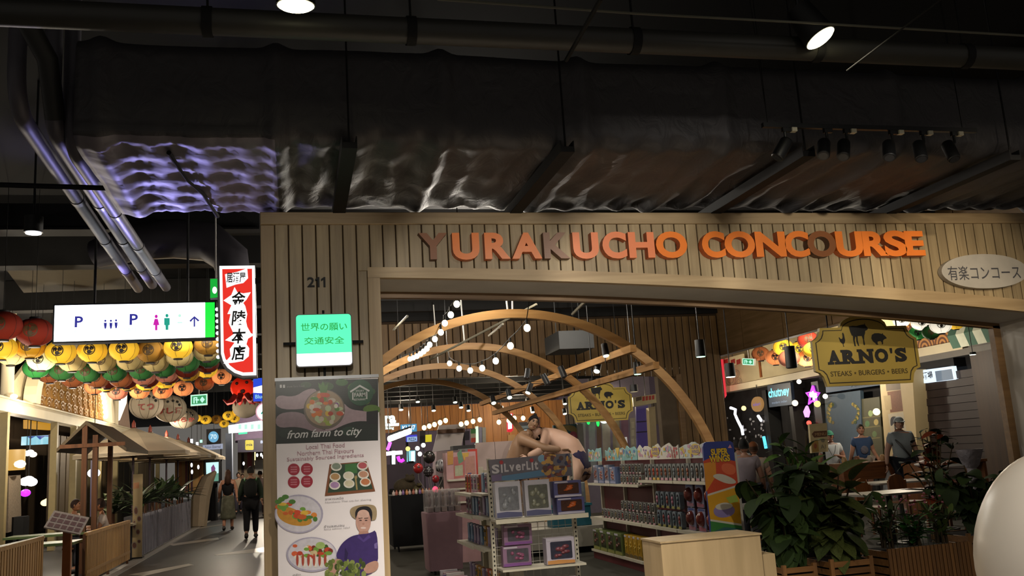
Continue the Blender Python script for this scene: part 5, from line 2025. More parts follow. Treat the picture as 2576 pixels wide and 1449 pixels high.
# ------------------------------------------------------------------ paper lanterns over the corridor
def lantern_mat(name, col, lit):
 if name in MATS:
  return MATS[name]
 m = mat(name, col, .7, scale=4, var=.08)
 if lit:
  nt = m.node_tree
  b = nt.nodes['Principled BSDF']
  tc = nt.nodes.new('ShaderNodeTexCoord')
  sp = nt.nodes.new('ShaderNodeSeparateXYZ')
  mr = nt.nodes.new('ShaderNodeMapRange')
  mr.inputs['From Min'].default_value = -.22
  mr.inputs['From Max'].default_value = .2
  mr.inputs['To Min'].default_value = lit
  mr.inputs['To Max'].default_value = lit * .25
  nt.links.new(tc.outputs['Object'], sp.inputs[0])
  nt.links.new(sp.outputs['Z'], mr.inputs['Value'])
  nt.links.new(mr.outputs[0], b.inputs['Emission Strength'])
  b.inputs['Emission Color'].default_value = lin(col)
 return m


LPROF = []
for k in range(13):
 a = math.pi * (k + .9) / 13.8
 LPROF.append((.235 * math.sin(a) + (.0 if k % 2 else .004), -.19 * math.cos(a)))


def lantern_proto(col, lit, key):
 mb = MB()
 mb.lathe(LPROF, (0, 0, 0), 18)
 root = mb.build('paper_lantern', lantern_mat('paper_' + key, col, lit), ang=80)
 mb = MB()
 mb.lathe([(.07, -.205), (.075, -.2), (.075, -.185)], (0, 0, 0), 14)
 mb.lathe([(.075, .18), (.075, .2), (.07, .205)], (0, 0, 0), 14)
 for k in range(3):
  a = math.pi * (k + .4) / 3
  pts = [(.241 * math.sin(t) * math.cos(a - math.pi), .241 * math.sin(t) * math.sin(a - math.pi), -.194 * math.cos(t)) for t in [.5 + .275 * q for q in range(9)]]
  mb.tube(pts, .0025, 4)
 mb.build('ring', mat('lantern_ring', '#1c1614', .6), root, w=False)

 def on(u, v, r=.242):
  t = math.sqrt(max(0, 1 - (u / .235) ** 2 - (v / .19) ** 2))
  return (u * 1.02, -.235 * t - .005, v * 1.02)
 mb = MB()
 outer, inner = ell(0, .0, .088, .088, 20), ell(0, 0, .074, .074, 20)
 for i in range(20):
  j = (i + 1) % 20
  mb.poly([on(*outer[i]), on(*inner[i]), on(*inner[j]), on(*outer[j])][::-1])
 for k in range(3):
  a = 2.1 * k + .5
  pts = ell(.040 * math.cos(a), .040 * math.sin(a), .034, .034, 10)
  pts = [(u * .98, v * .98) for u, v in pts]
  mb.poly([on(*q) for q in pts])
  tail = [(.066 * math.cos(a + t), .066 * math.sin(a + t)) for t in (0, .4, .8, 1.2)] + [(.052 * math.cos(a + t), .052 * math.sin(a + t)) for t in (.8, .4, 0)]
  mb.poly([on(*q) for q in tail])
 mb.build('emblem', mat('emblem_' + ('dark' if lit else 'brown'), '#1d1310' if lit else '#5a4426', .6), root, w=False, smooth=False)
 mb = MB()
 mb.cyl((0, 0, .2), (0, 0, 1.9), .004, n=5)
 mb.build('cord', M_CORD, root, w=False)
 return root


LK = {'R': ('#9a3222', 0, 'red'), 'Y': ('#e0a92c', 0, 'unlit yellow'), 'y': ('#ffc838', .55, 'lit yellow'), 'C': ('#c9b47c', 0, 'cream'), 'c': ('#fff0a8', .95, 'brightly lit cream'), 'G': ('#3d7a40', 0, 'green'),
   'g': ('#3f9a4a', .22, 'softly lit green'), 'O': ('#c9774a', 0, 'orange'), 'o': ('#ff9a5c', .62, 'lit orange'), 'D': ('#7a2a1c', 0, 'dark red'), 'P': ('#d8866c', .12, 'pink'), 'r': ('#ff3414', .8, 'lit red'), 'w': ('#fff6e0', 1.1, 'lit white'), 'B': ('#b98a3c', 0, 'brownish yellow')}
PROTO = {}
HANG_Z = 5.6


def put_lantern(k, p, label, group, s=1.0, rz=0.0):
 if k not in PROTO:
  col, lit, nm = LK[k]
  PROTO[k] = lantern_proto(col, lit, k + '_' + nm.replace(' ', '_'))
  o = PROTO[k]
  o['category'] = 'lantern'
  o.location = p
 else:
  o = dup(PROTO[k], p)
 o['label'] = label
 o['group'] = group
 o.rotation_euler = (0, 0, rz)
 o.scale = (s, s, s)
 for ch in o.children:
  if ch.name.startswith('cord'):
   ch.scale = (1, 1, 1)
   L = (HANG_Z - p.z) / s
   ch.scale.z = (L - .2) / 1.7
   ch.location.z = L - 1.9 * ch.scale.z
 return o


ROWS = [('first', 13.0, 1.0, 'R', [(8, 820, 'R'), (88, 836, 'R')]),
  ('second', 16.0, 1.0, 'Y', [(4, 876, 'y'), (76, 873, 'Y'), (153, 886, 'y'), (232, 883, 'y'), (312, 880, 'y'), (378, 884, 'B'), (448, 874, 'y'), (524, 866, 'B')]),
  ('third', 17.3, 1.0, 'C', [(28, 892, 'C'), (104, 906, 'c'), (182, 908, 'C'), (258, 909, 'C'), (328, 906, 'C'), (392, 910, 'C'), (452, 896, 'C'), (520, 884, 'C')]),
  ('fourth', 18.6, 1.0, 'G', [(92, 926, 'g'), (156, 932, 'G'), (220, 937, 'G'), (288, 935, 'G'), (357, 931, 'G'), (412, 925, 'G'), (471, 912, 'G'), (524, 900, 'G')]),
  ('fifth', 19.9, 1.0, 'O', [(126, 940, 'O'), (184, 952, 'O'), (246, 952, 'O'), (304, 952, 'O'), (362, 946, 'P'), (418, 940, 'P'), (470, 928, 'D'), (522, 916, 'D')]),
  ('sixth', 21.0, 1.0, 'D', [(270, 956, 'D'), (318, 956, 'D'), (372, 953, 'D'), (424, 945, 'D'), (474, 938, 'Y')]),
  ('seventh', 22.0, 1.0, 'y', [(268, 964, 'Y'), (322, 962, 'Y'), (368, 962, 'y'), (416, 957, 'y'), (520, 930, 'y')]),
  ('eighth', 23.5, 1.0, 'o', [(238, 972, 'O'), (296, 986, 'P'), (351, 984, 'o'), (409, 984, 'o'), (461, 977, 'o'), (514, 964, 'O'), (558, 948, 'o')])]
for rn, Y, s, k0, items in ROWS:
 for i, (px, py, k) in enumerate(items):
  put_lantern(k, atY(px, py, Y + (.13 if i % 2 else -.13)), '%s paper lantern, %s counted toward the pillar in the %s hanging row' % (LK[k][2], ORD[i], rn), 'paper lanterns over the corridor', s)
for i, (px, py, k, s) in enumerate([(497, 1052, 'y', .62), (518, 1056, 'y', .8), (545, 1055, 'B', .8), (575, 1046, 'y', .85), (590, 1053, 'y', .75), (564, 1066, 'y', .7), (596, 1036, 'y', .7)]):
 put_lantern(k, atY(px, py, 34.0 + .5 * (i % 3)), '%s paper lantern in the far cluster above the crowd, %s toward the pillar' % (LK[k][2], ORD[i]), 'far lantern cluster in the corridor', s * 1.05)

# balloon fish lanterns with red kana
M_FISH = mat('fish_paper', '#a79c8a', .8, scale=3)
M_KANA = mat('red_kana', '#8a2a22', .6)
for i, (px, py, Y, rx, rz_, txt, lab) in enumerate(((368, 1018, 27.0, 44, 36, 'てっ', 'big pale fish lantern with red writing, closest to the lantern rows'), (428, 1028, 29.5, 42, 34, 'すし酒', 'big pale fish lantern with red writing, middle of the three'), (462, 1052, 32.0, 38, 26, 'いらか', 'big pale fish lantern with red writing, lowest and farthest of three'))):
 c = atY(px, py, Y)
 sx = atY(px + rx, py, Y).x - c.x
 sz = c.z - atY(px, py + rz_, Y).z
 o = T('fish_lantern', lab, 'lantern', c, 'balloon fish lanterns')
 mb = MB()
 mb.ball(c, (sx, sx * .8, sz), 24, 14)
 mb.build('paper_body', M_FISH, o)
 mb = MB()
 for a in (-.9, -.3, .3, .9):
  mb.tube([c + Vector((sx * 1.006 * math.sin(a) * math.cos(t), -sx * .805 * math.cos(a) * math.cos(t), sz * 1.006 * math.sin(t))) for t in [-1.4 + .28 * q for q in range(11)]], .006, 4)
 mb.build('seam', mat('fish_seam', '#5a5246', .7), o)
 p = Print('Y', c.y - sx * .80)
 n_ = len(txt)
 for k, ch in enumerate(txt):
  u = (k - (n_ - 1) / 2) * sx * .5
  yy = -sx * .8 * math.sqrt(max(0, 1 - (max(abs(u) - .22 * sx, 0) / sx) ** 2)) - .012
  q = Print('Y', c.y + yy)
  add_text(q.mb, ch, q.frame, c.x + u + sx * .1, c.z - sz * .22, sx * .40, sz * .44, q.mid(M_KANA), .035, 0, 0)
  q.build('kana', o)
 for k, (u, v) in enumerate(((-.05, .45), (.25, .5), (.5, .42), (.62, .2))):
  yy = -sx * .8 * math.sqrt(max(0.05, 1 - u * u - v * v))
  mb = MB()
  mb.ball((c.x + u * sx, c.y + yy, c.z + v * sz), .04, 8, 6)
  mb.build('spot', M_INK, o)
 mb = MB()
 mb.cyl((c.x, c.y, c.z + sz * .98), (c.x, c.y, 5.6), .006, n=5)
 mb.build('cord', M_CORD, o)
c = atY(610, 975, 27.0)
o = T('octopus_lantern', 'glowing red octopus lantern with dark face and drooping arms beside the pillar', 'lantern', c)
mb = MB()
mb.ball(c, (.33, .3, .31), 20, 12)
mb.build('head', lantern_mat('paper_r_octopus', '#f02a12', .55), o)
for dx, dz, r in ((-.14, .10, .045), (.13, .12, .045), (.02, -.12, .07)):
 mb = MB()
 mb.ball((c.x + dx, c.y - .27, c.z + dz), (r, .03, r), 10, 6)
 mb.build('face', mat('octopus_dark', '#4a0c0c', .6), o)
for k in range(7):
 a = 2 * math.pi * k / 7
 mb = MB()
 mb.tube([c + Vector((.2 * math.cos(a), .2 * math.sin(a), -.22)), c + Vector((.34 * math.cos(a), .34 * math.sin(a), -.38)), c + Vector((.46 * math.cos(a), .46 * math.sin(a), -.42)), c + Vector((.56 * math.cos(a), .56 * math.sin(a), -.33))], [.09, .07, .05, .02], 8)
 mb.build('arm', mat('octopus_arm', '#6a1612', .7), o)
mb = MB()
mb.cyl(c + Vector((0, 0, .3)), (c.x, c.y, 5.6), .006, n=5)
mb.build('cord', M_CORD, o)
c = atY(618, 1024, 31.0)
o = T('fish_lantern', 'pale fish lantern with a red zigzag back, under the octopus lantern', 'lantern', c)
mb = MB()
mb.ball(c, (.42, .36, .36), 20, 12)
mb.build('paper_body', M_FISH, o)
for k in range(5):
 u = -.3 + .15 * k
 mb = MB()
 yy = -.36 * math.sqrt(max(.05, 1 - (u / .42) ** 2))
 mb.prism([(c.x + u - .08, c.z + .26), (c.x + u + .08, c.z + .26), (c.x + u, c.z + .02)], .0, .02, fY(c.y + yy * .92))
 mb.build('zigzag', mat('octopus_arm', '#6a1612'), o, smooth=False)
mb = MB()
mb.cyl(c + Vector((0, 0, .34)), (c.x, c.y, 5.6), .006, n=5)
mb.build('cord', M_CORD, o)


# ------------------------------------------------------------------ flat signs far down the corridor
def slab(name, label, cat, plane, at, px, face, th=.08, group=None, lift=None):
 """Signboard with real thickness whose outline covers the given pixel corners; returns (root, Print)."""
 p = Print(plane, at, .0002)
 q = [p.uv(*a) for a in px]
 cx, cy = sum(a[0] for a in q) / len(q), sum(a[1] for a in q) / len(q)
 o = T(name, label, cat, p.frame(cx, cy, 0), group)
 mb = MB()
 a = sum(q[i][0] * q[(i + 1) % len(q)][1] - q[(i + 1) % len(q)][0] * q[i][1] for i in range(len(q)))
 flip = (a < 0) if (plane == 'Y' or p.sgn > 0) else (a > 0)
 mb.prism(q[::-1] if flip else q, -th, 0, p.frame)
 mb.build('board', face, o, smooth=False)
 return o, p


def rod(o, p, px, py, z1=5.6, r=.012):
 u, v = p.uv(px, py)
 a = p.frame(u, v, -.04)
 mb = MB()
 mb.cyl(a, (a[0], a[1], z1), r, n=6)
 mb.build('hanger_rod', M_BLACK, o)


def leg(o, p, px, py, z1=0.0, r=.03):
 u, v = p.uv(px, py)
 a = p.frame(u, v, -.04)
 mb = MB()
 mb.cyl(a, (a[0], a[1], z1), r, n=8)
 mb.build('post', M_DARK, o)


o, p = slab('blue_lightbox', 'blue and white lightbox cut by the pillar, above the round white sign', 'sign', 'Y', 24.0, [(637, 952), (672, 950), (672, 1008), (637, 1009)], em('blue_sign_glow', '#1a4ae0', .9), .15)
p.px([(637, 975), (672, 966), (672, 990), (637, 988)], M_WHL)
p.text('Blue', (642, 998), (664, 997), em('blue_sign_pale', '#a0e0f0', .9), .02, hpx=10)
p.build('print', o)
rod(o, p, 652, 951)
o, p = slab('round_sign', 'round white lightbox with pink rim half hidden by the pillar', 'sign', 'Y', 27.0, ell(668, 1036, 25, 24, 24), em('round_sign_rim', '#f0b0c0', .9), .12)
p.px(ell(668, 1036, 22, 21, 24), M_WHL)
p.px([(656, 1040), (664, 1030), (665, 1033), (658, 1043)], M_TEAL)
p.build('print', o)
rod(o, p, 668, 1014)
o, p = slab('wayfinding_lightbox', 'far white wayfinding lightbox under the yellow lantern cluster', 'sign', 'Y', 36.0, [(574, 1070), (668, 1056), (668, 1082), (575, 1090)], em('far_sign_glow', '#f4ffff', 1.7), .15)
for x in (600, 615, 631, 648):
 p.px([(x, 1068), (x + 7, 1067), (x + 7, 1079), (x, 1080)], M_PALE)
p.px([(600, 1089), (622, 1087), (622, 1091), (600, 1093)], M_GREENLT)
p.build('print', o)
rod(o, p, 590, 1068)
rod(o, p, 655, 1060)
o, p = slab('dark_shop_sign', 'dark purple shop fascia with a yellow square logo beyond the couple', 'sign', 'Y', 40.0, [(598, 1107), (672, 1100), (672, 1136), (598, 1138)], mat('fascia_aubergine', '#1d1630', .6), .2)
p.px(rrect(617, 1107, 638, 1132, 3), em('yellow_logo_glow', '#f0d62a', .9))
p.text('mia', (620, 1119), (635, 1118), M_INK, .02, hpx=7)
p.text('88', (655, 1112), (664, 1111), em('sign_pale_blue', '#c0d0f4', .9), .04, hpx=8)
p.build('print', o)
mb = MB()
a, b2 = p.uv(598, 1190), p.uv(672, 1104)
z0 = p.uv(598, 1107)[1]
mb.box(a[0] - .1, 40.2, z0 - .1, b2[0] + 1.0, 40.5, 5.6)
mb.build('fascia_wall', mat('lilac_wall', '#6a5c74', .8), o, smooth=False)
o, p = slab('round_sign', 'pale blue round lightbox on a dark board above the umbrellas', 'sign', 'Y', 38.0, [(519, 1080), (556, 1078), (556, 1116), (520, 1118)], mat('board_navy', '#12121e', .6), .15)
p.px(ell(537, 1099, 13, 14, 24), em('cyan_round_glow', '#6ab4dc', .85))
p.text('70', (529, 1099), (545, 1098), em('cyan_round_text', '#d8f4ff', 1), .02, hpx=12)
p.build('print', o)
rod(o, p, 538, 1080)
o, p = slab('shop_nameplate', 'grey white shop nameplate below the pale blue round sign', 'sign', 'Y', 38.1, [(510, 1120), (560, 1116), (560, 1129), (511, 1132)], em('nameplate_glow', '#a8b0c8', .75), .12)
p.text('Salon Eternal', (516, 1125), (555, 1123), mat('nameplate_ink', '#5a6070', .6), .0, hpx=7)
p.build('print', o)
leg(o, p, 514, 1131)
leg(o, p, 556, 1129)
o, p = slab('corridor_pillar', 'pale blue square column at the far end of the corridor', 'column', 'Y', 37.0, [(567, 1090), (583, 1089), (585, 1262), (569, 1263)], mat('pillar_pale_blue', '#8b93a8', .6), .5)
leg(o, p, 576, 1250, 0, .2)
o, p = slab('screen_kiosk', 'dark framed lit screen kiosk beyond the white umbrellas', 'screen', 'Y', 36.0, [(514, 1157), (553, 1155), (554, 1215), (514, 1218)], mat('kiosk_frame', '#15131c', .4), .2)
p.px([(518, 1164), (550, 1162), (550, 1190), (519, 1193)], em('kiosk_screen', '#c8f4f4', 1.1))
p.px([(519, 1193), (550, 1190), (550, 1210), (519, 1212)], em('kiosk_green', '#7ab8a0', .6))
p.px([(531, 1176), (537, 1168), (542, 1178), (540, 1190), (532, 1190)], em('kiosk_mauve', '#9a5a94', .6))
p.build('screen', o)
leg(o, p, 533, 1216, 0, .2)
o, p = slab('shopfront', 'lit far shop front with red panel and white lamps behind the couple', 'shop', 'Y', 42.0, [(598, 1136), (680, 1134), (680, 1260), (598, 1262)], mat('shop_interior_warm', '#7a6a58', .7), .3)
p.px([(607, 1140), (614, 1140), (614, 1190), (607, 1190)], mat('shop_dark', '#2a1c1c', .7))
p.px([(622, 1136), (634, 1136), (634, 1178), (622, 1178)], mat('shop_red', '#7a1a24', .6))
p.px([(640, 1136), (643, 1136), (643, 1170), (640, 1170)], em('shop_lamp', '#ffeeb0', 1.2))
for x, y in ((647, 1145), (657, 1144), (662, 1149), (613, 1166), (650, 1174)):
 p.px(ell(x, y, 3, 5, 8), M_WHL)
p.px([(640, 1158), (664, 1156), (664, 1190), (642, 1192)], mat('shop_grey', '#8f8c88', .6))
p.build('fittings', o)
o, p = slab('shopfront', 'warm orange lit shop wall with shelves behind the umbrella poles', 'shop', 'Y', 39.0, [(440, 1154), (514, 1150), (514, 1240), (440, 1245)], mat('shop_ochre', '#b08a58', .7), .3)
for x, w_, k in ((447, 10, '#b0743c'), (466, 5, '#6a2a3c'), (480, 5, '#4a2a3c'), (500, 8, '#a06a3c')):
 p.px([(x, 1156), (x + w_, 1155), (x + w_, 1236), (x, 1238)], mat('shop_' + k[1:], k, .6))
for x, y in ((482, 1170), (483, 1187), (499, 1175)):
 p.px(ell(x, y, 3, 6, 8), M_WHL)
p.build('fittings', o)
for i, (x, y, h_, k) in enumerate(((482, 1112, 16, '#ffffff'), (496, 1119, 14, '#ffffff'), (506, 1110, 7, '#8ae0b0'))):
 c = atY(x, y, 41)
 o = T('far_lamp', ('tall white tube lamp above the far umbrellas', 'shorter white tube lamp above the far umbrellas', 'pale green lamp above the far umbrellas')[i], 'lamp', c)
 mb = MB()
 mb.tube([c - Vector((0, 0, h_ * .008)), c + Vector((0, 0, h_ * .008))], .05, 8)
 mb.build('tube_glow', em('tube_' + k[1:], k, 2.5), o)
 mb = MB()
 mb.cyl(c, (c.x, c.y, 5.6), .01, n=5)
 mb.build('cord', M_CORD, o)

# ------------------------------------------------------------------ restaurant front along the corridor
LX = -6.0
M_GOLD = mat('gilded_panel', '#b08448', .55, scale=6)
M_BEAMC = mat('cream_beam_paint', '#d9ccac', .5, scale=2)
w_l = MB()
w_l.box(LX - 3.4, 13, 0, LX - 3.2, 47, 5.6)
wall_l = structure(w_l.build('wall_left', mat('restaurant_back_wall', '#5a4a38', .8, scale=1.5), smooth=False))
zA, zB = atX(0, 1030, LX), atX(410, 1112, LX)
o = T('restaurant_beam', 'long cream lit beam running above the restaurant front', 'beam', (LX, 28, 3.4))
mb = MB()
mb.box(LX - .3, 14, 3.22, LX, 46, 3.48)
mb.box(LX - .02, 14, 3.48, LX + .05, 46, 3.52)
mb.build('beam_body', M_BEAMC, o, smooth=False)
for i, (px, nm) in enumerate(((24, 0), (148, 1), (196, 2), (258, 3), (300, 4), (352, 5), (404, 6))):
 y = atX(px, 1150, LX).y
 o = T('restaurant_post', 'pale upright post under the cream beam, %s from the corridor mouth' % ORD[i], 'post', (LX - .1, y, 0), 'posts of the restaurant front')
 mb = MB()
 mb.cbox(LX - .2, y - .08, 0, LX - .04, y + .08, 3.22, .005)
 mb.build('post_body', mat('post_ochre', '#8f8058', .6), o, smooth=False)
for i, (pa, pb, z, k) in enumerate(((150, 196, 3.0, '#4a3c28'), (200, 256, 3.0, '#3f3724'), (262, 298, 2.9, '#57482f'), (305, 350, 2.9, '#4a4436'), (356, 402, 2.9, '#6a5c48'))):
 y0, y1 = atX(pa, 1150, LX - .3).y, atX(pb, 1150, LX - .3).y
 o = T('wall_screen', 'tall dark wall panel between the restaurant posts, %s from the corridor mouth' % ORD[i], 'panel', (LX - .5, (y0 + y1) / 2, 0), 'dark panels of the restaurant front')
 mb = MB()
 n_ = 6
 for k2 in range(n_):
  mb.box(LX - .6, y0 + (y1 - y0) * k2 / n_ + .02, 0, LX - .55 + .02 * (k2 % 2), y0 + (y1 - y0) * (k2 + 1) / n_, z)
 mb.build('panel_boards', mat('panel_' + k[1:], k, .7), o, smooth=False)
# golden arch with scale relief and bulbs
ay0, ay1 = atX(88, 1030, LX).y, atX(272, 1075, LX).y
ac, ar = (ay0 + ay1) / 2, (ay1 - ay0) / 2
o = T('gilded_arch', 'golden half round panel with wave relief, rimmed with glowing bulbs above the beam', 'arch', (LX, ac, 3.52))
ah = 1.75
mb = MB()
mb.prism(ell(ac, 3.52, ar, ah, 30, 0, 180), -.2, 0, lambda u, v, d: (LX - .15 + d, u, v))
mb.build('panel_body', M_GOLD, o, smooth=False)
row = 0
z = 3.52
while z < 3.52 + ah - .25:
 hw = ar * math.sqrt(max(0, 1 - ((z - 3.52 + .2) / ah) ** 2))
 y = ac - hw + .35 + (.35 if row % 2 else 0)
 while y < ac + hw - .3:
  mb = MB()
  for r_ in (.33, .23, .12):
   mb.tube([(LX - .145 + .002, y + r_ * math.cos(t), z + r_ * .95 * math.sin(t)) for t in [math.pi * q / 6 for q in range(7)]], .028, 5)
  mb.build('scale', M_GOLD, o)
  y += .70
 z += .30
 row += 1
for k in range(34):
 a = math.pi * (.03 + .94 * k / 33)
 if .38 < a / math.pi < .56 and k % 2:
  continue
 mb = MB()
 mb.ball((LX - .06, ac + (ar - .12) * math.cos(a), 3.56 + (ah - .08) * math.sin(a)), .075, 8, 6)
 mb.build('bulb', em('arch_bulb_glow', '#fff2c0', 5), o)
mb = MB()
n_ = 30
for k in range(n_):
 a, b2 = math.pi * k / n_, math.pi * (k + 1) / n_
 for r0, r1 in ((1.0, 1.1),):
  b = len(mb.v)
  for t, rr in ((a, r0), (b2, r0), (b2, r1), (a, r1)):
   mb.v += [(LX - .15, ac + ar * rr * math.cos(t), 3.52 + ah * rr * math.sin(t)), (LX + .12, ac + ar * rr * math.cos(t), 3.52 + ah * rr * math.sin(t))]
  mb.face([b + 0, b + 1, b + 3, b + 2])
  mb.face([b + 1, b + 7, b + 5, b + 3])
  mb.face([b + 6, b + 4, b + 5, b + 7])
mb.build('arch_rim', M_BEAMC, o, smooth=False)
o = T('gable_board', 'cream slanting gable board lit strongly beside the golden arch', 'panel', (LX, ay0, 3.52))
mb = MB()
mb.prism([(atX(30, 1000, LX).y, 3.52), (ay0 + 1.2, 3.52), (ay0 + 2.2, 4.7), (ay0 + 1.6, 5.3)], -.3, -.22, lambda u, v, d: (LX + d, u, v))
mb.build('panel_body', M_CREAM, o, smooth=False)
o = T('gable_board', 'cream arch piece with white lit edge beyond the golden arch', 'panel', (LX, ay1 + 2, 3.52))
mb = MB()
mb.prism([(ay1 + .5, 3.52), (ay1 + 5.5, 3.52), (ay1 + 4.5, 5.0), (ay1 + 2.5, 5.0)], -.3, -.22, lambda u, v, d: (LX + d, u, v))
mb.build('panel_body', mat('pinkish_cream', '#b89a86', .6), o, smooth=False)
mb = MB()
mb.tube([(LX - .02, ay1 + 1.6, 3.75), (LX - .02, ay1 + 2.2, 4.3), (LX - .1, ay1 + 3.2, 4.8)], [.12, .2, .14], 8)
mb.build('cove_light', em('cove_glow', '#fff4d8', 1.6), o)
o = T('round_column', 'pale round column lit from below at the corridor mouth', 'column', (LX, atX(18, 980, LX).y, 3.52))
yy = atX(18, 980, LX - .1).y
mb = MB()
mb.lathe([(.13, 3.52), (.13, 5.6)], (LX - .1, yy, 0), 14)
mb.build('shaft', M_BEAMC, o)
mb = MB()
mb.ball((LX + .02, yy, 3.56), (.1, .1, .06), 10, 6)
mb.build('uplight', em('uplight_glow', '#fff6d8', 3), o)
yy = atX(287, 1050, LX - .1).y
o = T('round_column', 'slender pale column between golden arch and pinkish arch piece', 'column', (LX, yy, 3.52))
mb = MB()
mb.lathe([(.09, 3.52), (.09, 5.6)], (LX - .05, yy, 0), 12)
mb.build('shaft', M_BEAMC, o)
# interior pieces of the restaurant
o, p = slab('blue_shop_sign', 'pale blue lit sign seen through the restaurant front', 'sign', 'X', LX - 1.2, [(66, 1098), (128, 1094), (127, 1117), (65, 1120)], em('pale_blue_glow', '#9ad8e8', .95), -.12)
p.sgn = 1
p.d = .005
p.px([(68, 1098), (76, 1104), (90, 1097), (100, 1106), (112, 1098), (127, 1099), (127, 1095), (66, 1098)], em('sign_blue_deep', '#3a5ab0', .7))
p.build('print', o)
rod(o, p, 96, 1097, 5.6)
o, p = slab('warm_shelf', 'glowing amber shelf niche above the pale blue sign', 'shelf', 'X', LX - 1.6, [(68, 1056), (130, 1066), (130, 1082), (68, 1078)], em('amber_niche', '#d89a2c', .75), -.1)
rod(o, p, 98, 1060, 5.6)
o = T('drum_lampshade', 'glowing drum lampshade at the frame edge inside the restaurant', 'lamp', atX(22, 1160, LX - .2))
c = atX(20, 1158, LX - .2)
mb = MB()
mb.lathe([(.34, -.22), (.34, .22)], c, 22)
mb.build('shade', em('shade_glow', '#e8b04c', .8), o)
mb = MB()
mb.ball(c + Vector((.25, -.1, -.1)), (.14, .2, .1), 10, 6)
mb.build('bulb', em('shade_hot', '#fff2b0', 3), o)
mb = MB()
mb.cyl(c + Vector((0, 0, .2)), (c.x, c.y, 5.6), .01, n=6)
mb.cyl(c + Vector((-.3, 0, .2)), c + Vector((.3, 0, .2)), .008, n=6)
mb.build('cord', M_CORD, o)
for i, (px, py, k, s_, lab) in enumerate(((72, 1211, '#ffffff', .15, 'cluster of white lamps glowing deep inside the restaurant'), (64, 1240, '#b02ae8', .13, 'purple neon lamp glowing deep inside the restaurant'), (236, 1190, '#f4f0ff', .13, 'white lamp reflected beside the brown pavilion post'), (196, 1146, '#ffe8c8', .12, 'small warm lamp between the pavilion post and the umbrella'), (120, 1264, '#ffe0a0', .12, 'row of warm table lamps behind the green counter'), (76, 1141, '#fff4e0', .1, 'row of three small lamps below the pale blue sign'))):
 c = atX(px, py, LX - .9 if i != 2 else -4.2)
 o = T('glow_lamp', lab, 'lamp', c)
 for d in ((-.28, 0), (0, .03), (.28, -.02)) if i in (0, 4, 5) else ((0, 0),):
  mb = MB()
  mb.ball((c.x, c.y + d[0], c.z + d[1]), (s_, s_ * 1.1, s_ * .75), 10, 7)
  mb.build('bulb', em('lamp_' + k[1:], k, 2.2), o)
 mb = MB()
 if i == 4:
  mb.cyl(c, (c.x, c.y, 0), .02, n=6)
 else:
  mb.cyl(c, (c.x, c.y, 5.6), .008, n=6)
 for d in (-.28, .28) if i in (0, 4, 5) else ():
  mb.cyl(c, (c.x, c.y + d, c.z), .006, n=5)
 mb.build('cord', M_CORD, o)
o, p = slab('stone_pillar', 'rough grey carved pillar under the lampshade', 'pillar', 'X', LX - .1, [(22, 1200), (52, 1195), (54, 1330), (20, 1340)], mat('rough_stone', '#7d7060', .9, scale=20, var=.25, bump=.6), -.4)
leg(o, p, 38, 1300, 0, .25)
o, p = slab('tall_poster', 'purple grey tall poster panel standing behind the bamboo fence', 'sign', 'Y', 19.2, [(228, 1158), (243, 1158), (244, 1298), (226, 1300)], mat('poster_mauve', '#6a6480', .3, scale=2), .04)
leg(o, p, 236, 1296, 0, .03)

# ------------------------------------------------------------------ pavilion, umbrellas, fences, planters
M_TEAK = wood('teak', '#5c381e', '#432611', .8, 'Z', .85)
M_SLAT = wood('bamboo_slat', '#a8814c', '#8a6434', .9, 'Z', .55)
FX = -3.25


def slat_fence(label, px0, px1, ztop, post_px=()):
 """Vertical slat fence standing along the corridor; px0..px1: its ends at the top edge."""
 ya, yb = atX(px0[0], px0[1], FX).y, atX(px1[0], px1[1], FX).y
 o = T('slat_fence', label, 'fence', (FX, (ya + yb) / 2, 0))
 y = ya
 first = None
 n_ = 0
 while y < yb - .05:
  if first is None:
   mb = MB()
   mb.box(-.012, 0, .1, .012, .074, ztop - .03)
   first = mb.mesh('slat', M_SLAT, smooth=False)
  link('slat', first, o, (0, y - (ya + yb) / 2, 0))
  y += .105
 for z in (ztop - .03, .22):
  mb = MB()
  mb.box(FX - .04, ya - .02, z, FX + .02, yb, z + .05)
  mb.build('rail', M_SLAT, o, smooth=False)
 for y in (ya, yb, (ya + yb) / 2):
  mb = MB()
  mb.box(FX - .05, y - .03, 0, FX - .012, y + .03, ztop)
  mb.build('post', M_TEAK, o, smooth=False)
 return o


slat_fence('bamboo slat fence beside the corridor, between brown post and tall menu banner', (218, 1337), (326, 1306), .83)
slat_fence('nearer bamboo slat fence with white topped rail at the frame corner', (-60, 1366), (108, 1346), .95)
o = T('white_handrail', 'white tubular rail over the nearer bamboo fence', 'rail', atX(50, 1372, FX))
mb = MB()
a, b2 = atX(-60, 1392, FX - .02), atX(108, 1352, FX - .02)
mb.cyl(a, b2, .025, n=8)
for t in (.3, .8):
 q = a.lerp(b2, t)
 mb.cyl(q, (q.x, q.y, 0), .018, n=6)
mb.build('rail_body', M_WHITE, o)
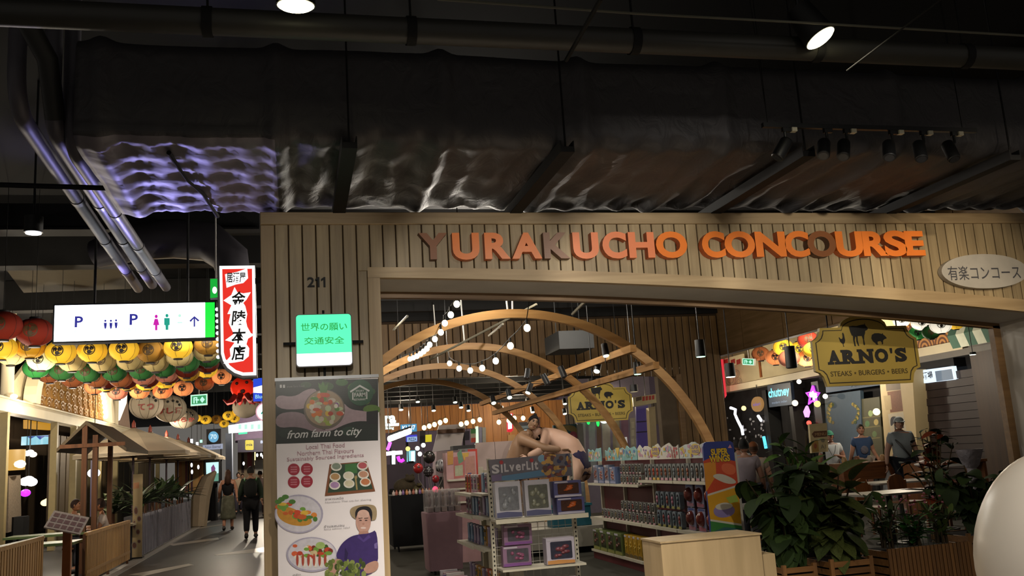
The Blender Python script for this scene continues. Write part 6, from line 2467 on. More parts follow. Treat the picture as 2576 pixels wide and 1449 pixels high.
# pavilion with gable roof on brown posts
pv = T('timber_pavilion', 'small brown timber pavilion with a gable roof over the terrace', 'pavilion', (-4.0, 20.0, 0))
y0 = 18.6
rp = atY(216, 1068, y0)
lp, r2 = atY(142, 1138, y0), atY(318, 1136, y0)
for a, b2, nm in ((lp, rp, 'roof_slope'), (rp, r2, 'roof_slope')):
 mb = MB()
 mb.v += [(a.x, y0, a.z), (b2.x, y0, b2.z), (b2.x, y0 + 2.6, b2.z), (a.x, y0 + 2.6, a.z), (a.x, y0, a.z + .07), (b2.x, y0, b2.z + .07), (b2.x, y0 + 2.6, b2.z + .07), (a.x, y0 + 2.6, a.z + .07)]
 for q in ((3, 2, 1, 0), (4, 5, 6, 7), (0, 1, 5, 4), (1, 2, 6, 5), (2, 3, 7, 6), (3, 0, 4, 7)):
  mb.face(list(q))
 mb.build(nm, mat('pavilion_thatch', '#5c5040', .9, scale=12, var=.2), pv, smooth=False)
for px in (213, 240):
 q = atY(px, 1130, y0 + .05)
 mb = MB()
 mb.box(q.x - .045, y0 + .02, 0, q.x + .045, y0 + .11, rp.z if px < 230 else rp.z - .2)
 mb.build('post', M_TEAK, pv, smooth=False)
mb = MB()
q0, q1 = atY(150, 1136, y0), atY(315, 1126, y0)
mb.box(q0.x, y0 - .01, q0.z + .05, q1.x, y0 + .015, q0.z + .12)
mb.build('tie_beam', M_TEAK, pv, smooth=False)
mb = MB()
q = atY(213, 1130, y0)
mb.box(q.x - .045, y0 + 2.4, 0, q.x + .045, y0 + 2.49, rp.z)
mb.build('post', M_TEAK, pv, smooth=False)
# umbrellas
M_CANV = mat('umbrella_canvas', '#b5a894', .85, scale=3, var=.06)


def umbrella(loc, label):
 o = T('market_umbrella', label, 'umbrella', loc, 'white market umbrellas over the terrace')
 n_ = 8
 R_, zt, ze = 1.45, 2.98, 2.32
 for k in range(n_):
  a, b2 = 2 * math.pi * (k + .5) / n_, 2 * math.pi * (k + 1.5) / n_
  mb = MB()
  v = [(0, 0, zt), (R_ * .5 * math.cos(a), R_ * .5 * math.sin(a), zt - .30), (R_ * .5 * math.cos(b2), R_ * .5 * math.sin(b2), zt - .30), (R_ * math.cos(a), R_ * math.sin(a), ze), (R_ * math.cos(b2), R_ * math.sin(b2), ze),
    (R_ * math.cos(a), R_ * math.sin(a), ze - .09), (R_ * math.cos(b2), R_ * math.sin(b2), ze - .09)]
  mb.v = v + [(q[0], q[1], q[2] - .012) for q in v]
  for f in ((0, 1, 2), (1, 3, 4, 2), (3, 5, 6, 4)):
   mb.face(list(f))
   mb.face([i + 7 for i in f][::-1])
  mb.build('canopy_panel', M_CANV, o, w=False, smooth=False)
 mb = MB()
 mb.cyl((0, 0, .08), (0, 0, zt), .03, n=10)
 mb.build('pole', mat('umbrella_pole', '#3a2430', .5), o, w=False)
 mb = MB()
 for k in range(n_):
  a = 2 * math.pi * (k + .5) / n_
  mb.cyl((0, 0, zt - .06), (R_ * .98 * math.cos(a), R_ * .98 * math.sin(a), ze - .02), .012, n=5)
  mb.cyl((0, 0, 2.2), (R_ * .55 * math.cos(a), R_ * .55 * math.sin(a), zt - .36), .01, n=5)
 mb.build('ribs', M_TEAK, o, w=False)
 mb = MB()
 mb.lathe([(.0, zt + .2), (.05, zt + .1), (.05, zt), (.09, zt - .02)][::-1], (0, 0, 0), 10)
 mb.build('finial', mat('finial_red', '#8a3a2c', .5), o, w=False)
 mb = MB()
 mb.lathe([(.3, 0), (.3, .05), (.05, .09)], (0, 0, 0), 16)
 mb.build('base', M_DARK, o, w=False)
 return o


u0 = None
for i, px in enumerate((334, 376, 418, 447, 474)):
 q = atX(px, 1250, -4.15)
 lab = 'white market umbrella, %s along the terrace from the brown pavilion' % ORD[i]
 if u0 is None:
  u0 = umbrella((q.x, q.y, 0), lab)
 else:
  dup(u0, (q.x, q.y, 0), lab)
# tall menu banner
o = T('menu_banner', 'tall narrow beige banner with round food pictures at the fence end', 'banner', atZ(344, 1405, 0))
q0, q1 = atZ(332, 1412, 0), atZ(360, 1396, 0)
by = (q0.y + q1.y) / 2 - .3
a, b2 = atY(332, 1410, by), atY(359, 1192, by)
mb = MB()
mb.box(a.x, by, .04, b2.x, by + .02, b2.z)
mb.build('cloth', mat('banner_beige', '#a8926c', .7, scale=3), o, smooth=False)
mb = MB()
mb.box(a.x - .03, by - .12, 0, b2.x + .03, by + .14, .04)
mb.cyl(((a.x + b2.x) / 2, by + .03, .04), ((a.x + b2.x) / 2, by + .03, b2.z), .012, n=6)
mb.build('stand', M_DARK, o)
p = Print('Y', by)
p.px([(336, 1215), (350, 1213), (350, 1228), (336, 1230)], mat('banner_peach', '#b0764c', .6))
for x, y, rx, ry in ((342, 1285, 6, 12), (350, 1305, 6, 8), (338, 1320, 4, 14), (347, 1338, 6, 8), (338, 1372, 7, 10), (350, 1362, 5, 5)):
 p.px(ell(x, y, rx, ry, 14), mat('banner_plate', '#8a7a68', .6))
 p.px(ell(x, y, rx * .7, ry * .7, 12), mat('banner_food', '#6a3c2c', .6, var=.3, scale=30))
p.build('print', o)
# tilted menu board on an orange post
o = T('menu_lectern', 'tilted white printed menu board on an orange wooden post', 'lectern', atY(160, 1449, 13.6))
c = atY(168, 1315, 13.6)
mx = Matrix.Translation(c) @ Matrix.Rotation(math.radians(-16), 4, 'Y').inverted() @ Matrix.Rotation(math.radians(38), 4, 'X')
mb = MB()
mb.box(-.23, -.17, -.01, .23, .17, .01, 0, mx)
mb.build('board', mat('menu_white', '#dccdc6', .4, scale=40, var=.25), o, smooth=False)
mb = MB()
for i in range(5):
 for j in range(3):
  mb.box(-.2 + i * .085, -.14 + j * .1, .011, -.135 + i * .085, -.07 + j * .1, .013, 0, mx)
mb.build('print', mat('menu_print', '#9a7a7c', .5, scale=60, var=.3), o, smooth=False)
mb = MB()
mb.box(c.x - .05, 13.62, 0, c.x + .05, 13.7, c.z - .04)
mb.build('post', mat('orange_wood', '#8a4c1c', .5), o, smooth=False)
# grey metal planters with slats along the kerb
M_PLG = mat('planter_grey_metal', '#4c4a50', .35, .4)
yp0, yp1 = atX(362, 1289, FX + .05).y, atX(484, 1264, FX + .05).y
n_ = 4
LEAF_D = mat('dark_leaf', '#2a3d1c', .5, scale=6, var=.2)
LEAF_L = mat('mid_leaf', '#43542a', .5, scale=6, var=.2)


def leaf_mesh(name, L, W, m, fold=.25, droop=.25, n=6):
 """Broad pointed leaf along +X, folded on its midrib."""
 mb = MB()
 for i in range(n + 1):
  t = i / n
  wv = W * math.sin(math.pi * min(1, t * .93 + .07)) ** .7
  z = -droop * L * t * t
  x = L * t
  mb.v += [(x, -wv, z + fold * wv), (x, 0, z), (x, wv, z + fold * wv)]
 for i in range(n):
  b = i * 3
  mb.face([b, b + 3, b + 4, b + 1])
  mb.face([b + 1, b + 4, b + 5, b + 2])
 return mb.mesh(name, m)


def spiky(root, c, n, L, m, R, name='leaf'):
 me = leaf_mesh('leaf', L, L * .09, m, .3, .45)
 for k in range(n):
  a = R.uniform(0, 6.28)
  e = R.uniform(.2, 1.35)
  s = R.uniform(.6, 1.1)
  l_ = link(name, me, root, c, (0, -e, a), (s, s, s))


RP = random.Random(17)
for i in range(n_):
 ya, yb = yp0 + (yp1 - yp0) * i / n_, yp0 + (yp1 - yp0) * (i + 1) / n_ - .08
 o = T('metal_planter', 'grey slatted metal planter trough along the kerb, %s from the menu banner' % ORD[i], 'planter', (FX, (ya + yb) / 2, 0), 'metal planters along the kerb')
 mb = MB()
 mb.box(FX - .35, ya, .03, FX, yb, .86)
 mb.build('trough', M_PLG, o, smooth=False)
 me = None
 k = 0
 y = ya + .05
 while y < yb - .06:
  if me is None:
   mb = MB()
   mb.box(0, 0, .05, .03, .05, .9)
   me = mb.mesh('slat', mat('planter_slat_metal', '#8b8892', .4, .2), smooth=False)
  link('slat', me, o, (.0, y - (ya + yb) / 2, 0))
  y += .22
 o2 = T('potted_plant', 'dark spiky plant growing from the metal trough, %s from the menu banner' % ORD[i], 'plant', (FX - .18, (ya + yb) / 2, .861), 'plants in the metal planters')
 mb = MB()
 for q in range(3):
  mb.cyl((FX - .18, (ya + yb) / 2 + (q - 1) * .6, .862), (FX - .18, (ya + yb) / 2 + (q - 1) * .6, 1.1), .03, n=6)
 mb.build('stem', M_TEAK, o2)
 for q in range(3):
  spiky(o2, (0, (q - 1) * .6, .2), 14, .75, LEAF_D, RP)
o = T('potted_plant', 'bushy plant with pale leaves behind the bamboo fence', 'plant', (-4.0, 22.5, 0))
c = atY(285, 1265, 22.5)
o.location = (c.x, 22.5, 0)
mb = MB()
mb.lathe([(.22, 0), (.28, .5), (.25, .5)], (c.x, 22.5, 0), 16)
mb.build('pot', mat('pot_terracotta', '#5a3a2c', .7), o)
mb = MB()
mb.cyl((c.x, 22.5, .5), (c.x, 22.5, 1.0), .04, n=8)
mb.build('stem', M_TEAK, o)
spiky(o, (0, 0, .9), 22, .7, LEAF_D, RP)
me = leaf_mesh('leaf', .35, .13, mat('pale_leaf', '#6f7258', .5), .2, .3)
for k in range(16):
 link('leaf', me, o, (RP.uniform(-.2, .3), RP.uniform(-.3, .0), RP.uniform(1.0, 1.35)), (0, RP.uniform(-1, .3), RP.uniform(0, 6.28)))
# tables of the terrace
M_GTAB = mat('green_table_edge', '#4a5c34', .5)
for i, (px, py, Y, w_) in enumerate(((130, 1308, 18.5, 1.6), (60, 1345, 15.6, 1.4), (255, 1318, 20.5, 1.2))):
 c = atY(px, py, Y)
 o = T('terrace_table', ('green edged table behind the menu board', 'green edged table inside the nearer bamboo fence', 'pale terrace table inside the long bamboo fence')[i], 'table', (c.x, Y, 0), 'terrace tables')
 mb = MB()
 mb.box(c.x - w_ / 2, Y, .70, c.x + w_ / 2, Y + .7, .74)
 mb.build('tabletop', M_GTAB if i < 2 else mat('pale_table', '#a89c84', .5), o, smooth=False)
 for dx in (-w_ / 2 + .08, w_ / 2 - .08):
  for dy in (.06, .64):
   mb = MB()
   mb.cyl((c.x + dx, Y + dy, 0), (c.x + dx, Y + dy, .70), .025, n=8)
   mb.build('leg', M_DARK, o)
o = T('white_tent_figure', 'pale draped sheet leaning on the end planter near the umbrellas', 'cloth', atZ(500, 1325, 0))
c = atZ(500, 1325, 0)
mb = MB()
mb.tube([c, c + Vector((.05, .1, .9)), c + Vector((.25, .3, 1.5)), c + Vector((.5, .4, 1.75))], [.25, .3, .22, .05], 8)
mb.build('cloth_body', mat('draped_sheet', '#a89882', .85, scale=4), o)
# ------------------------------------------------------------------ restaurants across the concourse
WX = 14.5
mb = MB()
mb.box(WX + .3, 9, 0, WX + .5, 62, 5.6)
structure(mb.build('wall_right', mat('dark_shop_interior', '#1c1a1a', .7, scale=1.2), smooth=False))
mb = MB()
mb.box(WX, 9, 3.54, WX + .3, 62, 5.4)
o = structure(mb.build('wall_right_upper', mat('cream_plaster', '#b9aa86', .7, scale=2), smooth=False))
mb = MB()
mb.box(WX - .12, 17.3, 3.34, WX + .3, 62, 3.54)
mb.build('cream_band', M_BEAMC, o, smooth=False)
mb = MB()
mb.box(WX - .05, 9, 3.36, WX + .3, 17.2, 3.62)
mb.build('grey_band', mat('grey_band', '#6a6660', .6), o, smooth=False)
mb = MB()
mb.box(WX - .1, 9, 3.20, WX + .3, 21.5, 3.355)
mb.build('grey_soffit', mat('grey_band', '#6a6660', .6), o, smooth=False)
for y in (26.6, 20.9):
 mb = MB()
 mb.box(WX - .04, y - .05, 3.62, WX, y + .05, 5.2)
 mb.build('upright_batten', mat('orange_wood', '#8a4c1c'), o, smooth=False)
# seigaiha waves
o = T('wave_mural', 'orange and brown panel of overlapping concentric waves above the dark shutter', 'panel', (WX - .01, 18.1, 3.62))
y0, y1 = 17.35, 19.4
mb = MB()
mb.box(WX - .02, y0, 3.545, WX - .004, y1, 5.2)
mb.build('panel_body', mat('wave_brown', '#6a3a22', .6), o, smooth=False)
W1, W2 = mat('wave_orange', '#d0924c', .6), mat('wave_brown', '#6a3a22', .6)
for row in range(4, -1, -1):
 p = Print('X', WX - .022 - .002 * (5 - row), .0002)
 for k in range(-1, 5):
  yc = y0 + .05 + k * .62 + (.31 if row % 2 else 0)
  zc = 3.55 + row * .22
  for i, r_ in enumerate((.36, .31, .26, .21, .16, .11, .06)):
   pts = [(min(max(u, y0), y1), max(v, 3.55)) for u, v in ell(yc, zc, r_, r_, 14, 0, 180)]
   if max(q[0] for q in pts) - min(q[0] for q in pts) > .02:
    p.uvp(pts, W2 if i % 2 == 0 else W1)
 p.build('wave_row', o)
# striped awning
o = T('striped_awning', 'green awning with two white lit stripes at the white jamb', 'awning', (WX - .5, 16.6, 3.5))
for k in range(5):
 ya, yb = 15.9 + k * .26, 15.9 + (k + 1) * .26
 mb = MB()
 mb.v += [(WX - .01, ya, 4.6), (WX - .01, yb, 4.6), (WX - .55, yb, 3.62), (WX - .55, ya, 3.62), (WX - .45, ya, 3.34), (WX - .45, yb, 3.34)]
 mb.face([0, 1, 2, 3])
 mb.face([3, 2, 5, 4])
 if k % 2:
  mm = mat('awning_white', '#d8dcc8', .7)
 else:
  mm = mat('awning_green', '#4f7060', .7)
 mb.build('awning_strip', mm, o, smooth=False)
spot(2447, 892, 15.9, 'lit small downlight under the striped awning', 5.6, 1, .07, .05, (0, 0, -1), None, None, 'pendant_downlight')
# lanterns over there
for i, (px, py, k, s) in enumerate([(1913, 890, 'O', 1), (1950, 899, 'o', 1), (1970, 874, 'y', 1), (1985, 902, 'P', 1), (2010, 879, 'y', 1), (2030, 902, 'o', 1), (2033, 855, 'R', 1), (2046, 880, 'y', .9), (2030, 860, 'r', .7)][:8]):
 put_lantern(k, atX(px, py, WX - .6 - .55 * (i % 4)), '%s paper lantern before the cream wall, %s counted from the exit sign' % (LK[k][2], ORD[i]), 'lanterns before the cream wall', s * 1.15, -.5)
for i, (px, py, k, s) in enumerate([(2268, 806, 'w', 1.1), (2318, 812, 'w', 1.2), (2366, 818, 'w', 1.2), (2404, 812, 'y', 1.0), (2308, 838, 'g', 1.05), (2342, 836, 'G', 1.0)]):
 put_lantern(k, atX(px, py, 13.4 - .45 * (i % 3)), '%s paper lantern above the wave panel, %s counted from the mustard board' % (LK[k][2], ORD[i]), 'lanterns above the wave panel', s * .74, -.6)
exit_sign('exit_sign', 'green lit exit sign before the cream wall across the concourse', 'X', WX - 1.0, 1868, 903, 1896, 919, -.1)
o, p = slab('red_blade_sign', 'narrow red and white vertical lightbox at the edge of the rear plank pier', 'sign', 'X', WX - .6, [(1794, 906), (1811, 904), (1820, 995), (1814, 1004), (1806, 1005)], em('far_red_glow', '#e8283c', .9), .12)
p.px([(1795, 908), (1806, 906), (1815, 990), (1806, 994)], M_WHL)
for k in range(6):
 p.px([(1798 + 1.3 * k, 914 + 14 * k), (1804 + 1.3 * k, 912 + 14 * k), (1805 + 1.3 * k, 922 + 14 * k), (1799 + 1.3 * k, 924 + 14 * k)], M_BRUSH)
p.build('face', o)
rod(o, p, 1802, 906)
o, p = slab('fish_lantern', 'pale flat lantern panel with red marks behind the red blade sign', 'panel', 'X', WX - .3, [(1812, 905), (1868, 890), (1870, 912), (1826, 924)], mat('fish_panel', '#c4b48e', .7), .06)
for x in (1826, 1844, 1858):
 p.px([(x - 6, 906), (x + 5, 902), (x + 6, 914), (x - 5, 918)], mat('red_kana', '#a8342a'))
p.build('print', o)
rod(o, p, 1840, 900)
o, p = slab('wave_outline', 'grey line drawing of clouds on the cream wall by the pier', 'print', 'X', WX - .003, ell(1845, 950, 20, 22, 16), mat('cream_print', '#b3a480', .7), .002)
for x, y, r_ in ((1838, 955, 14), (1852, 940, 9), (1858, 960, 9)):
 for rr in (1, .6):
  p.px(ell(x, y, r_ * rr, r_ * rr * 1.15, 14), mat('print_line', '#8a8470', .7))
  p.px(ell(x, y, r_ * rr - 1.5, r_ * rr * 1.15 - 1.5, 14), mat('cream_print', '#b3a480', .7))
p.build('print', o)
# shop signs under the band
o, p = slab('shop_sign', 'glowing cyan word chutney on a dark blue shop sign', 'sign', 'X', WX - .25, [(1930, 970), (1988, 962), (1993, 1018), (1935, 1025)], mat('chutney_navy', '#1a2a3c', .5), .1)
p.text('chutney', (1933, 992), (1986, 986), em('cyan_letter_glow', '#7af0ff', 1.3), .03, hpx=30)
p.px([(1934, 1002), (1990, 996), (1992, 1018), (1936, 1024)], em('sign_slate_glow', '#2c4458', .6))
p.text('modern indian', (1942, 1013), (1980, 1009), em('slate_text_glow', '#8aa4c0', .8), 0, hpx=6)
p.build('lettering', o)
mb = MB()
mb.box(WX - .1, p.uv(1990, 990)[0] + .1, 3.1, WX + .35, p.uv(1930, 990)[0] - .1, 3.36)
mb.build('bracket', M_DARK, o, smooth=False)


def neon(name, label, pts, m, X, r=.03):
 q = [atX(a, b, X) for a, b in pts]
 o = T(name, label, 'neon sign', q[0])
 mb = MB()
 mb.tube(q, r, 6)
 mb.build('neon_tube', m, o)
 mb = MB()
 for k in (0, len(q) // 2):
  mb.cyl(q[k], (WX + .298, q[k].y, q[k].z), .01, n=5)
 mb.build('standoff', M_DARK, o)
 return o


M_PURP = em('neon_purple', '#c040ff', 1.6)
star = []
for k in range(11):
 a = math.pi / 2 + math.pi * k / 5
 r_ = 1 if k % 2 == 0 else .45
 star.append((2045 - 17 * r_ * math.cos(a), 996 - 25 * r_ * math.sin(a)))
o = neon('star_neon', 'purple neon star with white paw dots', star, M_PURP, WX - .15, .035)
for x, y in ((2040, 993), (2046, 990), (2052, 995), (2048, 1001)):
 mb = MB()
 mb.ball(atX(x, y, WX - .17), (.04, .07, .08), 8, 6)
 mb.build('paw_dot', em('paw_white', '#e8e0ff', 1.8), o)
o = neon('bottle_neon', 'small purple and white neon shape below the star', [(2029, 1048), (2025, 1036), (2030, 1024), (2034, 1036), (2031, 1048)], em('neon_pinkwhite', '#e890ff', 2.0), WX - .15, .05)
neon('crack_neon', 'white zigzag neon line on the dark glass', [(1838, 1026), (1850, 1030), (1849, 1042), (1856, 1058), (1866, 1078), (1869, 1094)], em('neon_white', '#f4f4ff', 2.5), WX - .15, .05)
neon('crack_neon', 'short slanting white neon stroke beside the long zigzag', [(1907, 1046), (1915, 1058)], em('neon_white', '#f4f4ff', 2.5), WX - .15, .05)
neon('bar_neon', 'teal and violet light strip low on the dark glass', [(1921, 1098), (1924, 1112), (1927, 1128)], em('neon_teal', '#5ad0f0', 1.5), WX - .15, .05)
R7 = random.Random(2)
o = T('window_decals', 'scattered white blossom decals on the dark restaurant glass', 'decal', atX(1860, 1080, WX - .1))
p = Print('X', WX - .1)
for k in range(26):
 x, y = R7.uniform(1826, 1925), R7.uniform(1050, 1110)
 p.px(ell(x, y, R7.uniform(1, 3.5), R7.uniform(1.5, 4.5), 6), mat('decal_grey', '#8a8a90', .6))
d_ = p.build('decal_set', o)
d_['kind'] = 'stuff'
o, p = slab('round_sign', 'amber round shop sign with violet lettering on the dark glass', 'sign', 'X', WX - .2, ell(1903, 1017, 13.5, 19, 24), em('amber_disc', '#b0824c', .75), .08)
p.text('sukeri', (1894, 1018), (1912, 1015), mat('disc_violet', '#6a5ac0', .5), .01, hpx=9)
p.build('lettering', o)
rod(o, p, 1903, 1000, 3.4)
for i, (px, py, k, s_, lab) in enumerate(((1871, 1027, '#ffd88a', .08, 'small amber lamp beside the zigzag neon'), (2000, 1014, '#ffe8c0', .09, 'small white lamp right by the chutney board'), (2010, 960, '#fff4e0', .07, 'tiny lamp under the cream band above the star'), (2076, 997, '#fff8e8', .07, 'tiny lamp at the blue panel top'), (2056, 1016, '#ffe070', .09, 'amber glow at the foot of the star neon'), (2205, 1036, '#fff0b0', .09, 'lamp glowing between blue panel and poster column'), (2035, 1064, '#f04a3c', .07, 'small red glow below the bottle neon'))):
 c = atX(px, py, WX - .25)
 o = T('glow_lamp', lab, 'lamp', c)
 mb = MB()
 mb.ball(c, s_, 10, 7)
 mb.build('bulb', em('lamp_' + k[1:], k, 2.2), o)
 mb = MB()
 mb.cyl(c, (WX + .298, c.y, c.z), .008, n=5)
 mb.build('cord', M_CORD, o)
for i, (px, w_, k) in enumerate(((1938, .25, '#0c0c0d'), (2003, .2, '#1a1613'), (2070, .35, '#0e0e0f'))):
 y = atX(px, 1060, WX).y
 o = T('shop_mullion', 'dark upright shop post, %s from the plank pier' % ORD[i], 'post', (WX, y, 0), 'dark shop posts')
 mb = MB()
 mb.cbox(WX - .12, y - w_ / 2, 0, WX + .29, y + w_ / 2, 3.19, .005)
 mb.build('post_body', mat('mullion_' + k[1:], k, .5), o, smooth=False)
o, p = slab('strip_sign', 'dim bluish strip sign with dark Japanese letters above the blue panel', 'sign', 'X', WX - .1, [(2076, 960), (2216, 935), (2218, 968), (2078, 988)], em('strip_dim', '#5a6c7c', .45), .1)
p.text('文東京店 小', (2140, 966), (2212, 953), mat('strip_ink', '#15202c', .6), .02, hpx=20)
p.build('lettering', o)
mb = MB()
mb.box(WX - .02, p.uv(2216, 960)[0], 3.0, WX + .35, p.uv(2076, 960)[0], 3.2)
mb.build('bracket', M_DARK, o, smooth=False)
o, p = slab('strip_sign', 'bright white lit strip sign with dark letters over the dark shutter', 'sign', 'X', WX - .1, [(2284, 936), (2396, 921), (2402, 955), (2290, 968)], em('strip_bright', '#dff0ff', 1.2), .1)
p.text('南町酒場', (2296, 950), (2346, 942), mat('strip_ink', '#15202c', .6), .02, hpx=18)
p.px([(2352, 934), (2394, 928), (2399, 954), (2356, 960)], em('strip_fade', '#8a9cac', .6))
p.build('lettering', o)
mb = MB()
mb.box(WX - .02, p.uv(2396, 940)[0], 3.0, WX + .35, p.uv(2290, 940)[0], 3.2)
mb.build('bracket', M_DARK, o, smooth=False)
o, p = slab('garland_mural', 'dark blue wall panel with two garlands of yellow flowers', 'panel', 'X', WX - .05, [(2074, 994), (2164, 982), (2172, 1200), (2084, 1206)], mat('panel_slate_blue', '#2d3c4a', .6), .1)
for cx, cy, sg in ((2098, 1040, -1), (2144, 1040, 1)):
 for k in range(18):
  a = k / 17 * 2.6 - 1.3
  x, y = cx + sg * 14 * math.cos(a), cy + 24 * math.sin(a)
  p.px(ell(x + R7.uniform(-3, 3), y, 3.5, 4.5, 7), mat(('garland_yellow', 'garland_green', 'garland_olive')[k % 3], ('#7a6a2a', '#2d3a1c', '#54481f')[k % 3], .6))
p.build('garlands', o)
leg(o, p, 2120, 1190, 0, .05)
o, p = slab('poster_column', 'cream column carrying a wood plaque and a black horse poster', 'column', 'X', WX - .4, [(2212, 945), (2294, 930), (2312, 1200), (2232, 1204)], mat('column_cream', '#b8a47c', .6, scale=2), .4)
p.px([(2226, 944), (2262, 940), (2266, 980), (2230, 984)], mat('plaque_grey', '#6a5c4c', .6))
p.text('喝采', (2236, 958), (2256, 955), mat('plaque_white', '#c4bcae', .6), .02, hpx=14)
p.px([(2232, 986), (2266, 981), (2272, 1034), (2240, 1038)], mat('plaque_wood', '#7a4a2c', .6, scale=20, var=.25))
p.px([(2222, 996), (2240, 994), (2244, 1030), (2228, 1032)], mat('wall_lantern', '#a8946c', .6))
p.px([(2234, 1042), (2272, 1036), (2282, 1092), (2242, 1096)], mat('poster_pale', '#b5aa94', .6))
p.px(smooth_poly([(2240, 1050), (2252, 1046), (2266, 1058), (2276, 1076), (2270, 1078), (2258, 1064), (2254, 1080), (2250, 1082), (2250, 1062), (2244, 1072), (2240, 1070)]), mat('horse_black', '#26242a', .6))
p.px([(2258, 1082), (2264, 1080), (2266, 1090), (2258, 1092)], mat('poster_red', '#a0402c', .6))
p.build('posters', o)
leg(o, p, 2270, 1190, 0, .15)
o = T('roller_shutter', 'dark maroon ribbed shutter of a closed shop beside the white jamb', 'shutter', (WX, 18.4, 0))
for k in range(16):
 mb = MB()
 mb.box(WX - .06 + .02 * (k % 2), 17.0, .02 + k * .18, WX, 19.3, .19 + k * .18)
 mb.build('slat', mat('shutter_maroon', '#221616', .5), o, smooth=False)
o = T('brown_pier', 'brown timber pier beyond the dark shutter, against the white jamb', 'pier', (WX - .1, 16.2, 0))
mb = MB()
mb.cbox(WX - .3, 15.0, 0, WX, 16.9, 3.2, .01)
mb.build('pier_body', wood('pier_brown', '#3a281a', '#2c1d12', .6, 'Z', .6), o, smooth=False)
o, p = slab('window_interior', 'dim shop window with shelves between the blue panel and poster column', 'shop', 'X', WX - .02, [(2166, 1004), (2212, 998), (2222, 1150), (2176, 1156)], mat('window_olive', '#3c3a28', .5), .05)
for y in (1050, 1075, 1104):
 p.px([(2170, y), (2214, y - 5), (2214, y - 2), (2170, y + 3)], mat('shelf_line', '#5a5436', .6))
for x, y, k in ((2190, 1040, '#7a8a5a'), (2204, 1062, '#8a7a4a'), (2182, 1066, '#3f5a3a'), (2200, 1092, '#4a5a3a')):
 p.px(ell(x, y, 6, 8, 10), mat('window_' + k[1:], k, .5))
p.build('contents', o)
leg(o, p, 2195, 1150, 0, .05)
o, p = slab('menu_signboard', 'cream menu signboard with brown arrow standing behind the shrubs', 'sign', 'Y', 13.2, [(2036, 1067), (2080, 1064), (2084, 1136), (2042, 1140)], mat('signboard_cream', '#b3a37c', .6), .05)
p.px([(2042, 1092), (2048, 1085), (2080, 1083), (2081, 1098), (2048, 1101)], mat('arrow_brown', '#5a3a22', .6))
p.text('MENU', (2050, 1093), (2078, 1091), mat('arrow_text', '#a0805a', .6), .02, hpx=7)
p.px([(2042, 1110), (2058, 1108), (2060, 1136), (2044, 1138)], mat('signboard_ochre', '#9a7a3c', .6))
p.px(ell(2070, 1108, 5, 5, 12), mat('signboard_grey', '#7a7464', .6))
p.px(ell(2051, 1122, 4, 7, 10), mat('signboard_red', '#8a4a2c', .6))
p.text('A1', (2064, 1124), (2078, 1123), mat('signboard_grey', '#7a7464', .6), .02, hpx=10)
p.build('print', o)
leg(o, p, 2050, 1138, 0, .02)
leg(o, p, 2076, 1136, 0, .02)

# ------------------------------------------------------------------ food hall behind the rear plank wall
FW = 33.0
mb = MB()
mb.box(-.2, FW, 0, WX, FW + .2, 5.6)
wf = structure(mb.build('wall_far', mat('far_wall_lilac', '#5c5264', .8, scale=1), smooth=False))
M_ORW = wood('orange_far_plank', '#a0682a', '#83501c', .6, 'Z', .55)
x = 2.0
while x < 9.6:
 mb = MB()
 mb.box(x, FW - .06, 2.72 if x < 6.4 else 0.02, x + .30, FW, 3.6)
 mb.build('plank', M_ORW, wf, smooth=False)
 x += .31
x = 9.7
while x < 14.3:
 mb = MB()
 mb.box(x, FW - .05, 2.5, x + .16, FW, 3.6)
 mb.build('plank', mat('grey_far_plank', '#5f564c', .7), wf, smooth=False)
 x += .19
HY = 30.0
o, p = slab('word_sign', 'glowing white letters ra with an underline over the far food hall', 'sign', 'Y', HY - 2, [(966, 1066), (1004, 1064), (1004, 1071), (966, 1073)], em('letters_white', '#e4fff4', 1.6), .08)
p.text('ra', (967, 1056), (996, 1054), em('letters_white', '#e4fff4', 1.6), .045, hpx=20)
p.text('dining', (967, 1078), (991, 1077), em('letters_white', '#e4fff4', 1.6), .03, hpx=9)
p.build('lettering', o)
rod(o, p, 985, 1066, 3.9)
o, p = slab('cyan_screen', 'cyan menu screen with white marks in the far food hall', 'screen', 'Y', HY, [(1008, 1068), (1048, 1066), (1049, 1085), (1009, 1087)], em('cyan_screen_glow', '#4aa0cc', .8), .1)
p.text('KU87', (1012, 1077), (1045, 1075), M_WHL, .02, hpx=12)
p.build('lettering', o)
rod(o, p, 1030, 1067, 3.9)
o, p = slab('blue_screen', 'blue and white lit sign below the cyan screen', 'sign', 'Y', HY, [(1022, 1095), (1049, 1093), (1050, 1110), (1022, 1112)], em('violet_blue_glow', '#4a4ae0', .7), .1)
p.px([(1024, 1100), (1049, 1098), (1049, 1110), (1024, 1112)], em('ice_blue_glow', '#a8c8f4', .9))
p.text('PIZZA', (1028, 1106), (1047, 1104), mat('pizza_ink', '#30406a', .5), .02, hpx=8)
p.build('lettering', o)
leg(o, p, 1024, 1110, 0, .04)
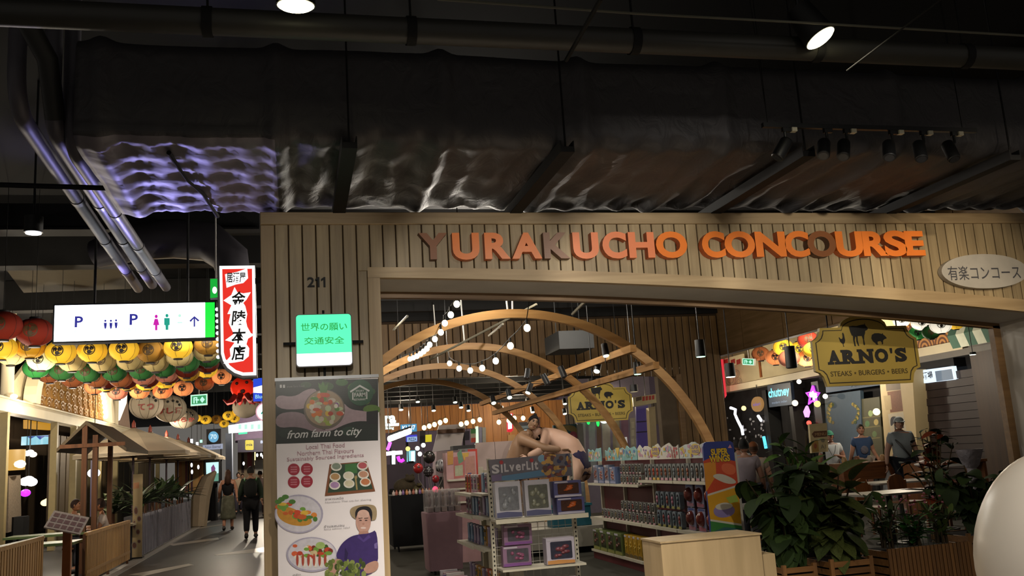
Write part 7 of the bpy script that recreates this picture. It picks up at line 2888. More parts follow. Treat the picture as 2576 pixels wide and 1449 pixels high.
for i, (xa, ya, xb, yb, k, lab) in enumerate(((1024, 1134, 1045, 1162, '#9ae8f0', 'bright cyan and white screen low in the far food hall'), (1056, 1084, 1070, 1116, '#1a1420', 'dark purple hanging panel left by the yellow sign in the food hall'), (1070, 1094, 1086, 1112, '#d8c82a', 'yellow sign panel beside the dark purple hanging panel'), (1168, 1085, 1181, 1108, '#1c1836', 'navy hanging panel beside the flag banner'))):
 lab = lab.replace('panel left by', 'panel by')
 lit = k in ('#9ae8f0', '#d8c82a')
 o, p = slab('hanging_board', lab, 'panel', 'Y', HY - .5, [(xa, ya), (xb, ya - 1), (xb, yb - 1), (xa, yb)], em('panelglow_' + k[1:], k, .9) if lit else mat('panel_' + k[1:], k, .5), .08)
 if i == 0:
  p.px([(1034, 1136), (1043, 1135), (1043, 1160), (1034, 1161)], M_WHL)
  p.build('print', o)
  leg(o, p, 1034, 1160, 0, .1)
 else:
  rod(o, p, (xa + xb) / 2, ya, 3.9)
for i, (q, lab) in enumerate(((((1105, 1070), (1172, 1066), (1170, 1080), (1100, 1085)), 'upper white canopy board of the food hall kiosk'), (((1100, 1092), (1168, 1086), (1160, 1128), (1088, 1137)), 'big slanting white kiosk roof sheet in the food hall'))):
 o, p = slab('kiosk_roof', lab, 'roof', 'Y', HY - 3, q, mat('kiosk_white', '#a49ea4', .6, scale=1), .1)
 leg(o, p, q[3][0] + 4, q[3][1] - 3, 0, .03)
 leg(o, p, q[2][0] - 4, q[2][1] - 3, 0, .03)
 if i:
  mb = MB()
  a, b2 = p.uv(1100, 1090), p.uv(1168, 1084)
  mb.box(a[0], HY - 3.1, a[1] - .02, b2[0], HY - 2.9, a[1] + .1)
  mb.build('eave_beam', mat('eave_brown', '#4a2c1c', .6), o, smooth=False)
o, p = slab('flag_banner', 'green, white and red banner before the orange far planks', 'banner', 'Y', HY - 2.6, [(1184, 1080), (1197, 1079), (1197, 1112), (1185, 1113)], mat('flag_white', '#b0a898', .6), .04)
p.px([(1184, 1080), (1197, 1079), (1197, 1090), (1184, 1091)], mat('flag_green', '#3f8a4a', .6))
p.px([(1185, 1102), (1197, 1101), (1197, 1112), (1185, 1113)], mat('flag_red', '#b0382a', .6))
p.build('stripes', o)
rod(o, p, 1191, 1080, 3.9)
o, p = slab('light_portal', 'bright lit doorway strip with grey blue frame by the flag banner', 'door', 'Y', FW - .1, [(1196, 1073), (1203, 1072), (1205, 1140), (1198, 1141)], em('doorway_glow', '#e8ffe0', 1.0), .05)
p.px([(1204, 1074), (1212, 1074), (1213, 1140), (1206, 1141)], mat('frame_blue', '#6a6a84', .6))
p.px([(1213, 1075), (1222, 1075), (1223, 1140), (1214, 1140)], mat('frame_grey', '#7a7a74', .6))
p.build('frame', o)
leg(o, p, 1201, 1139, 0, .05)
o, p = slab('red_blade_sign', 'small red and white vertical lightbox on the orange far planks', 'sign', 'Y', 27.5, [(1276, 1040), (1290, 1039), (1291, 1082), (1286, 1087), (1277, 1086)], em('far_red_glow', '#e8283c', .9), .12)
p.px([(1277, 1042), (1288, 1041), (1288, 1078), (1278, 1080)], M_WHL)
p.build('face', o)
rod(o, p, 1283, 1040, 3.9)
for i, (xa, xb, yt, k, lab) in enumerate(((1278, 1296, 1094, '#a07a4a', 'small ochre door frame beneath the red lightbox'), (1306, 1346, 1062, '#20202a', 'dark shop opening behind the wrestlers'), (1346, 1358, 1050, '#5a342c', 'reddish brown pier behind the wrestlers'))):
 o, p = slab('shop_opening', lab, 'shop', 'Y', FW - .12, [(xa, yt), (xb, yt - 1), (xb, 1150), (xa, 1151)], mat('opening_' + k[1:], k, .6), .04)
 if i == 1:
  p.px([(1310, 1082), (1326, 1080), (1327, 1116), (1311, 1118)], em('pale_window', '#a8c0c4', .7))
  p.px([(1308, 1072), (1345, 1069), (1345, 1076), (1308, 1079)], mat('blue_grey_sign', '#5a6a74', .6))
  p.build('fittings', o)
 leg(o, p, (xa + xb) / 2, 1148, 0, .02)
o, p = slab('abstract_mural', 'teal and ochre abstract mural with a pink blossom behind the wrestlers', 'mural', 'Y', 21.5, [(1392, 1070), (1452, 1066), (1460, 1200), (1400, 1200)], mat('mural_teal', '#1f4a52', .6), .1)
p.px(smooth_poly([(1394, 1072), (1450, 1068), (1452, 1096), (1436, 1084), (1412, 1078), (1398, 1092)]), mat('mural_ochre', '#7a6a3a', .6))
p.px(ell(1442, 1100, 11, 15, 18), mat('mural_pink', '#8a3a4a', .6))
p.px(ell(1442, 1100, 5, 7, 14), mat('mural_rose', '#b05a6a', .6))
p.px(ell(1440, 1126, 10, 10, 14), mat('mural_green', '#3f6a3a', .6))
p.px(smooth_poly([(1398, 1128), (1430, 1134), (1458, 1150), (1459, 1198), (1402, 1198)]), mat('mural_night', '#15171a', .6))
p.build('print', o)
leg(o, p, 1425, 1195, 0, .1)
mb = MB()
a, b2 = p.uv(1455, 1140), p.uv(1463, 1066)
mb.box(a[0], 21.4, 0, b2[0], 21.6, b2[1])
mb.build('frame_post', mat('frame_grey', '#7a7a74'), o, smooth=False)
# shop fronts between the far arches and the pier
o = T('shop_glazing', 'far shop front with small panes, green and white neon leaves below the dim board', 'shop', (10, 24, 0))
SYY = 24.0
p = Print('Y', SYY, .0004)
a, b2 = p.uv(1462, 1200), p.uv(1640, 1040)
mb = MB()
mb.box(a[0], SYY + .001, 0, b2[0], SYY + .15, 3.6)
mb.build('backing', mat('shop_mauve', '#6f6676', .6), o, smooth=False)
for xa, xb, k in ((1462, 1472, '#8a8690'), (1480, 1496, '#7a8084'), (1500, 1512, '#5a4034'), (1514, 1534, '#8a847a'), (1540, 1558, '#857a5c'), (1562, 1580, '#6a4a5c'), (1584, 1606, '#8a8474'), (1608, 1624, '#78707a'), (1626, 1640, '#6a4230')):
 p.px([(xa, 1052), (xb, 1050), (xb + 4, 1190), (xa + 4, 1190)], mat('shopstrip_' + k[1:], k, .6))
for x in (1588, 1598):
 for y in (1062, 1082, 1104):
  p.px([(x, y), (x + 7, y - 1), (x + 8, y + 14), (x + 1, y + 15)], mat('pane_cream', '#a09a84', .5))
p.px([(1571, 1100), (1577, 1099), (1579, 1122), (1573, 1123)], em('white_notice', '#d0c8c0', .6))
p.px([(1566, 1098), (1569, 1098), (1570, 1112), (1567, 1112)], em('white_notice', '#d0c8c0', .6))
p.build('panes', o)
for i, (px, py, rx, rz_, k, sg) in enumerate(((1480, 1060, .05, .09, '#20e060', 0), (1504, 1063, .045, .11, '#20d858', 0), (1520, 1058, .12, .08, '#e8fff4', 0), (1540, 1064, .09, .17, '#fff0d8', 0), (1569, 1115, .06, .09, '#dce8ff', 0), (1659, 1053, .04, .11, '#c0c8ff', 0))):
 c = atY(px, py, SYY - .15)
 mb = MB()
 mb.ball(c, (rx, .05, rz_), 10, 8)
 mb.build('neon_leaf', em('neonleaf_' + k[1:], k, 1.5), o)
o, p = slab('shop_fascia', 'cream fascia with red lettering beside the dim hanging steakhouse board', 'sign', 'Y', 23.0, [(1592, 1000), (1655, 990), (1657, 1012), (1594, 1023)], mat('fascia_cream', '#c4b890', .6), .15)
p.px([(1600, 1000), (1614, 997), (1614, 1006), (1600, 1010)], mat('fascia_dark', '#5a4a3a', .6))
for k in range(4):
 p.px([(1616 + 8 * k, 998 - k), (1622 + 8 * k, 997 - k), (1622 + 8 * k, 1008 - 1.2 * k), (1616 + 8 * k, 1009 - 1.2 * k)], mat('fascia_red', ('#b8382c', '#c85a3a')[k % 2], .6))
p.build('lettering', o)
rod(o, p, 1625, 995, 3.9)
o, p = slab('purple_window', 'purple lit shop window beneath the cream fascia', 'window', 'Y', 23.2, [(1600, 1024), (1630, 1020), (1638, 1200), (1606, 1200)], em('purple_window_glow', '#4a3a74', .3), .08)
for y in (1060, 1086):
 p.px([(1601, y), (1634, y - 2), (1634, y + 1), (1601, y + 3)], mat('window_bar', '#2c2440', .5))
p.build('bars', o)
leg(o, p, 1618, 1195, 0, .1)
o, p = slab('cream_post', 'cream square post between the purple window and the plank pier', 'post', 'Y', 22.8, [(1632, 1026), (1648, 1022), (1658, 1200), (1642, 1200)], mat('post_cream', '#a0906c', .6), .2)
leg(o, p, 1646, 1195, 0, .08)
# white lit bulbs and purple neon on the food hall edge
o = T('chandelier', 'cluster of white hot bulbs on a bar in the far food hall', 'lamp', atY(1000, 1095, HY - 6))
for k in range(13):
 c = atY(980 + k * 4.2, 1104 - k * 1.6, HY - 6 + .2 * (k % 3))
 mb = MB()
 mb.ball(c, (.06, .06, .08), 8, 6)
 mb.build('bulb', em('hot_bulb', '#fff6ea', 4), o)
mb = MB()
a, b2 = atY(978, 1094, HY - 5.8), atY(1034, 1074, HY - 5.8)
mb.cyl(a, b2, .03, n=6)
mb.cyl(a, (a.x, a.y, 3.9), .012, n=5)
mb.cyl(b2, (b2.x, b2.y, 3.9), .012, n=5)
mb.build('bar', M_BLACK, o)
for i, (pts, k, lab) in enumerate(([((982, 1112), (978, 1124), (974, 1132)), '#d060ff', 'purple neon stroke near the oak jamb in the food hall'], [((1001, 1148), (1004, 1158), (1010, 1160), (1016, 1156)), '#d030ff', 'magenta neon animal shape in the food hall'], [((990, 1134), (990, 1168)), '#f0fff8', 'white neon upright in the food hall'], [((968, 1142), (984, 1140), (1000, 1139), (1012, 1138)), '#ffe8ff', 'glowing white counter light in the food hall'])):
 q = [atY(a, b, HY - 5) for a, b in pts]
 o = T('neon_shape', lab, 'neon sign', q[0])
 mb = MB()
 mb.tube(q, .05 if i != 3 else .06, 6)
 mb.build('neon_tube', em('neonshape_' + k[1:], k, 2.2), o)
 mb = MB()
 mb.cyl(q[0], (q[0].x, q[0].y, 0), .02, n=5)
 mb.build('stand', M_DARK, o)
for i, (px, py, k) in enumerate(((1026, 1129, '#f4e86a'), (1050, 1128, '#f0fff4'), (1065, 1120, '#f0fff4'), (1056, 1142, '#ffffff'), (1199, 1120, '#d8ffe0'))):
 c = atY(px, py, HY - 2)
 o = T('glow_lamp', '%s round lamp in the far food hall, %s from the oak jamb' % (('yellow', 'white', 'white', 'white', 'greenish')[i], ORD[i]), 'lamp', c, 'round lamps in the food hall')
 mb = MB()
 mb.ball(c, .07, 8, 6)
 mb.build('bulb', em('lamp_' + k[1:], k, 2.2), o)
 mb = MB()
 mb.cyl(c, (c.x, c.y, 0), .015, n=5)
 mb.build('cord', M_CORD, o)
o, p = slab('counter_machine', 'grey counter machine with a dark frame before the pink partition', 'machine', 'Y', 24.0, [(1140, 1122), (1196, 1118), (1197, 1150), (1141, 1154)], mat('machine_black', '#17171a', .5), .5)
p.px([(1152, 1130), (1194, 1127), (1194, 1150), (1153, 1153)], mat('machine_grey', '#6a6e72', .5))
p.build('panel', o)
leg(o, p, 1168, 1150, 0, .3)
o, p = slab('service_counter', 'pinkish grey counter front in the food hall', 'counter', 'Y', 23.0, [(1098, 1136), (1170, 1131), (1172, 1200), (1096, 1206)], mat('counter_pink', '#8a7a7e', .6, scale=1), .6)
leg(o, p, 1134, 1198, 0, .3)
o, p = slab('bar_counter', 'long dim mauve counter behind the black cloth table', 'counter', 'Y', 22.0, [(960, 1170), (1060, 1164), (1062, 1230), (960, 1238)], mat('counter_mauve', '#4a3c48', .6, scale=1), .6)
leg(o, p, 1010, 1228, 0, .3)

# ------------------------------------------------------------------ planting by the opening
M_CRATE = wood('crate_slat', '#80582c', '#5f3d1a', .9, 'X', .55)
M_CRATEZ = wood('crate_slat_upright', '#7c552b', '#5f3f1e', .9, 'Z', .55)
M_SOIL = mat('soil', '#17130e', .95, scale=30, var=.3)


def crate(label, x0, x1, y0, y1, h, upright=False):
 o = T('slatted_crate', label, 'planter', ((x0 + x1) / 2, (y0 + y1) / 2, 0), 'slatted planter crates by the opening')
 mb = MB()
 mb.box(x0 + .03, y0 + .03, .02, x1 - .03, y1 - .03, h - .04)
 mb.build('liner', mat('crate_liner', '#0f0d0a', .9), o, smooth=False)
 if upright:
  n_ = int((x1 - x0) / .042)
  for k in range(n_):
   x = x0 + (x1 - x0) * k / n_
   mb = MB()
   mb.cbox(x, y0, .02, x + .034, y0 + .025, h, .003)
   mb.build('slat', M_CRATEZ, o, smooth=False)
 else:
  for k in range(6):
   z = .03 + k * (h - .04) / 6
   for yy in (y0, y1 - .025):
    mb = MB()
    mb.cbox(x0 + .03, yy, z, x1 - .03, yy + .025, z + (h - .04) / 6 - .018, .003)
    mb.build('slat', M_CRATE, o, smooth=False)
  for x in (x0, x1 - .04):
   mb = MB()
   mb.cbox(x, y0 - .005, 0, x + .04, y0 + .03, h, .003)
   mb.build('corner_post', M_CRATEZ, o, smooth=False)
 for x, nm in ((x0, 1), (x1 - .025, 1)):
  for k in range(6):
   z = .03 + k * (h - .04) / 6
   mb = MB()
   mb.box(x, y0 + .03, z, x + .025, y1 - .03, z + (h - .04) / 6 - .018)
   mb.build('slat', M_CRATE, o, smooth=False)
 mb = MB()
 mb.box(x0 + .03, y0 + .03, h - .06, x1 - .03, y1 - .03, h - .035)
 mb.build('soil', M_SOIL, o, smooth=False)
 return o


crate('square slatted crate beside the pale wood podium, holding the big dark shrub', 4.42, 4.78, 8.12, 8.5, .44)
crate('square slatted crate holding the mottled leaf plant, middle of the row', 4.90, 5.36, 8.08, 8.55, .46)
crate('long crate with upright slats holding ferns and pink flowers', 5.55, 6.50, 8.10, 8.60, .50, True)
crate('slatted crate in the shadow next to the white egg form', 6.62, 7.30, 8.30, 8.90, .55)


def shrub(label, x, y, z0, top, spread, n, L, W, m, R, name='leafy_shrub', droop=.35, stems=6, elo=-.2, ehi=.9, ms=None):
 o = T(name, label, 'plant', (x, y, z0 - .036), 'shrubs by the opening')
 me = [leaf_mesh('leaf', L, W, mm, .18, droop) for mm in (ms or [m])]
 tips = []
 mb = MB()
 for k in range(stems):
  a = 2 * math.pi * k / stems + R.uniform(-.3, .3)
  t = R.uniform(.35, 1) * spread
  e = Vector((x + t * .75 * math.cos(a), y + t * .55 * math.sin(a), z0 + (top - z0) * R.uniform(.6, .98)))
  mid = Vector((x + t * .25 * math.cos(a), y + t * .2 * math.sin(a), (z0 + e.z) / 2))
  mb.tube([(x + .05 * math.cos(a), y + .05 * math.sin(a), z0 - .02), mid, e], [.014, .011, .006], 6)
  tips.append((Vector((x, y, z0)), mid, e))
 mb.build('stem', mat('stem_brown', '#3a2f1c', .7), o)
 for k in range(n):
  b, mid, e = tips[k % stems]
  t = R.uniform(.12, 1.0)
  q = b.lerp(mid, t * 2) if t < .5 else mid.lerp(e, t * 2 - 1)
  a = R.uniform(0, 6.28)
  el = R.uniform(elo, ehi)
  s = R.uniform(.65, 1.1)
  link('leaf', me[k % len(me)], o, q - Vector((x, y, z0 - .036)), (R.uniform(-.4, .4), -el, a), (s, s, s))
 return o


L1 = [mat('shrub_leaf_a', '#283b16', .8, scale=7, var=.2), mat('shrub_leaf_b', '#203012', .8, scale=7, var=.2), mat('shrub_leaf_c', '#32451b', .8, scale=7, var=.2)]
L2 = [mat('mottled_leaf_a', '#56602c', .75, scale=60, var=.38), mat('mottled_leaf_b', '#424f24', .75, scale=60, var=.38)]
shrub('big broad leaved dark green shrub rising above the podium step crate', 4.62, 8.32, .44, 1.52, .60, 190, .25, .095, None, RP, ms=L1, stems=10, droop=.5, elo=-1.0, ehi=.35)
shrub('mottled yellow green plant with large upright leaves in the middle crate', 5.14, 8.32, .46, 1.30, .45, 95, .36, .095, None, RP, ms=L2, stems=8, droop=.45, elo=-.5, ehi=1.0)
shrub('dense dark shrub between the fern planter and the white egg form', 7.0, 8.6, .55, 1.30, .62, 160, .22, .08, None, RP, ms=L1[:2], stems=9, droop=.5, elo=-1.0, ehi=.4)
shrub('bright green low fern at the middle of the long crate', 6.02, 8.32, .50, .80, .26, 90, .16, .03, None, RP, 'fern', ms=[mat('fern_green', '#2f6a24', .5, scale=7), mat('fern_green_dark', '#27501f', .5, scale=7)], stems=8, elo=0, ehi=1.1)
shrub('dull green fern at the podium end of the long crate', 5.72, 8.34, .50, .86, .24, 70, .18, .025, None, RP, 'fern', ms=[mat('fern_olive', '#334522', .5, scale=7)], stems=7, elo=.1, ehi=1.2)
shrub('pale green fern at the far end of the long crate', 6.34, 8.34, .50, .90, .22, 70, .17, .025, None, RP, 'fern', ms=[mat('fern_pale', '#566a32', .5, scale=7), mat('fern_olive', '#334522', .5, scale=7)], stems=7, elo=.1, ehi=1.2)
shrub('tall arching palm behind the big dark shrub', 6.35, 10.9, .36, 1.75, .50, 60, .42, .05, None, RP, 'potted_palm', ms=[mat('palm_green', '#4a6a2c', .5, scale=7), mat('palm_dark', '#2a4020', .5, scale=7)], stems=9, droop=.5, elo=.2, ehi=1.2)
shrub('dark leafy shrub behind the mottled plant, hiding table legs', 6.0, 9.6, .36, 1.05, .6, 130, .24, .09, None, RP, ms=L1[:2], stems=9, droop=.5, elo=-1.0, ehi=.4)
shrub('dark shrub against the white jamb, with reddish leaves on top', 8.1, 10.6, .36, 1.75, .55, 110, .22, .07, None, RP, ms=[L1[1], mat('copper_leaf', '#6a2c14', .5), L1[1]], stems=9)
for x, y in ((6.35, 10.9), (6.0, 9.6), (8.1, 10.6)):
 o = T('plant_pot', 'round dark pot under the %s' % {6.35: 'tall arching palm', 6.0: 'shrub behind the mottled plant', 8.1: 'shrub with reddish top leaves'}[x], 'pot', (x, y, 0), 'dark pots behind the crates')
 mb = MB()
 mb.lathe([(.16, 0), (.21, .36), (.18, .36), (.17, .32)], (x, y, 0), 18)
 mb.build('pot_body', mat('dark_pot', '#1c1a18', .6), o)
 mb = MB()
 mb.lathe([(.17, .30), (.17, .325)], (x, y, 0), 18)
 mb.build('soil', M_SOIL, o)
o = T('pink_flowers', 'small pink blossoms on thin stalks above the long fern crate', 'flowers', (6.05, 8.4, .464))
for k in range(46):
 x = 5.72 + .72 * RP.random()
 q = Vector((x, 8.30 + .2 * RP.random(), .72 + .26 * RP.random()))
 mb = MB()
 mb.ball(q, (.013, .013, .011), 6, 4)
 mb.build('blossom', mat('blossom_pink', '#a0556a', .6), o)
mb = MB()
for k in range(12):
 x = 5.75 + .06 * k
 mb.cyl((x, 8.4, .46), (x + RP.uniform(-.05, .05), 8.38, .9), .003, n=5)
mb.build('stalk', mat('stalk_green', '#33441f', .6), o)

# ------------------------------------------------------------------ restaurant tables and chairs in the half dark
M_TTOP = mat('pale_tabletop', '#8f8b84', .3, scale=2)
M_CHW = wood('chair_wood', '#7a4a22', '#5a3416', .9, 'Z', .5)


def rtable(label, x, y, w_, d_, m=M_TTOP):
 o = T('restaurant_table', label, 'table', (x, y, 0), 'restaurant tables')
 mb = MB()
 mb.prism(rrect(x - w_ / 2, y - d_ / 2, x + w_ / 2, y + d_ / 2, .05), .72, .75, lambda u, v, d: (u, v, d))
 mb.build('tabletop', m, o, smooth=False)
 mb = MB()
 mb.cyl((x, y, .03), (x, y, .72), .04, n=10)
 mb.build('pedestal', M_BLACK, o)
 mb = MB()
 mb.box(x - .28, y - .04, 0, x + .28, y + .04, .03)
 mb.box(x - .04, y - .28, 0, x + .04, y + .28, .03)
 mb.build('foot', M_BLACK, o, smooth=False)


rtable('pale table behind the mottled plant and fern crate', 8.55, 12.3, 1.25, .8)
rtable('table half hidden behind the big dark shrub', 6.3, 11.9, 1.0, .8)
rtable('pale table further along toward the grey shirted man', 10.6, 14.9, 1.4, .8)
rtable('small table near the white jamb with pale items', 9.4, 12.2, .9, .8)
chair0 = None
for i, (x, y, rz, lab) in enumerate(((9.05, 13.4, 0.4, 'wooden chair with arched back beyond the pale table'), (8.9, 11.3, 2.9, 'wooden chair with its back turned, before the pale table'), (7.5, 12.6, 1.6, 'wooden chair beside the pale table, toward the shrub'), (10.1, 14.0, .2, 'wooden chair at the farther pale table'))):
 if chair0 is None:
  o = T('restaurant_chair', lab, 'chair', (x, y, 0), 'wooden restaurant chairs', rz)
  chair0 = o
  mb = MB()
  mb.cbox(-.21, -.21, .43, .21, .21, .46, .004)
  mb.build('seat', M_CHW, o, w=False, smooth=False)
  mb = MB()
  mb.prism([(-.2, .56), (.2, .56), (.2, .78), (.12, .88), (0, .91), (-.12, .88), (-.2, .78)], -.215, -.19, lambda u, v, d: (u, -d, v))
  mb.build('backrest', M_CHW, o, w=False, smooth=False)
  for sx in (-1, 1):
   for sy in (-1, 1):
    mb = MB()
    mb.box(sx * .19 - .018, sy * .19 - .018, 0, sx * .19 + .018, sy * .19 + .018, .43 if sy < 0 else .8)
    mb.build('leg', M_CHW, o, w=False, smooth=False)
 else:
  dup(chair0, (x, y, 0), lab, rz)
o = T('serving_cabinet', 'orange wood serving cabinet with small items behind the blue shirted man', 'cabinet', (12.9, 17.2, 0))
c = atY(2200, 1150, 17.2)
mb = MB()
mb.cbox(c.x - .9, 17.0, .70, c.x + .9, 17.5, 1.05, .005)
mb.build('cabinet', wood('orange_cabinet', '#7a4a24', '#5e3418', .8, 'X', .5), o, smooth=False)
for dx in (-.85, .85):
 mb = MB()
 mb.box(c.x + dx - .04, 17.02, 0, c.x + dx + .04, 17.48, .70)
 mb.build('leg', M_CHW, o, smooth=False)
for i in range(6):
 q = (c.x - .75 + i * .3, 17.15, 1.051)
 mb = MB()
 mb.lathe([(.05, 0), (.06, .05), (.04, .12), (.03, .13)], (0, 0, 0), 10)
 t = mb.build('condiment_jar', mat('jar_%d' % (i % 3), ('#b08a5c', '#8a5a3c', '#b5ac9c')[i % 3], .4))
 t.location = q
 tag(t, 'small jar on the orange serving cabinet, %s from the menu signboard side' % ORD[i], 'jar', 'jars on the serving cabinet')
o = T('serving_table', 'long wooden table with white runner behind the grey shirted man', 'table', (13.3, 15.6, 0))
c = atY(2400, 1165, 15.8)
mb = MB()
mb.box(c.x - .9, 15.6, .95, c.x + .6, 16.2, 1.0)
mb.build('tabletop', M_CHW, o, smooth=False)
for dx in (-.85, .55):
 mb = MB()
 mb.box(c.x + dx - .03, 15.62, 0, c.x + dx + .03, 16.18, .95)
 mb.build('leg', M_CHW, o, smooth=False)
mb = MB()
mb.box(c.x - .8, 15.59, .9, c.x + .4, 15.6, .95)
mb.build('runner', M_WHITE, o, smooth=False)
o = T('foil_bucket', 'silvery foil pot at the foot of the reddish leaves', 'pot', atY(2440, 1140, 10.2))
c = atY(2440, 1150, 10.3)
mb = MB()
mb.lathe([(.05, 0), (.06, c.z - .14), (.10, c.z - .1), (.17, c.z + .10), (.15, c.z + .10), (.08, c.z - .06)], (c.x, 10.3, 0), 14)
mb.build('pot_body', mat('foil_bright', '#c4bec8', .35, .0, bump=.8, scale=20), o)
# white egg form close to the camera
o = T('egg_sculpture', 'large smooth white egg shaped form standing close by at the frame edge', 'sculpture', (3.95, 4.2, 0))
mb = MB()
prof = []
for k in range(25):
 t = math.pi * k / 24
 r_ = .44 * math.sin(t) * (1 + .10 * math.cos(t))
 prof.append((max(r_, .001), .92 - .54 * math.cos(t)))
mb.lathe(prof, (3.93, 4.2, 0), 48)
mb.build('shell', mat('egg_white', '#d9d0c4', .35, scale=2, var=.04), o)
mb = MB()
mb.lathe([(.34, 0), (.34, .06), (.10, .08), (.10, .42), (.2, .48)], (3.93, 4.2, 0), 28)
mb.build('pedestal', M_DARK, o)
# ------------------------------------------------------------------ people and the wrestler figures
FLAT = .78


def skin_geo(nodes, edges, root, sub=1):
 """Grows one continuous surface over a skeleton; nodes: key -> ((x,y,z), radius)."""
 keys = list(nodes)
 me = bpy.data.meshes.new('skeleton')
 me.from_pydata([(nodes[k][0][0], nodes[k][0][1] / FLAT, nodes[k][0][2]) for k in keys], [(keys.index(a), keys.index(b)) for a, b in edges], [])
 bm = bmesh.new()
 bm.from_mesh(me)
 ly = bm.verts.layers.skin.verify()
 bm.verts.ensure_lookup_table()
 for i, k in enumerate(keys):
  r = nodes[k][1]
  bm.verts[i][ly].radius = (r, r)
  bm.verts[i][ly].use_root = (k == root)
 bm.to_mesh(me)
 bm.free()
 o = bpy.data.objects.new('skeleton', me)
 COL.objects.link(o)
 o.modifiers.new('s', 'SKIN')
 sb = o.modifiers.new('d', 'SUBSURF')
 sb.levels = sb.render_levels = sub
 dg = bpy.context.evaluated_depsgraph_get()
 m2 = bpy.data.meshes.new_from_object(o.evaluated_get(dg))
 vs = [Vector((v.co.x, v.co.y * FLAT, v.co.z)) for v in m2.vertices]
 fs = [list(p.vertices) for p in m2.polygons]
 bpy.data.objects.remove(o)
 bpy.data.meshes.remove(me)
 bpy.data.meshes.remove(m2)
 return vs, fs


def add_geo(mb, g, m=0):
 b = len(mb.v)
 mb.v += [tuple(v) for v in g[0]]
 for f in g[1]:
  mb.face([b + i for i in f], m)


BASE = dict(pelvis=(0, .01, .94), belly=(0, 0, 1.10), chest=(0, .01, 1.32), neck=(0, .015, 1.47), nape=(0, 0, 1.54),
   sl=(-.17, .01, 1.40), el=(-.24, .03, 1.13), wl=(-.26, -.04, .90), sr=(.17, .01, 1.40), er=(.24, .03, 1.13), wr=(.26, -.04, .90),
   hl=(-.09, .01, .90), kl=(-.10, -.02, .49), al=(-.10, .03, .09), tl=(-.12, -.13, .035), hr=(.09, .01, .90), kr=(.10, -.02, .49), ar=(.10, .03, .09), tr=(.12, -.13, .035), head=(0, -.015, 1.635))
RAD = dict(pelvis=.155, belly=.145, chest=.165, neck=.065, nape=.06, sl=.075, el=.05, wl=.034, sr=.075, er=.05, wr=.034, hl=.10, kl=.066, al=.045, tl=.038, hr=.10, kr=.066, ar=.045, tr=.038)


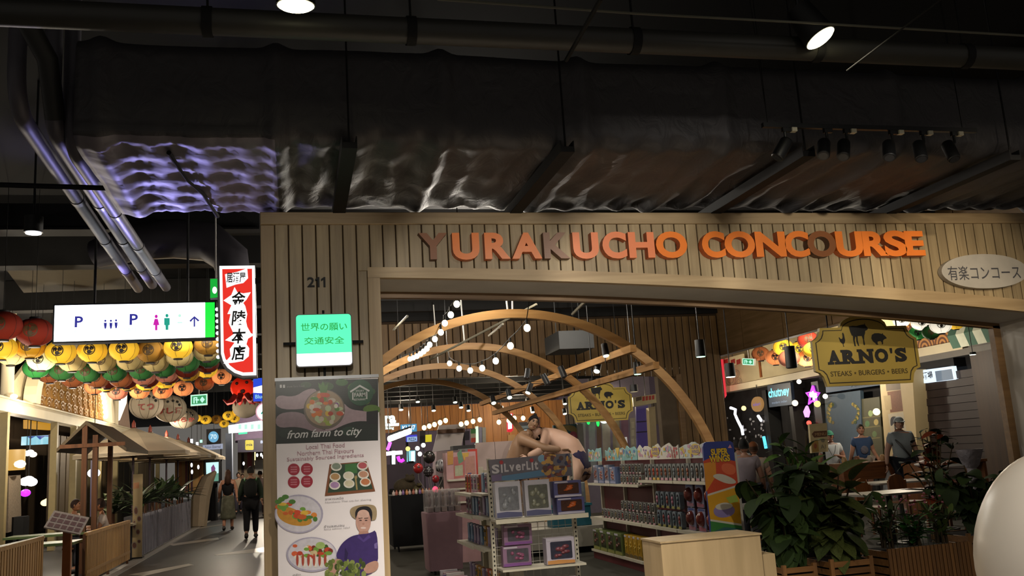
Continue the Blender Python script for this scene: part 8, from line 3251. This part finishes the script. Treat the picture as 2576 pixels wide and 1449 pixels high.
def person(label, loc, H, rz, pose=None, skin='#a87a60', hair='#15110f', top='#888888', bottom='#333333', shoe='#222222', fat=1.0, sleeve='short', legs='long', hat=None, long_hair=False, seated=False, group=None, name='person', cat='person', nude=False, female=False):
 J = dict(BASE)
 J.update(pose or {})
 s = H / 1.75
 o = T(name, label, cat, loc, group, rz)

 def P(k, dr=0.0, f=1.0):
  r = RAD[k]
  if k in ('pelvis', 'belly', 'chest'):
   r *= fat
  elif k not in ('tl', 'tr', 'al', 'ar'):
   r *= 1 + (fat - 1) * .55
  if female and k in ('chest', 'sl', 'sr', 'belly'):
   r *= .88
  p = J[k]
  return ((p[0] * s, p[1] * s, p[2] * s), (r * f + dr) * s)

 keys = ['pelvis', 'belly', 'chest', 'neck', 'nape', 'sl', 'el', 'wl', 'sr', 'er', 'wr', 'hl', 'kl', 'al', 'tl', 'hr', 'kr', 'ar', 'tr']
 ed = [('pelvis', 'belly'), ('belly', 'chest'), ('chest', 'neck'), ('neck', 'nape'), ('chest', 'sl'), ('sl', 'el'), ('el', 'wl'), ('chest', 'sr'), ('sr', 'er'), ('er', 'wr'),
    ('pelvis', 'hl'), ('hl', 'kl'), ('kl', 'al'), ('al', 'tl'), ('pelvis', 'hr'), ('hr', 'kr'), ('kr', 'ar'), ('ar', 'tr')]
 mb = MB()
 add_geo(mb, skin_geo({k: P(k) for k in keys}, ed, 'pelvis'))
 hd = Vector(J['head']) * s
 tilt = Vector(J['head']) - Vector(J['nape'])
 face = Vector(J.get('face', (0, -1, 0))).normalized()
 up = (tilt - face * tilt.dot(face)).normalized()
 rt = face.cross(up)
 rot = Matrix((rt, -face, up)).transposed()
 mb.ball(hd, (.076 * s, .096 * s, .112 * s), 16, 12, 0, rot)
 mb.ball(hd + (face * .035 - up * .065) * s, (.052 * s, .052 * s, .045 * s), 12, 8, 0, rot)
 mb.tube([hd + (face * .088 + up * .012) * s, hd + (face * .112 - up * .022) * s, hd + (face * .095 - up * .032) * s], [.008 * s, .015 * s, .012 * s], 8)
 for q in (-1, 1):
  mb.ball(hd + (rt * q * .077 - up * .005) * s, (.012 * s, .022 * s, .03 * s), 8, 6, 0, rot)
 for side in ('l', 'r'):
  w_ = Vector(J['w' + side]) * s
  fo = (Vector(J['w' + side]) - Vector(J['e' + side])).normalized()
  cv = (Vector((0, -1, 0)) - fo * fo.dot(Vector((0, -1, 0)))).normalized()
  sd = fo.cross(cv)
  hc_ = w_ + fo * .055 * s
  mb.ball(hc_, (.02 * s, .036 * s, .05 * s), 10, 7, 0, Matrix((sd, cv, -fo)).transposed())
  for k in range(4):
   b = w_ + (fo * .09 + cv * (.027 - .018 * k)) * s
   L = (.062, .072, .066, .05)[k] * s
   inn_ = sd * (1 if side == 'r' else -1) * -.3
   mb.tube([w_ + fo * .05 * s + cv * (.02 - .013 * k) * s, b, b + (fo + inn_ * .5) * L * .5, b + (fo * .8 + inn_ * 1.6) * L], [.009 * s, .0095 * s, .0085 * s, .006 * s], 6)
  mb.tube([w_ + fo * .03 * s + cv * .02 * s, w_ + (fo * .06 + cv * .055) * s, w_ + (fo * .1 + cv * .06) * s], [.011 * s, .0105 * s, .007 * s], 6)
 mb.build('body', mat('skin_' + skin[1:], skin, .55, scale=12, var=.05), o, w=False, ang=180)
 for q in (-1, 1):
  mb = MB()
  mb.ball(hd + (face * .087 + rt * q * .032 + up * .022) * s, (.014 * s, .008 * s, .008 * s), 8, 6, 0, rot)
  mb.build('eye', mat('eye_dark', '#1a1210', .3), o, w=False)
  mb = MB()
  mb.tube([hd + (face * .092 + rt * q * .016 + up * .042) * s, hd + (face * .084 + rt * q * .052 + up * .04) * s], .005 * s, 5)
  mb.build('eyebrow', mat('hair_' + hair[1:], hair, .7), o, w=False)
 mb = MB()
 mb.ball(hd + (face * .083 - up * .062) * s, (.024 * s, .01 * s, .007 * s), 8, 6, 0, rot)
 mb.build('mouth', mat('lips', '#7a3e38', .5), o, w=False)
 # hair
 mb = MB()
 hv = []
 nu, nv = 16, 8
 for i in range(nv + 1):
  for k in range(nu):
   ph = 2 * math.pi * k / nu
   front = max(0, math.cos(ph))
   lim = math.radians(112 - 62 * front)
   th = lim * i / nv
   q = Vector((.088 * math.sin(th) * math.sin(ph), -.107 * math.sin(th) * math.cos(ph) + .006, .127 * math.cos(th)))
   hv.append(hd + (rot @ q) * s)
 mb.v = [tuple(v) for v in hv]
 for i in range(nv):
  for k in range(nu):
   j = (k + 1) % nu
   mb.face([i * nu + k, (i + 1) * nu + k, (i + 1) * nu + j, i * nu + j])
 mb.face([nv * nu + k for k in range(nu)])
 if long_hair:
  mb.tube([hd + (-face * .05 + up * .02) * s, hd + (-face * .085 - up * .12) * s, hd + (-face * .10 - up * .26) * s, hd + (-face * .09 - up * .34) * s], [.085 * s, .10 * s, .09 * s, .03 * s], 10)
 if nude:
  mb.ball(hd + (up * .125 - face * .02) * s, .03 * s, 8, 6)
 mb.build('hair', mat('hair_' + hair[1:], hair, .7), o, w=False, ang=180)
 if hat:
  mb = MB()
  mb.ball(hd + up * .035 * s, (.090 * s, .110 * s, .095 * s), 16, 10, 0, rot)
  mb.v = [tuple(Vector(v)) if (Vector(v) - hd).dot(up) > .03 * s else tuple(Vector(v) - up * ((Vector(v) - hd).dot(up) - .03 * s)) for v in mb.v]
  br = []
  for k in range(9):
   a = math.pi * (k / 8 - .5)
   br.append((.085 * math.sin(a), .085 + .085 * math.cos(a)))
  b = len(mb.v)
  for t in (.035, .045):
   mb.v += [tuple(hd + (rt * u + face * v + up * (t - .25 * max(0, v - .085))) * s) for u, v in br]
  mb.face([b + i for i in range(9)])
  mb.face([b + 9 + i for i in range(9)][::-1])
  mb.build('cap', mat('cap_' + hat[1:], hat, .7), o, w=False)
 if nude:
  mb = MB()
  n_ = {k: P(k, .05) for k in ('pelvis', 'hl', 'hr')}
  n_['belly'] = ((J['belly'][0] * s, J['belly'][1] * s, (J['belly'][2] - .08) * s), P('pelvis', .02)[1])
  n_['hl'] = (tuple(Vector(P('hl')[0]) - Vector((0, 0, .02 * s))), P('hl')[1] * 1.02)
  n_['hr'] = (tuple(Vector(P('hr')[0]) - Vector((0, 0, .02 * s))), P('hr')[1] * 1.02)
  add_geo(mb, skin_geo(n_, [('pelvis', 'belly'), ('pelvis', 'hl'), ('pelvis', 'hr')], 'pelvis'))
  mb.build('belt', mat('mawashi', '#2a2440', .7), o, w=False, ang=180)
  return o
 # shirt
 mb = MB()
 ks = ['pelvis', 'belly', 'chest', 'sl', 'sr']
 n_ = {k: P(k, .022) for k in ks}
 n_['collar'] = (tuple(Vector(P('chest')[0]) * .35 + Vector(P('neck')[0]) * .65), RAD['neck'] * 1.5 * s)
 e_ = [('pelvis', 'belly'), ('belly', 'chest'), ('chest', 'sl'), ('chest', 'sr'), ('chest', 'collar')]
 if sleeve != 'none':
  for sd_ in 'lr':
   a, b = Vector(P('s' + sd_)[0]), Vector(P('e' + sd_)[0])
   t = .62 if sleeve == 'short' else 1.0
   n_['m' + sd_] = (tuple(a.lerp(b, t)), P('e' + sd_, .03)[1] * (1.15 if sleeve == 'short' else 1))
   e_.append(('s' + sd_, 'm' + sd_))
   if sleeve == 'long':
    n_['c' + sd_] = (tuple(b.lerp(Vector(P('w' + sd_)[0]), .92)), P('w' + sd_, .018)[1])
    e_.append(('m' + sd_, 'c' + sd_))
 add_geo(mb, skin_geo(n_, e_, 'chest'))
 mb.build('shirt', mat('shirt_' + top[1:], top, .8, scale=6, var=.1), o, w=False, ang=180)
 # trousers, shorts or skirt
 mb = MB()
 if legs == 'skirt':
  zk = .32
  pv_ = Vector(P('pelvis')[0])
  pr = []
  for k in range(9):
   t = k / 8
   pr.append((.215 * s * (.80 + .25 * t) * (1 if k else .9), (1.0 - (1.0 - zk) * t) * s))
  mb.lathe(pr[::-1], (pv_.x, pv_.y, 0), 18)
 else:
  n_ = {k: P(k, .02) for k in ('pelvis', 'hl', 'hr')}
  e_ = [('pelvis', 'hl'), ('pelvis', 'hr')]
  for sd_ in 'lr':
   a, b, c_ = [Vector(P(q + sd_)[0]) for q in 'hka']
   if legs == 'shorts':
    n_['x' + sd_] = (tuple(a.lerp(b, .9)), P('k' + sd_, .035)[1])
    e_.append(('h' + sd_, 'x' + sd_))
   else:
    n_['k' + sd_] = P('k' + sd_, .022)
    n_['x' + sd_] = (tuple(b.lerp(c_, .94)), P('a' + sd_, .025)[1])
    e_ += [('h' + sd_, 'k' + sd_), ('k' + sd_, 'x' + sd_)]
  add_geo(mb, skin_geo(n_, e_, 'pelvis'))
 mb.build({'skirt': 'skirt', 'shorts': 'shorts'}.get(legs, 'trousers'), mat('cloth_' + bottom[1:], bottom, .85, scale=9 if legs == 'skirt' else 5, var=.38 if legs == 'skirt' else .1), o, w=False, ang=180)
 for sd_ in 'lr':
  mb = MB()
  a, t = Vector(P('a' + sd_)[0]), Vector(P('t' + sd_)[0])
  mb.tube([a + Vector((0, .03, -.02)) * s, a + Vector((0, 0, -.035)) * s, t, t + (t - a).normalized() * .03 * s], [.045 * s, .05 * s, .045 * s, .02 * s], 10)
  z_ = min(v[2] for v in mb.v)
  mb.build('shoe', mat('shoe_' + shoe[1:], shoe, .6), o, w=False)
 return o


def walk(st=.16, sw=.10):
 """Mid-stride pose: one foot ahead, arms swung."""
 return dict(kl=(-.10, -.12 - st * .2, .50), al=(-.10, -st, .09), tl=(-.11, -st - .16, .045), kr=(.10, .02, .50), ar=(.10, st + .12, .13), tr=(.11, st - .02, .04), wl=(-.27, .10 + sw, .91), wr=(.27, -.12 - sw, .92))


def ground(px, py):
 p = atZ(px, py, 0)
 return (p.x, p.y, 0)


g = ground(574, 1334)
person('person seen from behind in black sleeveless top and patterned long skirt, walking away', g, 1.76, math.pi, walk(.12), '#9a6a50', '#3a2418', '#0d0c0e', '#6a6a58', '#1d1512', 1.0, 'none', 'skirt', None, True, female=True)
g = ground(632, 1354)
o = person('person from behind in a dark green jacket and black trousers with a backpack', g, 1.78, math.pi, walk(.14), '#8a6450', '#17110f', '#1f2a1e', '#0e0d10', '#16130f', 1.12, 'long', 'long', None)
mb = MB()
mb.ball((0, .21, 1.24), (.17, .12, .25), 14, 10)
mb.build('backpack', mat('backpack_black', '#121413', .8), o, w=False)
for x in (-.14, .14):
 mb = MB()
 mb.tube([(x, .18, 1.44), (x * 1.05, -.02, 1.50), (x * 1.05, -.17, 1.36), (x, -.1, 1.1)], .018, 6)
 mb.build('strap', mat('strap_green', '#3f7a44', .6), o, w=False)
for px, py, H, rz, tp, bt, lab in ((600, 1292, 1.68, .1, '#8a7a66', '#3a3640', 'person in a tan shirt far off between the walking couple'), (655, 1300, 1.7, 2.9, '#a08a88', '#4a3a3c', 'person in a pinkish shirt far off beside the pillar'), (610, 1288, 1.62, .3, '#c4c0c8', '#2a2830', 'person in a white shirt far off beyond the green jacket')):
 person(lab, ground(px, py), H, rz, walk(.1), '#9a7460', '#1a1412', tp, bt)
SEAT = dict(pelvis=(0, .05, .50), belly=(0, .04, .66), chest=(0, .02, .88), neck=(0, .0, 1.03), nape=(0, -.02, 1.10), head=(0, -.04, 1.195), sl=(-.17, .01, .96), sr=(.17, .01, .96), el=(-.24, -.06, .72), er=(.24, -.06, .72), wl=(-.17, -.28, .74), wr=(.17, -.28, .74),
   hl=(-.10, .0, .47), hr=(.10, 0, .47), kl=(-.12, -.42, .48), kr=(.12, -.42, .48), al=(-.12, -.40, .09), ar=(.12, -.40, .09), tl=(-.12, -.55, .035), tr=(.12, -.55, .035))
for px, Y, tp, lab in ((256, 19.0, '#b5a8a0', 'seated diner in a pale shirt with short brown hair behind the bamboo fence'), (186, 20.4, '#b0a090', 'seated diner in a cream shirt facing the other across the terrace table')):
 c = atY(px, 1300, Y)
 o = person(lab, (c.x, Y, 0), 1.75, -1.4 if px > 210 else 1.3, SEAT, '#8a5a3c', '#2a1810', tp, '#3a3a40')
 st = T('stool', 'plain wooden stool under the %s diner' % ('brown haired' if px > 210 else 'cream shirted'), 'stool', (c.x, Y, 0), 'stools of the terrace')
 mb = MB()
 mb.box(c.x - .17, Y - .17, .34, c.x + .17, Y + .17, .375)
 mb.build('seat', M_TEAK, st, smooth=False)
 for dx in (-.14, .14):
  for dy in (-.14, .14):
   mb = MB()
   mb.cyl((c.x + dx, Y + dy, 0), (c.x + dx, Y + dy, .34), .018, n=6)
   mb.build('leg', M_TEAK, st)
# the three people across the concourse
g = ground(2110, 1286)
o = person('person in green cap and white printed t-shirt walking behind the shrubs, hand raised', (g[0], g[1], 0), 1.74, -.45, dict(walk(.10), er=(.25, -.02, 1.14), wr=(.10, -.26, 1.20), el=(-.25, .04, 1.14)), '#a87a64', '#1c1512', '#d0d4d6', '#2a2c34', '#8a8a8a', 1.06, 'short', 'shorts', '#4f9a80')
mb = MB()
mb.tube([(-.09, -.12, 1.42), (-.05, -.17, 1.30), (.0, -.19, 1.18), (.06, -.17, 1.30), (.09, -.12, 1.42)], .006, 5)
mb.build('lanyard', M_DARK, o, w=False)
g = ground(2188, 1264)
o = person('person with short black hair in a blue t-shirt and pale shorts', (g[0], g[1], 0), 1.86, -.3, walk(.16), '#9c705a', '#121010', '#34486a', '#8a7c74', '#9a948c', 1.04, 'short', 'shorts')
mb = MB()
mb.ball((0, -.135, 1.25), (.09, .025, .10), 10, 8)
mb.build('shirt_print', mat('print_grey', '#6f6c78', .8, var=.3, scale=20), o, w=False)
g = ground(2292, 1290)
o = person('person in grey cap and grey t-shirt, dark shorts, black strap across, holding a plastic bag', (g[0], g[1], 0), 1.92, -.35, dict(walk(.10), wl=(-.31, .0, .88), el=(-.27, .03, 1.13)), '#a07a68', '#2a2422', '#7f878c', '#1c1e26', '#5a5a5c', 1.18, 'short', 'shorts', '#8a9294')
mb = MB()
mb.tube([(-.17, -.02, 1.52), (-.08, -.20, 1.36), (.06, -.23, 1.15), (.2, -.13, .98), (.24, .02, .96), (.1, .22, 1.1), (-.1, .2, 1.38), (-.17, -.02, 1.52)], .018, 6)
mb.build('strap', M_BLACK, o, w=False)
c = Vector(g)
rm = Matrix.Rotation(-.35, 4, 'Z')
hb_ = c + rm @ Vector((-.34, -.02, .82))
o = T('plastic_bag', 'clear shiny plastic bag hanging from the hand of the grey capped person', 'bag', hb_)
mb = MB()
mb.lathe([(.02, -.52), (.12, -.50), (.16, -.38), (.13, -.22), (.05, -.06), (.02, .05)], hb_, 14)
mb.build('bag_film', mat('clear_film', '#b5b8bc', .15, alpha=.45, var=0), o)
mb = MB()
mb.ball(hb_ + Vector((0, 0, -.36)), (.09, .09, .10), 10, 8)
mb.build('contents', mat('bag_content', '#8a9098', .3, var=.3, scale=30), o)
# people beside the tall end panel, seen from behind
for px, py, Y, H, tp, hr_, hat, lab in ((1868, 1095, 13.4, 1.66, '#8a8088', '#100e0e', None, 'person with black hair in a pale grey shirt, from behind, past the end panel'), (1893, 1108, 14.2, 1.60, '#7f7468', '#3a2414', '#6a3c1c', 'person in a brown cap and tan shirt past the end panel'), (1853, 1096, 15.5, 1.68, '#8a9094', '#1c1816', None, 'person in a white shirt mostly hidden by the end panel')):
 c = atY(px, py, Y)
 person(lab, (c.x, Y, 0), H, 2.6, None, '#8a6450', hr_, tp, '#2a2a30', hat=hat)
# wrestler figures on the plinth
gr = dict(pelvis=(0, .12, .86), belly=(0, -.02, 1.04), chest=(0, -.26, 1.22), neck=(0, -.42, 1.30), nape=(0, -.47, 1.33), head=(.0, -.56, 1.37), face=(.55, -.8, -.05),
    sl=(-.20, -.30, 1.27), el=(-.30, -.56, 1.14), wl=(-.16, -.78, 1.10), sr=(.20, -.30, 1.27), er=(.30, -.56, 1.14), wr=(.16, -.78, 1.10),
    hl=(-.16, .12, .80), kl=(-.28, -.12, .46), al=(-.28, .05, .09), tl=(-.32, -.12, .035), hr=(.16, .12, .80), kr=(.28, .0, .44), ar=(.28, .22, .09), tr=(.32, .06, .035))
c1, c2 = atY(1336, 1100, 15.7), atY(1412, 1100, 15.6)
person('sumo wrestler figure with black topknot, face and shoulders turned to the concourse', (c1.x - .22, 15.8, .421), 2.0, .9, dict(gr, chest=(0, -.10, 1.26), neck=(.02, -.20, 1.38), nape=(.02, -.22, 1.43), head=(.02, -.27, 1.53), face=(-.75, -.65, -.1), sl=(-.22, -.14, 1.30), sr=(.22, -.14, 1.30)), '#8a6a50', '#0f0d0d', fat=1.6, nude=True, name='wrestler_statue', cat='statue', group='sumo wrestler statues')
person('sumo wrestler figure bent forward with pale round back turned to the concourse', (c2.x + .12, 15.4, .421), 2.1, -2.2, dict(gr, chest=(0, -.22, 1.28), sl=(-.24, -.28, 1.26), sr=(.24, -.28, 1.26), el=(-.44, -.36, 1.06), wl=(-.40, -.60, 1.0), er=(.46, -.30, 1.05), wr=(.50, -.5, .98), head=(.0, -.52, 1.30), face=(.3, -.9, -.3)), '#b5917c', '#0f0d0d', fat=1.75, nude=True, name='wrestler_statue', cat='statue', group='sumo wrestler statues')
